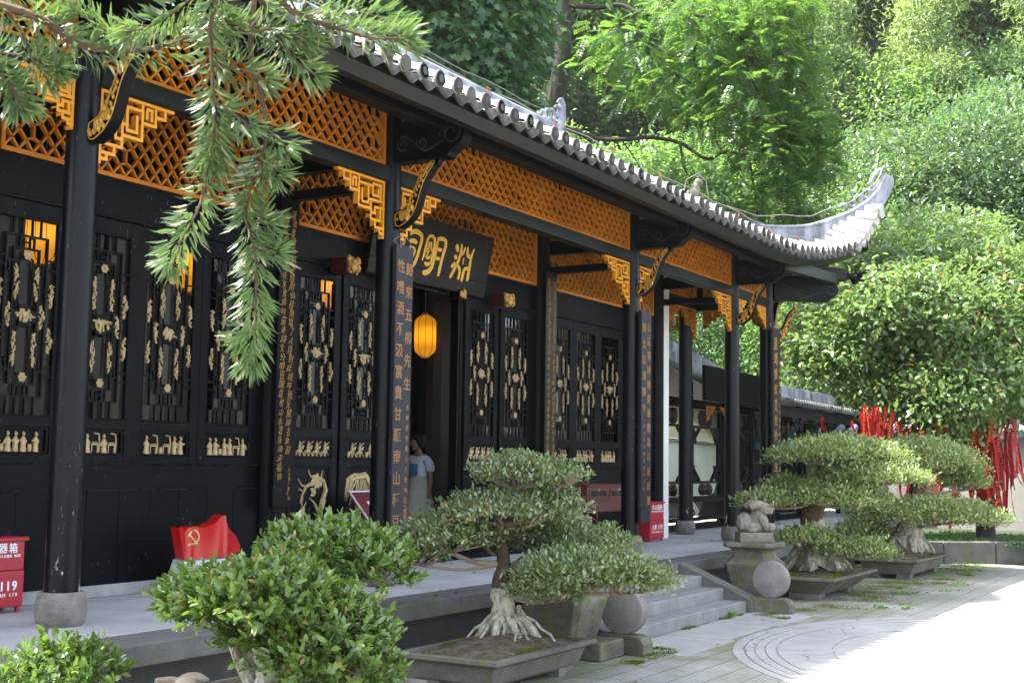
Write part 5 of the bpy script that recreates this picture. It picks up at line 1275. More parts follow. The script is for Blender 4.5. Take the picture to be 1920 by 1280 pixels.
# ---------------------------------------------------------------- bonsai
def curve(P,n=10): return [tuple(p) for p in dense(np.array(P,float),n)]
def wob(P,a,r2):
    return [tuple(c+r2.uniform(-a,a) for c in p) for p in P]
def bonsai(label,base,trunk,rtr,pads,roots,matleaf,L,Wd,nl,seed,pale_to=2,twigm='twig',cl=14,cr=.05,foil='pad',name='bonsai_tree',bits=1.,shape='oval'):
    """trunk: points; pads: (centre, radii, trunk index the branch leaves from)"""
    r2=random.Random(seed); g=np.random.default_rng(seed); t=thing(name,label,'bonsai',base)
    C=curve(trunk,len(trunk)*6); Rr=np.interp(np.linspace(0,len(trunk)-1,len(C)),range(len(trunk)),rtr)
    k=int(len(C)*pale_to/len(trunk))
    m=MB().tube([tuple(np.array(c)+np.array([r2.uniform(-1,1),r2.uniform(-1,1),0])*.10*q) for c,q in zip(C[:k+1],Rr[:k+1])],[q*(1+r2.uniform(-.16,.16)) for q in Rr[:k+1]],11)
    for a in roots:   # surface roots
        ang,ln,r_=a; p0=np.array(C[max(1,k//2)]); p0=p0+np.array([math.cos(ang),math.sin(ang),0])*Rr[k//2]*.55
        p3=np.array([C[0][0]+math.cos(ang)*ln,C[0][1]+math.sin(ang)*ln,C[0][2]-.01]); p1=p0*.55+p3*.45+np.array([0,0,.05]); p2=p0*.2+p3*.8+np.array([0,0,.015])
        m.tube(wob(curve([p0,p1,p2,p3],8),.008,r2),np.linspace(r_,r_*.45,8),7)
        for _w in range(3):
            q=p3+np.array([r2.uniform(-.13,.13),r2.uniform(-.13,.13),-.005]); pp=p0*.6+p1*.4+np.array([r2.uniform(-.04,.04),r2.uniform(-.04,.04),r2.uniform(0,.12)]); m.tube(wob(curve([pp,(pp+q)/2+np.array([0,0,r2.uniform(-.02,.04)]),q],7),.014,r2),np.linspace(r_*r2.uniform(.3,.55),r_*.16,7),6)
    part('lower_trunk',m,M['pale'],t,True)
    if k<len(C)-1:
        m=MB().tube([tuple(np.array(c)+np.array([r2.uniform(-1,1),r2.uniform(-1,1),0])*.06*q) for c,q in zip(C[k:],Rr[k:])],Rr[k:],10); part('upper_trunk',m,M['bark'],t,True)
    for pi,(c,rad,ti) in enumerate(pads):
        c=np.array(c); s=np.array(C[min(len(C)-1,int(ti*6))]); m=MB()
        under=c-np.array([0,0,rad[2]*.55])
        mid=s*.5+under*.5+np.array([r2.uniform(-.05,.05),r2.uniform(-.05,.05),-.04])
        rb=max(.012,min(.035,rad[0]*.055)); m.tube(curve([s,mid,under],8),np.linspace(rb*1.35,rb*.8,8),7)
        for q in range(int(16*bits)):       # twigs fanning under the pad
            a=2*PI*q/int(16*bits)+r2.uniform(-.2,.2); f=r2.uniform(.6,.97); e=c+np.array([math.cos(a)*rad[0]*f,math.sin(a)*rad[1]*f,-rad[2]*.15+rad[2]*(1-f)*.5]); h_=under*.45+e*.55+np.array([r2.uniform(-.03,.03),r2.uniform(-.03,.03),-.02])
            m.tube(wob(curve([under*.85+mid*.15,h_,e],6),.006,r2),np.linspace(rb*.55,.003,6),5)
            for w in range(2):
                d=e+np.array([r2.uniform(-.2,.2)*rad[0],r2.uniform(-.2,.2)*rad[1],rad[2]*r2.uniform(0,.35)]); m.tube([tuple(h_*.6+e*.4),tuple(d)],[.004,.002],4)
        part('branch',m,M[twigm],t,True)
    w=np.array([p[1][0]*p[1][1] for p in pads]); w=w/w.sum()
    for (c,rad,ti),ww in zip(pads,w):
        n=int(nl*ww)//cl*cl; kk=n//cl
        ang=g.random(kk)*2*PI; q=np.sqrt(g.random(kk))
        edge=1+.12*np.sin(ang*3+c[0]*7)+.07*np.sin(ang*7+c[1]*5)
        x=np.cos(ang)*q*rad[0]*edge; y=np.sin(ang)*q*rad[1]*edge
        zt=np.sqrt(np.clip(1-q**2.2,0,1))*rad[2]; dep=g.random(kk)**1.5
        lump=.10*rad[2]*np.sin(x*9/ max(rad[0],.3)+c[2]*3)*np.cos(y*8/max(rad[1],.3))
        z=zt*(1-dep*.75)-rad[2]*.25*(q**2)+lump
        cc=np.array(c)+np.stack([x,y,z],1)
        O=unit(np.stack([x/rad[0]**2,y/rad[1]**2,np.maximum(z,.02)/rad[2]**2],1))
        # short upright sprigs: leaves around each sprig
        P=np.repeat(cc,cl,0)+g.normal(size=(n,3))*cr*np.array([1,1,.6]); OO=np.repeat(O,cl,0)
        A=unit(OO*.5+rdir(g,n)*.8+np.array([0,0,.55])); N=unit(OO*.5+rdir(g,n)*.8+np.array([0,0,.5]))
        tc=np.repeat(g.normal(size=kk)*.15,cl)
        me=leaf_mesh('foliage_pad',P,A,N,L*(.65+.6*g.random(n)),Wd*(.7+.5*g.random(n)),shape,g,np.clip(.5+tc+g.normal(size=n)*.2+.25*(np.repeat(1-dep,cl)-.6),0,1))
        me.transform(Matrix.Translation(-OFF[t.name])); link('foliage_pad',me,M[matleaf],t)
    return t
D1=11.05
def at(u,v,d): return tuple(ray(u,v,d))
# the spreading bonsai in the front planter
tr=[at(950,1192,D1),at(945,1150,D1),at(938,1095,D1),at(945,1060,D1),at(938,1010,D1),at(950,960,D1),at(960,900,D1)]
def pad(u,v,d,ru,rv,ti,rd=None):
    s=d/2400; c=ray(u,v,d); return (tuple(c),(ru*s*1.0,(rd or ru)*s,rv*s),ti)
bonsai('wide spreading bonsai of small pale leaves on white roots in the front planter',tuple(ray(950,1195,D1)),tr,[.13,.10,.075,.062,.05,.038,.02],
  [pad(972,893,D1,88,36,5.6),pad(945,962,D1,122,34,5),pad(1030,952,D1+.1,64,32,5),pad(838,1010,D1-.1,92,38,3.6),pad(786,1042,D1-.2,52,30,3.6),pad(905,1005,D1+.15,70,32,4),pad(1000,1010,D1+.35,60,30,3.4),
   pad(1075,1022,D1+.5,100,34,3.2),pad(1090,1078,D1-.2,128,48,2.4),pad(1180,1090,D1-.3,80,38,2.4),pad(1020,1112,D1-.4,60,32,2),pad(1060,895,D1,30,22,5.6)],
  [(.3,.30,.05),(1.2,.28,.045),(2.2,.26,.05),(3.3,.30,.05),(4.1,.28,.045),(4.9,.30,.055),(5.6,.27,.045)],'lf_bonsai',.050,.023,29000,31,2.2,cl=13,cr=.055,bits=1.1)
# front bush with broad glossy leaves, three lobes on pale stems
D0=7.0
planter(*(lambda p:(p[0]-.75,p[0]+.75,p[1]-.5,p[1]+.5))(ray(520,1290,7.1)),-.02,'stone planter under the broad-leaved front bush, mostly below the picture')
c0=ray(515,1292,7.1)
t=thing('broad_leaved_bush','broad-leaved bright green bush in the front, in rounded lobes on pale stems','bush',tuple(c0))
r2=random.Random(8)
lobes=[(ray(425,1130,7.0),(.30,.28,.10)),(ray(605,1045,7.9),(.38,.30,.15)),(ray(690,1075,7.8),(.21,.22,.17)),(ray(625,1205,6.8),(.25,.26,.20)),(ray(500,1135,6.8),(.28,.28,.16)),(ray(660,1262,6.8),(.18,.2,.16)),(ray(570,1165,6.8),(.22,.24,.13)),(ray(505,1200,6.9),(.20,.24,.13)),(ray(575,1245,6.75),(.20,.2,.13)),(ray(390,1150,6.95),(.18,.2,.07))]
m=MB()
for k,(c,rad) in enumerate(lobes):
    s=np.array(c0)+np.array([r2.uniform(-.12,.12),r2.uniform(-.1,.1),0]); e=np.array(c)-np.array([0,0,.05]); q=s*.6+e*.4+np.array([r2.uniform(-.06,.06),r2.uniform(-.06,.06),.06]); m.tube(curve([s,q,e],9),np.linspace(.045,.010,9),8)
part('stem',m,M['pale'],t,True)
m=MB()
for c,rad in lobes:
    for k in range(26):
        d=rdir(rng,1)[0]; d[2]=abs(d[2]); e=np.array(c)+d*np.array(rad)*r2.uniform(.85,1.05); m.tube(curve([np.array(c)-np.array([0,0,.05]),np.array(c)*.5+e*.5+np.array([0,0,.02]),e],5),np.linspace(.007,.002,5),4)
part('twigs',m,M['twig'],t)
# whorled shoots: each shoot a short stem with paired leaves
def shoots(c,rad,ns,g,zmin=-.35,L=.10,nl=11,Wf=.42):
    d=rdir(g,ns*3); d=d[d[:,2]>zmin][:ns]; f=1-.38*g.random((len(d),1))**1.7
    b=np.array(c)+d*np.array(rad)*f*(1+.07*np.sin(d[:,:1]*9+d[:,1:2]*7)); ax=unit(d*.7+np.array([0,0,.5])+rdir(g,len(d))*.45); ln=L*(.6+.9*g.random(len(d)))
    P=[];A=[];N=[];T=[]
    for k in range(nl):
        q=k/(nl-1); phi=k*2.4+g.random(len(d))*.5; o=unit(np.cross(ax,rdir(g,len(d)))); o2=np.cross(ax,o)
        side=o*np.cos(phi)[:,None]+o2*np.sin(phi)[:,None]; P.append(b+ax*(ln*q)[:,None]); aa=unit(side*(1.1-q*.5)+ax*(.35+q*.7)); A.append(aa); N.append(unit(ax-aa*(ax*aa).sum(1,keepdims=True)+rdir(g,len(d))*.25)); T.append(np.full(len(d),.35+.5*q)+g.normal(size=len(d))*.14)
    return map(np.concatenate,(P,A,N,T))
for c,rad in lobes:
    P,A,N,T=shoots(c,rad,int(430*(rad[0]*rad[1]/.1)),rng)
    k=len(P); me=leaf_mesh('foliage_lobe',P,A,N,.056*(.5+.8*rng.random(k)),.026*(.65+.6*rng.random(k)),'oval',rng,np.where(rng.random(k)<.025,0,np.clip(T,.06,1))); me.transform(Matrix.Translation(-OFF[t.name])); link('foliage_lobe',me,M['lf_bush'],t)
# small shrub at the lower left corner
c1=ray(115,1300,7.2); t=thing('small_shrub','small sparse shrub of the same broad leaves at the lower left corner','shrub',(c1[0],c1[1],GZ))
m=MB()
L2=[(ray(115,1262,7.2),(.24,.22,.11)),(ray(60,1290,7.1),(.16,.15,.10)),(ray(180,1275,7.2),(.14,.14,.12))]
for c,rad in L2: m.tube(curve([(c1[0],c1[1],GZ),(c1[0],c1[1],-.2),tuple(c)],8),np.linspace(.03,.008,8),6)
part('stem',m,M['bark'],t,True)
for c,rad in L2:
    P,A,N,T=shoots(c,rad,int(110*(rad[0]*rad[1]/.06)),rng); k=len(P); me=leaf_mesh('foliage_lobe',P,A,N,.054*(.5+.8*rng.random(k)),.026*(.7+.5*rng.random(k)),'oval',rng,np.clip(T,.0,1)); me.transform(Matrix.Translation(-OFF[t.name])); link('foliage_lobe',me,M['lf_bush'],t)
# rugged rock between the two
def rock(c,s,seed,label,vox=.02):
    r2=random.Random(seed); b=MB()
    for k in range(16): b.ball((c[0]+r2.uniform(-.6,.6)*s[0],c[1]+r2.uniform(-.6,.6)*s[1],c[2]+r2.uniform(-.9,.75)*s[2]),(s[0]*r2.uniform(.2,.45),s[1]*r2.uniform(.2,.5),s[2]*r2.uniform(.15,.4)),8,6)
    b.box((c[0]-s[0]*.6,c[1]-s[1]*.6,GZ),(c[0]+s[0]*.6,c[1]+s[1]*.6,c[2]))
    me=remesh(b,vox,2); o=link('garden_rock',me,M['rock']); return tag(o,label,'rock')
p=ray(335,1292,7.3); rock(p,(.22,.20,.10),3,'pitted brown rock between the small shrub and the broad-leaved bush')
p=ray(432,1290,7.5); rock(p,(.10,.10,.07),5,'smaller grey rock close against the bush stems')
# clipped bonsai at the right
D2=18.5; tr=[at(1530,1062,D2),at(1525,1035,D2),at(1530,1000,D2),at(1522,970,D2),at(1535,930,D2),at(1560,900,D2+.2),at(1590,860,D2+.3)]
bonsai('clipped bonsai of flat layered pads on a stout white trunk in the mossy planter',tuple(ray(1530,1062,D2)),tr,[.36,.27,.19,.165,.15,.10,.06],
  [pad(1570,856,D2+.2,118,31,6),pad(1630,895,D2-.1,96,26,5.5),pad(1572,935,D2-.2,95,28,4.6),pad(1435,942,D2-.3,46,17,4.2),pad(1475,912,D2+.3,34,14,4.5),
   pad(1512,1012,D2-.5,56,17,1.6),pad(1598,1034,D2-.5,68,18,1.5)],
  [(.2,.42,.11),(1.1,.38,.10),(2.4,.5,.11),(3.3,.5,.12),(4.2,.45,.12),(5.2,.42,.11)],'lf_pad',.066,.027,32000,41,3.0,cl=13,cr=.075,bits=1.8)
m=MB()
tufts('moss',ray(1500,940,D2)[0]-.12,ray(1500,940,D2)[0]+.25,ray(1510,950,D2)[1]-.2,ray(1510,950,D2)[1]+.15,ray(1510,945,D2)[2],900,.05,'lf_moss','moss hanging on the upper trunk of the layered bonsai','moss',6,5,.09,-.6)
D3=22.7; tr=[at(1700,1032,D3),at(1702,1010,D3),at(1705,985,D3),at(1712,960,D3),at(1720,930,D3),at(1735,890,D3+.4)]
bonsai('rounded domed bonsai with a broad umbrella pad in the farthest planter',tuple(ray(1700,1034,D3)),tr,[.36,.27,.20,.13,.11,.07],
  [pad(1728,868,D3+.6,100,40,5),pad(1806,905,D3+.5,40,26,5),pad(1755,968,D3-.3,108,30,3.4),pad(1640,962,D3+.1,40,18,3.3),pad(1615,996,D3,40,12,2.6)],
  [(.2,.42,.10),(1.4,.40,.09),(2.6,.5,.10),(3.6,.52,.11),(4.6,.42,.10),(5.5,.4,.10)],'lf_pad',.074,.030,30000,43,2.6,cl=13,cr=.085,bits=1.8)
# ---------------------------------------------------------------- the needle-leaved branches hanging in at the upper left
DP=4.3
base=ray(-620,-60,DP); yb=thing('yew_pine_tree','needle-leaved evergreen tree hanging its branches in at the upper left','tree',(base[0],base[1],GZ))
m=MB().tube(curve([(base[0]-.1,base[1],GZ),(base[0],base[1],1.0),(base[0]+.05,base[1],2.4),(base[0],base[1],4.2)],14),np.linspace(.13,.07,14),10); part('trunk',m,M['trunk'],yb,True)
TW=[ # polylines in the photograph, with depth
 ([(-620,-150,4.3),(-250,-60,4.4),(0,10,4.4),(90,42,4.4),(150,85,4.4),(250,95,4.35),(330,78,4.3),(420,40,4.2)],.020),
 ([(250,95,4.35),(200,60,4.4),(140,20,4.4)],.008),([(-250,-60,4.4),(-60,90,4.5),(10,150,4.5),(40,200,4.5)],.010),
 ([(-60,90,4.5),(60,110,4.5),(110,130,4.45)],.006),
 ([(-250,-60,4.4),(200,-70,4.2),(390,-30,4.1),(394,60,4.1),(400,190,4.1),(402,262,4.1),(395,300,4.1)],.011),
 ([(402,255,4.1),(388,330,4.1),(372,390,4.05),(345,440,4.05),(320,490,4.05)],.006),
 ([(400,190,4.1),(440,215,4.1),(470,240,4.15)],.006),
 ([(200,-70,4.2),(480,-20,4.2),(560,30,4.2),(640,55,4.2),(700,72,4.2),(765,72,4.2)],.012),
 ([(480,-20,4.2),(520,60,4.25),(550,110,4.25),(590,140,4.25)],.008),([(560,30,4.2),(640,20,4.3),(700,30,4.3),(740,50,4.3)],.006),
 ([(480,-20,4.2),(470,90,4.2),(490,180,4.2),(498,240,4.2),(492,300,4.2),(470,350,4.2),(462,410,4.2),(478,470,4.2),(480,540,4.2),(478,610,4.2),(470,680,4.2)],.010),
 ([(498,240,4.2),(520,260,4.2),(535,275,4.2)],.005),([(492,300,4.2),(520,330,4.2)],.005),([(478,470,4.2),(520,470,4.2)],.005),([(478,610,4.2),(450,640,4.2)],.005),([(462,410,4.2),(505,420,4.2)],.005),
 ([(390,-30,4.1),(330,20,4.2),(280,50,4.2),(240,60,4.2)],.006),([(560,30,4.2),(540,-10,4.2)],.006),([(420,40,4.2),(470,60,4.2),(520,55,4.2),(580,75,4.2)],.006),([(400,120,4.1),(450,130,4.1),(500,150,4.1)],.005),
 ([(0,10,4.4),(40,60,4.45),(60,110,4.45),(90,150,4.45)],.005),([(-60,20,4.5),(20,-10,4.5),(100,-15,4.5)],.006)]
m=MB(); Ps=[];As=[];Ns=[];Ts=[];Ls=[]
g=np.random.default_rng(77)
for P,r_ in TW:
    Q=np.array([ray(*p) for p in P]); C=np.array(curve(Q,max(8,len(Q)*6))); m.tube([tuple(c) for c in C],np.linspace(r_,max(.0025,r_*.3),len(C)),6)
    ax=np.gradient(C,axis=0); ax=unit(ax); ln=np.linalg.norm(np.diff(C,axis=0),axis=1).sum(); n=int(ln*350*(1.35 if r_<.0105 else .62))
    i0=.0 if r_<.009 else .35
    s=i0+(1-i0)*g.random(n); fi=s*(len(C)-1); i=np.minimum(fi.astype(int),len(C)-2); f=(fi-i)[:,None]
    p=C[i]*(1-f)+C[i+1]*f; a=ax[i]; o=unit(np.cross(a,rdir(g,n)))
    tip=s**3
    # side shoots carry the needles off the stem
    off=(g.random(n)**.6)[:,None]*.045*(o*.9+a*.4)*(1 if r_<.013 else 1.4)
    hang=unit(o*(.95-.35*tip[:,None])+a*(.45+.5*tip[:,None])+rdir(g,n)*.22)
    Ps.append(p+off); As.append(hang); Ns.append(unit(np.cross(hang,o)+a*.6+rdir(g,n)*.3)); Ts.append(np.clip(.30+.45*tip+(.12 if len(P)>9 else 0)+g.normal(size=n)*.20-(g.random(n)<.10)*.7,0,1)); Ls.append(.058+.052*g.random(n))
    # whorl at the tip
    q=34; o=rdir(g,q); aa=unit(np.repeat(ax[-1:],q,0)*.75+o*.85); Ps.append(np.repeat(C[-1:],q,0)+aa*.004); As.append(aa); Ns.append(unit(o-aa*(o*aa).sum(1,keepdims=True)+rdir(g,q)*.2)); Ts.append(np.clip(.72+g.normal(size=q)*.18,0,1)); Ls.append(.075+.04*g.random(q))
part('branch',m,M['bark'],yb,True)
Pn,An,Nn,Tn,Ln=map(np.concatenate,(Ps,As,Ns,Ts,Ls))
me=leaf_mesh('needles',Pn,An,Nn,Ln*.72,.0090*(.8+.4*g.random(len(Pn))),'needle',g,Tn); me.transform(Matrix.Translation(-OFF[yb.name])); link('needles',me,M['lf_pine'],yb)
# ---------------------------------------------------------------- ground, court paving and its stone rings
def hill(x,y):
    r_=max(0,x*.75+y*.66-39.5); h=min(.90*r_,64+.1*r_)+ .6*math.sin(x*.13+y*.07)*min(1,r_/8)+.9*math.sin(y*.11-x*.05)*min(1,r_/10)
    return h
m=MB(); nx,ny=60,60; rows=[]
for j in range(ny+1):
    y=-60+200*j/ny; r_=[]
    for i in range(nx+1):
        x=-40+200*i/nx
        r_.append((x,y,GZ-.06+hill(x,y)))
    rows.append(r_)
o=part('hillside',m.grid(rows) or m,M['earth'],None,True); tag(o,'wooded hillside rising steeply behind the hall and the court',None,kind='structure')
m=MB().box((-30,-40,GZ-.05),(26.3,6.76,GZ)); o=tag(part('court_paving',m,M['paving'],None),'paved court of tiles set on edge, mossy along the terrace',None,kind='structure')
m=MB().box((24.25,9.0,GZ-.05),(38,14,GZ+.3)); o=tag(part('gallery_ground',m,M['earth'],None),'shaded earth beside the covered gallery',None,kind='structure')
rc=(13.6,1.05)
def arcstone(r0,r1,a0,a1,z,n=5):
    A=np.linspace(a0,a1,n); P=[(rc[0]+r1*math.cos(a),rc[1]+r1*math.sin(a)) for a in A]+[(rc[0]+r0*math.cos(a),rc[1]+r0*math.sin(a)) for a in A[::-1]]
    return MB().prism(P,2,GZ-.03,GZ+z)
court=bpy.data.objects['court_paving']
for (r0,r1,n,z) in ((3.42,3.52,26,.006),(3.53,3.62,26,.004),(3.63,3.72,26,.007),(3.73,3.84,28,.006),(2.88,3.405,14,.005),(1.9,2.87,10,.005),(0,1.89,6,.005)):
    for k in range(n):
        a0=2*PI*k/n+r0; gap=.004/max(r1,.5)
        mm=arcstone(max(r0,.03)+.002,r1-.003,a0+gap,a0+2*PI/n-gap,z+jit(.002)); part('paving_stone',mm,M['slab'],court)
# slabs that run from the ring to the steps
for k,(x0,x1,y0,y1) in enumerate(((11.55,12.9,4.86,5.62),(12.91,14.3,4.93,5.62),(14.31,15.6,4.86,5.62))):
    mm=MB().box((x0,y0,GZ-.03),(x1-.006,y1,GZ+.004+.001*k)); part('paving_stone',mm,M['slab'],court)
tufts('moss',10.8,11.9,5.02,5.3,GZ+.004,1700,.02,'lf_moss','moss strip at the foot of the near drum stone','moss',21,10,.09,.2)
tufts('moss',15.0,16.2,5.02,5.6,GZ+.004,1500,.02,'lf_moss','moss strip at the foot of the far drum stone','moss',22,9,.09,.2)
tufts('moss',13.2,15.4,5.60,5.70,GZ+.004,700,.02,'lf_moss','moss along the foot of the lowest step','moss',23,7,.05,.2)
tufts('moss',16.6,19.8,4.5,5.3,GZ+.004,2600,.02,'lf_moss','moss patches on the paving before the middle planter','moss',24,18,.16,.2)
tufts('moss',20.0,25.5,4.5,5.6,GZ+.004,2600,.025,'lf_moss','moss patches on the paving before the farthest planter','moss',25,18,.2,.2)
tufts('moss',15.48,15.70,5.66,6.5,-.40+.0,0+300,.02,'lf_moss','moss at the edge of the steps','moss',26,6,.05,.2)
tufts('weeds',16.8,21.5,4.0,4.9,GZ,200,.05,'lf_weed','low bright weeds growing between the paving tiles','weeds',31,9,.08,.5)
tufts('weeds',22.0,25.8,4.2,5.2,GZ,160,.06,'lf_weed','low weeds in the paving by the raised bed','weeds',32,7,.1,.5)
for (u,v,lab,n,sp) in ((1135,1218,'small ferny weed at the foot of the near drum stone',60,.05),(1355,1155,'grassy weed growing from the foot of the lowest step',40,.025),(1015,1252,'seedling weed in the paving by the front planter',26,.06)):
    p=onp(u,v,2,GZ); o_=tufts('weed',p[0]-.15,p[0]+.15,p[1]-.15,p[1]+.15,GZ,n,.12,'lf_weed',lab,'weed',int(u),1,sp,.9,.022); o_['kind']='thing'
# a few fallen leaves on terrace and court
g=np.random.default_rng(51); n=70
P=np.stack([g.uniform(6,24,n),g.uniform(4.2,8.8,n),np.full(n,.006)],1); P[P[:,1]<6.6,2]=GZ+.012; P=P[~((P[:,0]>11)&(P[:,0]<16)&(P[:,1]>5.5)&(P[:,1]<6.6))]; n=len(P)
A=unit(rdir(g,n)*np.array([1,1,.1])); me=leaf_mesh('fallen_leaves',P,A,unit(rdir(g,n)*.25+np.array([0,0,1.])),.05*(.6+.8*g.random(n)),.024,'oval',g); o=link('fallen_leaves',me,paint('dry_leaf',(.16,.09,.035),(.09,.05,.02),.7,.3,20)); tag(o,'scattered dry fallen leaves on the terrace and court',None,kind='stuff')
# ---------------------------------------------------------------- covered gallery beyond the hall, turned a little away
gy=thing('covered_gallery','dark covered gallery with grey tiled roof, lattice screens and slatted bench beyond the hall','gallery',(25.0,9.9,0),R(2))
def gp(n,m,mat,**k): return part(n,m,M[mat],gy,**k)
gp('gallery_floor',MB().box((-.75,-.75,-.5),(15,2.4,-.01)),'floor')
SX=[-3.4,-1.42,.50,2.45,4.4,6.35,8.3,10.25,12.2]
for x in SX: gp('post',MB().lathe([(.095,0),(.095,2.9)],(x,0,0),12),'black',smooth=True)
for x in SX[5:]: gp('post',MB().lathe([(.095,0),(.095,2.9)],(x,1.55,0),12),'black',smooth=True)
gp('fascia_board',MB().box((-2.75,-.84,2.46),(1.55,-.77,3.12)),'blackwood',bevel=.008)
gp('eaves_beam',MB().box((1.55,-.5,2.40),(15,-.40,2.66)),'black')
gp('lintel',MB().box((-3.4,-.06,2.38),(15,.06,2.56)).box((6.3,1.49,2.38),(15,1.61,2.56)),'black')
def rdz(x): return -.118*min(4.4,max(-1.6,x+1.2))
def gz(x,y): 
    t=min(1,max(0,(y+.66)/1.34)) if y<=.68 else max(0,1-(y-.68)/1.3)
    return 2.74*(1-t)+(3.40+rdz(x))*t
m=MB()
for i in range(78):
    x=-2.3+i*.215
    m.grid([[(x+.055*math.cos(a),y,gz(x,y)+.02+.055*math.sin(a)) for a in np.linspace(PI,0,5)] for y in (-.70,-.25,.2,.66)])
m.grid([[(x,y,gz(x,y)) for x in np.linspace(-2.35,14.6,30)] for y in (-.68,.68,1.98)]); 
t_=gp('roof_tiling',m,'oldtile',smooth=True); t_['kind']='stuff'
dm2=fixn(mesh_of('gallery_drip',MB().prism([(-.085,.02),(0,-.005),(.085,.02),(.07,-.05),(.02,-.095),(-.02,-.095),(-.07,-.05)],1,-.01,.01)))
for i in range(18,77): share('drip_tile',dm2,M['oldtile'],gy,(-2.3+i*.215+.107,-.705,2.74+jit(.012)))
m=MB()
for k in range(13):
    for l,(z0,z1,w) in enumerate(((3.36,3.60,.15),(3.605,3.85,.11))):
        x0=-2.4+k*1.1+l*.4; za,zb=rdz(x0),rdz(x0+1.1); j_=jit(.03)
        p=MB().prism([(x0,z0+za),(x0+1.092,z0+zb),(x0+1.092,z1+zb+j_),(x0,z1+za+j_)],1,.68-w,.68+w); gp('ridge_block',p,'ridge',bevel=.006)
# screens: octagonal openings in cracked-ice lattice, bench with bowed slats
def icelat(m,x0,x1,z0,z1,y,seed,n=16):
    r2=random.Random(seed)
    for k in range(n):
        a=(r2.uniform(x0,x1),r2.uniform(z0,z1)); an=r2.choice((R(62),R(118),R(20),R(90),R(150)))+r2.uniform(-.2,.2); L=r2.uniform(.2,.45)
        p=(min(x1,max(x0,a[0]-L*math.cos(an)/2)),min(z1,max(z0,a[1]-L*math.sin(an)/2))); q=(min(x1,max(x0,a[0]+L*math.cos(an)/2)),min(z1,max(z0,a[1]+L*math.sin(an)/2)))
        m.bar((p[0],y,p[1]),(q[0],y,q[1]),.034,.036,(0,1,0))
def screen(x0,x1,y,seed):
    s=MB(); xm=(x0+x1)/2; w=x1-x0
    for x in (x0,x1): s.box((x-.03,y-.03,.62),(x+.03,y+.03,2.45))
    for z in (.62,.92,2.02,2.42): s.box((x0,y-.028,z-.025),(x1,y+.028,z+.025))
    c=.30
    for sx in (-1,1):
        xe=xm+sx*(w/2-.12)
        s.box((xe-.022,y-.025,1.22),(xe+.022,y+.025,1.72))
        s.bar((xe,y,1.22),(xm+sx*(w/2-.52),y,.94),.06,.05,(0,1,0)); s.bar((xe,y,1.72),(xm+sx*(w/2-.52),y,2.0),.06,.05,(0,1,0))
        for z0,z1 in ((.95,1.25),(1.7,2.0)):
            a,b=sorted((xm+sx*w/2,xm+sx*(w/2-.34))); icelat(s,a,b,z0,z1,y,seed+int(z0*10)+sx,11)
        a,b=sorted((xm+sx*w/2,xm+sx*(w/2-.12))); icelat(s,a,b,1.2,1.75,y,seed+7+sx,6)
        icelat(s,a,b,.64,.90,y,seed+9+sx,3)
    o=gp('lattice_screen',s,'black')
    for x in (xm-.17,xm+.17):
        for z0,z1 in ((.66,.89),(2.05,2.36)):
            g=MB().lathe([(.05,z0),(.085,z0+.05),(.095,(z0+z1)/2),(.085,z1-.05),(.05,z1)],(x,y,0),8)
            part('carved_panel',g,M['carved'],o,True)
def bench(x0,x1,y):
    b=MB().box((x0,y-.06,.545),(x1,y+.06,.60)).box((x0,y-.30,.20),(x1,y-.02,.245)); o=gp('bench',b,'black')
    n=int((x1-x0)/.115)
    for k in range(n):
        x=x0+.06+k*.115; p=MB().tube([(x,y-.10,.235),(x+.02,y-.17,.33),(x+.01,y-.10,.45),(x,y-.02,.56)],.016,5); s=part('slat',p,M['black'],o,True)
for k,(a,b) in enumerate(zip(SX[:5],SX[1:6])): screen(a+.10,b-.10,0,50+k*5); bench(a+.1,b-.1,-.04)
for a,b in zip(SX[5:-1],SX[6:]): gp('boarded_screen',MB().box((a+.1,1.5,0),(b-.1,1.6,2.5)),'blackwood')
gp('skirting_board',MB().box((-3.4,-.04,0),(6.3,.04,.12)),'black')
for x,s in ((-1.85,-1),(-.62,1),(-.45,-1),(1.45,1),(2.6,-1),(4.3,1),(4.55,-1),(6.2,1)):
    m=MB(); u=.058
    for (a,b) in FR[:20]:
        p=[x-s*(8-c[0])*u for c in (a,b)]; q=[2.40+c[1]*u*.8 for c in (a,b)]; m.box((min(p)-.008,-.56,min(q)-.008),(max(p)+.008,-.53,max(q)+.008))
    gp('corner_fret',m,'orange' if x<0 else 'carved')
for x in SX[3:7]: brace(x,-.10,1.62,-PI/2,'teal',.95,int(x*3)+20,gy)
# white garden wall behind the gallery
gw=thing('garden_wall','white rendered wall with grey coping seen through the gallery lattice','wall',(27.5,13.6,0),R(10))
part('wall_panel',MB().box((-5,0,-.6),(16,.3,1.92)),M['white'],gw); part('coping',MB().box((-5.1,-.08,1.92),(16.1,.38,2.04)),M['gwall'],gw,bevel=.02)
tufts('grass',25,34,12.2,13.4,-.3,3000,.12,'lf_dark','green ground cover between the gallery and the white wall','grass',41,60,.4,.8,.03)
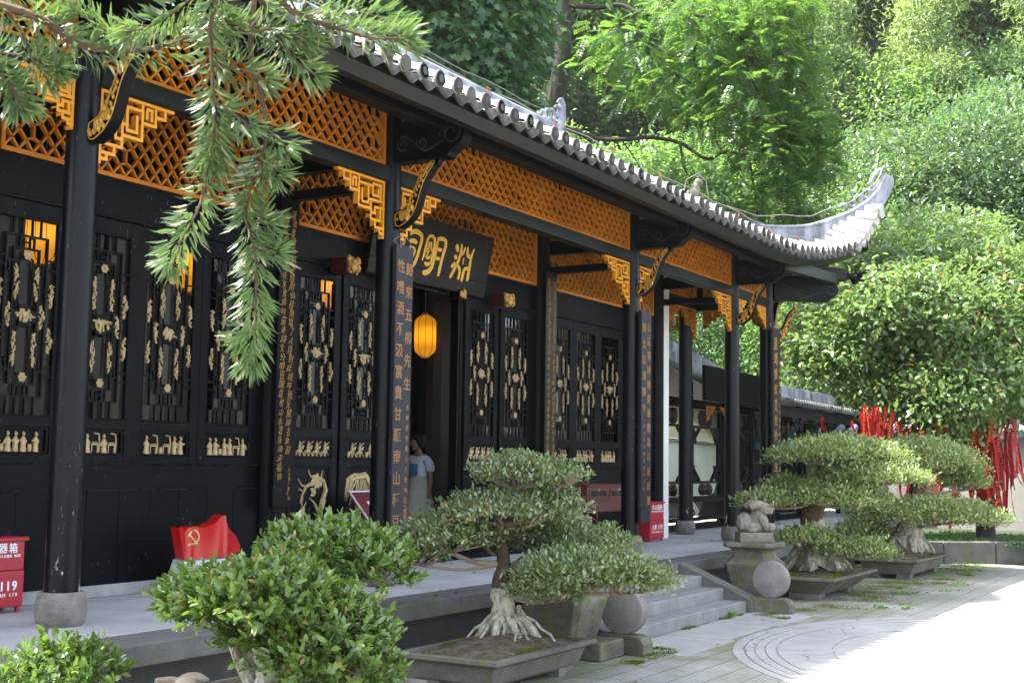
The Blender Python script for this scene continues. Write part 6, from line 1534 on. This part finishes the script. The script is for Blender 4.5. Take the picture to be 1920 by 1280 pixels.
# raised planting bed and the grey back wall
rb=thing('raised_bed','low dark stone kerb of the raised planting bed at the right','planting bed',(26.6,3,GZ))
pts_=[(25.2,6.35),(25.85,5.55),(26.5,4.7),(27.0,4.2),(27.4,2.2),(27.4,-.5),(27.2,-3.5)]
for a,b in zip(pts_[:-1],pts_[1:]):
    d=Vector((b[0]-a[0],b[1]-a[1],0)).normalized()*.006
    m=MB().bar((a[0]+d.x,a[1]+d.y,GZ+.20),(b[0]-d.x,b[1]-d.y,GZ+.20),.26,.44); part('kerb_stone',m,M['edge'],rb,bevel=.015)
m=MB().prism([(25.2,6.35),(25.85,5.55),(26.5,4.7),(27.0,4.2),(27.4,2.2),(27.4,-.5),(27.2,-3.5),(34,-3.5),(34,9),(25.2,9)],2,GZ,GZ+.34); part('bed_soil',m,M['earth'],rb)
tufts('ground_cover',26.3,30.5,2.5,8.0,GZ+.34,9000,.11,'lf_dark','dark low ground cover in the raised bed','ground cover',42,90,.3,.6,.04)
bw=thing('back_wall','plain grey wall with tiled coping and dark posts behind the wishing tree','wall',(33,3,GZ))
part('wall_panel',MB().bar((33.2,9.6,GZ+1.3),(34.6,-6,GZ+1.3),.25,2.6),M['gwall'],bw)
m=MB().bar((33.2,9.6,GZ+2.62),(34.6,-6,GZ+2.62),.6,.10); part('coping',m,M['oldtile'],bw)
for k in range(46):
    f=k/46; x=33.2+1.4*f-.28; y=9.6-15.6*f; m=MB().tube([(x-.1,y,GZ+2.70),(x+.35,y,GZ+2.86)],.10,8); part('coping_tile',m,M['ridge'],bw,True)
for f in (.12,.36,.52,.75): 
    m=MB().bar((33.0+1.4*f,9.6-15.6*f,GZ),(33.0+1.4*f,9.6-15.6*f,GZ+2.6),.24,.24,(1,0,0)); part('wall_post',m,M['black'],bw)
# ---------------------------------------------------------------- trees
def limbs(m,start,ends,r0,r2,wig=.12,n=9,tip=.25):
    for e in ends:
        s=np.array(start); e=np.array(e); L=np.linalg.norm(e-s)
        q1=s*.66+e*.34+np.array([r2.uniform(-1,1),r2.uniform(-1,1),r2.uniform(0,1)])*L*wig; q2=s*.3+e*.7+np.array([r2.uniform(-1,1),r2.uniform(-1,1),r2.uniform(0,1)])*L*wig
        m.tube(curve([s,q1,q2,e],n),np.linspace(r0,r0*tip,n),7)
def tree(name,label,base,h,lobes,n,L,Wd,shape,mat,seed,tr=.22,cl=20,cr=.22,shell=.35,group=None,lean=(0,0),zmin=-.6,droop=.1,up=.7,bark='trunk',br=1,out=.6,jit_=.7,tb=.5):
    """lobes in the tree's own space"""
    g=np.random.default_rng(seed); r2=random.Random(seed); t=thing(name,label,'tree',base,group=group,local=True)
    top=np.array([lean[0],lean[1],h]); m=MB(); C=curve([(0,0,-.5),(lean[0]*.2+r2.uniform(-.1,.1),lean[1]*.2,h*.3),(lean[0]*.6,lean[1]*.6+r2.uniform(-.15,.15),h*.7),tuple(top)],12)
    m.tube(C,np.linspace(tr*1.15,tr*.5,12),10); part('trunk',m,M[bark],t,True)
    if br:
        m=MB(); limbs(m,C[7],[np.array(l[0])*.9+np.array([0,0,.1]) for l in lobes],tr*.42,r2)
        for l in lobes:
            for k in range(5): d=rdir(g,1)[0]; limbs(m,l[0],[np.array(l[0])+d*np.array(l[1])*.85],tr*.14,r2,.15,6)
        part('limbs',m,M[bark],t,True)
    P,O,tc=crown(g,lobes,n,cl,cr,shell,zmin); k=len(P)
    A=unit(O*out+rdir(g,k)*.9-np.array([0,0,droop])); N=unit(O*.5+np.array([0,0,up])+rdir(g,k)*jit_)
    me=leaf_mesh('crown',P,A,N,L*(.65+.7*g.random(k)),Wd*(.7+.6*g.random(k)),shape,g,np.clip(tb+tc+g.normal(size=k)*.2,0,1)); link('crown',me,M[mat],t)
    return t
def lobe(u,v,d,ru,rv,base,rd=None):
    s=d/2400; c=ray(u,v,d)-np.array(base); return (tuple(c),(ru*s,(rd or ru)*s,rv*s))
# the wishing tree at the right with red ribbons
b=(28.6,5.2,GZ+.3); dW=27.0
lbs=[lobe(1740,480,dW+1.5,149,77,b),lobe(1840,560,dW,132,94,b),lobe(1700,600,dW,132,86,b),lobe(1600,640,dW+.3,105,77,b),lobe(1780,690,dW-.5,123,77,b),lobe(1680,730,dW-.3,79,47,b),lobe(1860,700,dW-.4,88,77,b),lobe(1760,780,dW-.5,61,43,b),lobe(1960,620,dW,140,146,b),lobe(1560,600,dW+1.2,70,60,b),lobe(1500,650,dW+1,39,51,b),lobe(1640,520,dW+1.5,70,60,b),lobe(1775,735,dW-1.4,85,60,b),lobe(1800,790,dW-1.6,42,40,b),lobe(1870,690,dW-1.3,80,60,b),lobe(1690,560,dW-1.0,95,55,b),lobe(1800,600,dW-1.2,110,60,b),lobe(1880,760,dW-.3,44,34,b),lobe(1790,800,dW-.5,44,34,b)]
tree('wishing_tree','big bright broad-leaved tree hung with red ribbons at the right',b,3.4,lbs,60000,.135,.070,'oval','lf_wish',101,.2,22,.20,.38,zmin=-.95,droop=.25)
# evergreen bushes up the slope behind it
b=(39,8.5,hill(39,8.5)+GZ); dE=39
lbs=[lobe(1800,330,dE,190,130,b),lobe(1700,400,dE-1,140,100,b),lobe(1900,420,dE-1,150,140,b),lobe(1620,330,dE+2,110,80,b),lobe(1900,260,dE+2,130,90,b),lobe(1640,440,dE-2,90,70,b),lobe(1780,480,dE-2,140,90,b),lobe(1560,400,dE+2,90,80,b)]
tree('evergreen_tree','broad dark evergreen with shiny leaves above the upturned roof corner',b,5,lbs,60000,.16,.07,'oval','lf_osm',102,.2,16,.24,.4)
# tall tree with the bare trunk behind the ridge, boughs of feathery leaves
T0=ray(1052,270,30); bx,by=T0[0]+.3,T0[1]+.1
t=thing('feathery_tree','tall dark-trunked tree behind the ridge with long boughs of feathery green leaves','tree',(bx,by,hill(bx,by)+GZ))
g=np.random.default_rng(5); r2=random.Random(5)
m=MB().tube(curve([(bx,by,hill(bx,by)-1),tuple(ray(1045,330,30)),tuple(ray(1040,215,30)),tuple(ray(1055,100,30)),tuple(ray(1058,0,30)),tuple(ray(1062,-160,30)),tuple(ray(1080,-400,30.5))],26),np.linspace(.25,.15,26),12); part('trunk',m,M['trunk'],t,True)
BO=[([(1062,10,30),(1120,14,29.8),(1165,10,29.6),(1210,28,29.3),(1255,12,29),(1290,25,28.7),(1340,40,28.4),(1390,85,28),(1420,130,27.8)],.075),
 ([(1060,240,30),(1110,258,29.8),(1165,262,29.5),(1220,258,29.2),(1275,268,29),(1325,298,28.8),(1360,285,28.6),(1400,297,28.5),(1412,340,28.5),(1420,405,28.4)],.07),
 ([(1275,268,29),(1285,320,29),(1300,335,29)],.04),([(1360,285,28.6),(1388,330,28.6),(1405,350,28.6)],.03),
 ([(1255,12,29),(1280,-30,29),(1340,-60,28.8),(1420,-40,28.4),(1480,20,28)],.05),
 ([(1290,25,28.7),(1310,60,28.6),(1300,110,28.5),(1320,160,28.4),(1325,200,28.3)],.035),
 ([(1340,40,28.4),(1375,60,28.2),(1410,95,28),(1440,140,27.9),(1490,150,27.8),(1530,170,27.7)],.035),
 ([(1390,85,28),(1410,150,27.8),(1450,215,27.7),(1500,260,27.6),(1540,290,27.5)],.03),
 ([(1062,-80,30),(1150,-110,29.5),(1230,-90,29),(1300,-70,28.6),(1380,-20,28.2)],.06),
 ([(1320,160,28.4),(1360,210,28.2),(1420,240,28),(1470,290,27.8)],.022),([(1165,262,29.5),(1185,290,29.4),(1210,330,29.4)],.025),([(1056,40,30),(1000,60,30),(950,40,30),(900,70,30)],.04)]
m=MB()
for P,r_ in BO: 
    Q=[ray(*p) for p in P]; C=curve(Q,len(Q)*4); m.tube(C,np.linspace(r_*.85,r_*.3,len(C)),7)
part('boughs',m,M['trunk'],t,True)
# compound leaves: a midrib with leaflets in pairs
cl_=[(1180,95,29,95,55,80),(1250,150,28.6,100,70,117),(1330,90,28.3,100,90,186),(1420,60,28,110,70,235),(1490,130,27.7,70,80,204),(1400,180,27.9,110,80,235),(1510,235,27.5,60,60,173),(1440,275,27.7,100,60,204),(1330,220,28.2,70,50,80),(1540,300,27.5,40,45,93),(1480,330,27.6,60,40,105),(1300,20,28.6,110,40,136),(1460,0,27.9,90,45,148),(1150,60,29.3,70,40,49),(1120,110,29.6,60,45,43),(1180,170,29.2,70,30,37),
    (1350,385,28.5,70,30,80),(1440,385,28.2,80,25,117),(1510,395,28,50,20,62),(1280,310,28.9,60,30,24),(1240,330,29,50,25,18)]
Pc=[];Dc=[]
for (u,v,d,ru,rv,n) in cl_:
    s=d/2400; c=ray(u,v,d); q=rdir(g,n)*(g.random((n,1))**.45); Pc.append(c+q*np.array([ru*s*.8,ru*s*.8,rv*s])); Dc.append(unit(q*np.array([1,1,.3])+rdir(g,n)*.6+np.array([0,0,-.35])))
Pc=np.concatenate(Pc); Dc=unit(np.concatenate(Dc)); n=len(Pc); Nn=unit(rdir(g,n)*.5+np.array([0,0,1.])); Sd=unit(np.cross(Nn,Dc)); Nn=np.cross(Dc,Sd); ln=.28+.20*g.random(n)
P=[];A=[];N=[];T=[]; tt=g.random(n)
for k in range(8):
    q=(k+.6)/8
    for s in (-1,1):
        p=Pc+Dc*(ln*q)[:,None]-np.array([0,0,1])*(ln*q*q*.25)[:,None]; P.append(p); A.append(unit(Sd*s+Dc*.35-Nn*.15)); N.append(Nn+rdir(g,n)*.2); T.append(tt)
P,A,N,T=map(np.concatenate,(P,A,N,T)); k=len(P)
me=leaf_mesh('crown',P,A,N,.105*(.8+.4*g.random(k)),.048,'fold',g,np.clip(T*.7+.15+g.normal(size=k)*.1,0,1)); me.transform(Matrix.Translation(-OFF[t.name])); link('crown',me,M['lf_pinn'],t)
# dark maple left of it, close behind the hall
b=(20.5,16.5,GZ+.2); dM=25
lbs=[lobe(820,80,dM,170,110,b),lobe(910,70,dM+1,110,90,b),lobe(720,20,dM-.5,150,90,b),lobe(880,200,dM+1,120,70,b),lobe(925,200,dM+1.5,60,50,b),lobe(970,20,dM+2,50,60,b),lobe(800,-60,dM,200,90,b),lobe(900,-60,dM+1,120,90,b),lobe(620,-60,dM-1,160,100,b)]
tree('maple_tree','dark green maple with lobed leaves leaning over the roof ridge',b,6,lbs,17000,.20,.20,'maple','lf_maple',103,.2,10,.34,.4,zmin=-.95,droop=.5,up=1.0,jit_=.45)
# wooded slope: individual trees of a few kinds, copied
KIND=[('round_tree','lf_hill',.17,.075,'oval',17000,(0,0,3.6),[((0,0,4.6),(2.0,2.0,1.6)),((1.3,.4,3.7),(1.5,1.4,1.2)),((-1.2,-.6,3.8),(1.5,1.5,1.2)),((.2,-1.4,3.3),(1.4,1.3,1.1)),((-.2,1.3,5.3),(1.2,1.2,1.0))]),
 ('pale_tree','lf_pale',.19,.07,'fold',18000,(0,0,4),[((0,0,5.2),(1.7,1.7,1.5)),((1.2,.8,4.2),(1.3,1.3,1.0)),((-1.3,.5,4.6),(1.2,1.2,1.1)),((.3,-1.3,4.0),(1.4,1.2,1.0)),((-.6,-.6,3.2),(1.5,1.4,.9)),((.8,-.4,6.2),(.9,.9,.8))]),
 ('dark_tree','lf_dark',.15,.065,'oval',17000,(0,0,3.4),[((0,0,4.0),(1.9,1.9,1.9)),((.9,-.9,3.0),(1.5,1.5,1.3)),((-1.1,.4,3.2),(1.4,1.4,1.4)),((.3,.9,5.2),(1.1,1.1,1.0))]),
 ('slender_tree','lf_pale',.22,.05,'fold',12000,(0,0,6),[((0,0,6.8),(1.0,1.0,1.6)),((.6,.3,5.4),(1.1,1.0,1.0)),((-.6,-.2,5.0),(1.0,1.0,1.0)),((.1,-.5,8.2),(.7,.7,.9)),((-.2,.4,4.0),(1.1,1.1,.8))])]
LAB={'round_tree':'rounded mid-green tree on the wooded slope','pale_tree':'pale sunlit tree with narrow leaves on the wooded slope','dark_tree':'dense darker tree on the wooded slope','slender_tree':'slender tall pale tree on the wooded slope'}
PROTO={}
hr_=random.Random(19)
def hilltree(kd,x,y,sc,label=None,gr=None):
    z=hill(x,y)+GZ-.1
    if kd not in PROTO:
        nm,mt,L,Wd,sh,n,tp,lb=[q for q in KIND if q[0]==kd][0]
        PROTO[kd]=tree(nm,label or LAB[kd],(x,y,z),tp[2],lb,n,L,Wd,sh,mt,{'round_tree':13,'pale_tree':23,'dark_tree':33,'slender_tree':43}[nm],.14,28,.30,.62,group=gr or ('trees on the wooded slope: '+nm.replace('_',' ')),zmin=-.8); o=PROTO[kd]; o.scale=(sc,)*3; return o
    return copy_tree(PROTO[kd],(x,y,z),hr_.uniform(0,6.28),label or LAB[kd],gr,sc)
# rows of positions by view angle and distance
pos_=[]
for d,step,sc in ((33,150,1.0),(40,140,1.15),(48,130,1.3),(58,125,1.5),(70,120,1.75),(85,120,2.1),(104,120,2.6)):
    u=560+hr_.uniform(0,60)
    while u<2080:
        q=AX@np.array([(u-960)/2400,0.09,1.])*d; x,y=q[0],q[1]
        if hill(x,y)>.6 or d>38:
            # keep clear of the evergreen and the hall
            if not (d<38 and u>1450) and not (x<30 and y<15.5) and not (d<47 and 1130<u<1500): pos_.append((x,y,sc*hr_.uniform(.8,1.2),d,u))
        u+=step*hr_.uniform(.7,1.3)
ROWN={33:'lowest',40:'second',48:'third',58:'fourth',70:'fifth',85:'sixth',104:'topmost'}; ORD=['first','second','third','fourth','fifth','sixth','seventh','eighth','ninth','tenth','eleventh','twelfth','thirteenth','fourteenth','fifteenth','sixteenth']; cnt_={}
for k,(x,y,sc,d,u) in enumerate(pos_):
    cnt_[d]=cnt_.get(d,-1)+1
    r_=hr_.random()
    kd='dark_tree' if (d<45 and r_<.4) or r_<.12 else 'round_tree' if r_<.5 else 'pale_tree' if r_<.85 else 'slender_tree'
    hilltree(kd,x,y,sc,{'round_tree':'rounded mid-green tree','pale_tree':'pale narrow-leaved tree','dark_tree':'dense darker tree','slender_tree':'slender tall pale tree'}[kd]+', '+ORD[min(cnt_[d],15)]+' from the left in the '+ROWN[d]+' row up the slope')
# low growth that clothes the slope
g=np.random.default_rng(9); n=90000
x=g.uniform(22,150,n*4); y=g.uniform(-25,120,n*4); dd=np.hypot(x,y); cx_=x*AX[0,0]+y*AX[1,0]; cz_=x*AX[0,2]+y*AX[1,2]
ok=(np.abs(cx_/np.maximum(cz_,1))<.5)&(cz_>27)&(dd<135)&(x*.75+y*.66>36)&~((x<31)&(y<16))&~((x<46)&(y>7)&(y<19)); x=x[ok][:n]; y=y[ok][:n]; n=len(x)
z=np.array([hill(a,b_) for a,b_ in zip(x,y)])+GZ; bumpy=.5+.5*np.sin(x*1.1)*np.cos(y*.9+x*.3)
P=np.stack([x,y,z+g.random(n)**.7*(.5+1.3*bumpy)],1); A=unit(rdir(g,n)+np.array([-.4,-.1,.2])); N=unit(rdir(g,n)*.8+np.array([-.4,-.2,.8]))
sc_=.10+.0040*np.hypot(x,y)
me=leaf_mesh('undergrowth',P,A,N,sc_*(.7+.6*g.random(n))*1.2,sc_*.6,'fold',g,np.clip(.5+.3*np.sin(x*.5+y*.4)+g.normal(size=n)*.2,0,1)); o=tag(link('undergrowth',me,M['lf_hill']),'dense green undergrowth clothing the slope','undergrowth',kind='stuff')
# shrubs close behind the gallery
for (u,v,d,s,kd,lab) in ((1330,600,46,.8,'dark_tree','dark bush behind the gallery roof, framed by the hall columns'),(1260,585,47,.8,'dark_tree','dark bush beside the white wall end, above the gallery ridge'),(1420,660,45,.7,'round_tree','leafy bush seen between the two right-hand columns'),(1500,560,47,.95,'dark_tree','bush behind the couplet board on the far corner column')):
    q=ray(u,v,d); o=hilltree(kd,q[0],q[1],s,lab,'bushes behind the gallery')
    o.location.z=q[2]-4.2*s
# ---------------------------------------------------------------- red wishing ribbons tied to the tree
rr=random.Random(33)
def ribbon(u,v,d,L,w,k,lab,sway,grp):
    p=ray(u,v,d); t=thing('wishing_ribbon',lab,'ribbon',tuple(p),group=grp)
    yaw=rr.uniform(0,PI); dx,dy=math.cos(yaw),math.sin(yaw); rows=[];pr=MB(); n=9
    path=[]
    for i in range(n+1):
        q=i/n; tw=yaw+rr.uniform(-.25,.25)+q*rr.uniform(-.5,.5); off=sway*q*q+.03*math.sin(q*5+k)
        c=(p[0]+off*AX[0,0],p[1]+off*AX[1,0]+.02*math.sin(q*4+k*2),p[2]-L*q); path.append((c,tw))
        rows.append([(c[0]-math.cos(tw)*w/2,c[1]-math.sin(tw)*w/2,c[2]),(c[0],c[1]+.004,c[2]),(c[0]+math.cos(tw)*w/2,c[1]+math.sin(tw)*w/2,c[2])])
    m=MB().grid(rows); m.grid([[(a[0]+.002,a[1]+.002,a[2]) for a in r_] for r_ in rows]); part('cloth',m,M['ribbon'],t,True)
    if k%2==0:
        for i in range(1,n):
            c,tw=path[i]; v_=-1 if rr.random()<.5 else 1
            nrm=Vector((-math.sin(tw),math.cos(tw),0)); 
            if nrm.dot(Vector((c[0],c[1],0)))>0: nrm=-nrm
            cc=Vector(c)+nrm*.008
            for dz in (-.02,.03): pr.bar((cc.x-math.cos(tw)*w*.22,cc.y-math.sin(tw)*w*.22,cc.z+dz),(cc.x+math.cos(tw)*w*.22,cc.y+math.sin(tw)*w*.22,cc.z+dz),.016,.004,(nrm.x,nrm.y,0))
        part('printed_characters',pr,M['yprint'],t)
G1='ribbons in the dense bunch at the right of the tree'; G2='ribbons in the bunch over the domed bonsai'
k=0
for i in range(84):
    u=rr.triangular(1790,1915,1860); ribbon(u,rr.uniform(780,845),rr.uniform(25.2,26.8),rr.uniform(.7,1.6),rr.uniform(.05,.085),k,'long red cloth ribbon hanging in the dense bunch at the right',rr.uniform(-.15,.25),G1); k+=1
for i in range(66):
    u=rr.triangular(1595,1705,1640) if i<40 else rr.uniform(1680,1810); ribbon(u,rr.uniform(758,795) if i<40 else rr.uniform(785,830),rr.uniform(25.0,26.4),rr.uniform(.5,.95),rr.uniform(.045,.08),k,'red cloth ribbon hanging in the bunch above the domed bonsai',rr.uniform(-.12,.2),G2); k+=1
for i in range(16):
    ribbon(rr.uniform(1690,1800),rr.uniform(875,925),rr.uniform(25.2,26.6),rr.uniform(.5,.9),.06,k,'red cloth ribbon showing between the bonsai pads',rr.uniform(-.1,.1),'ribbons showing between the bonsai pads'); k+=1
ribbon(1545,782,26,.62,.06,k+1,'single red ribbon apart from the others, before the gallery eave',.12,None)
for i,(u,v) in enumerate(((1606,480),(1840,600),(1868,550))): pass
# ---------------------------------------------------------------- the damp air between the court and the wooded slope
k=NT('haze_air'); k.N.remove(k.b); pv=k.n('ShaderNodeVolumePrincipled'); pv.inputs['Color'].default_value=(.93,.97,.94,1); pv.inputs['Density'].default_value=.00016; pv.inputs['Anisotropy'].default_value=.2; k.l(pv.outputs[0],k.out.inputs['Volume'])
o=tag(part('haze',MB().box((-41,-61,GZ-2.5),(161,141,92)),k.m,None),'thin pale haze over the court and the slope',None,kind='stuff')
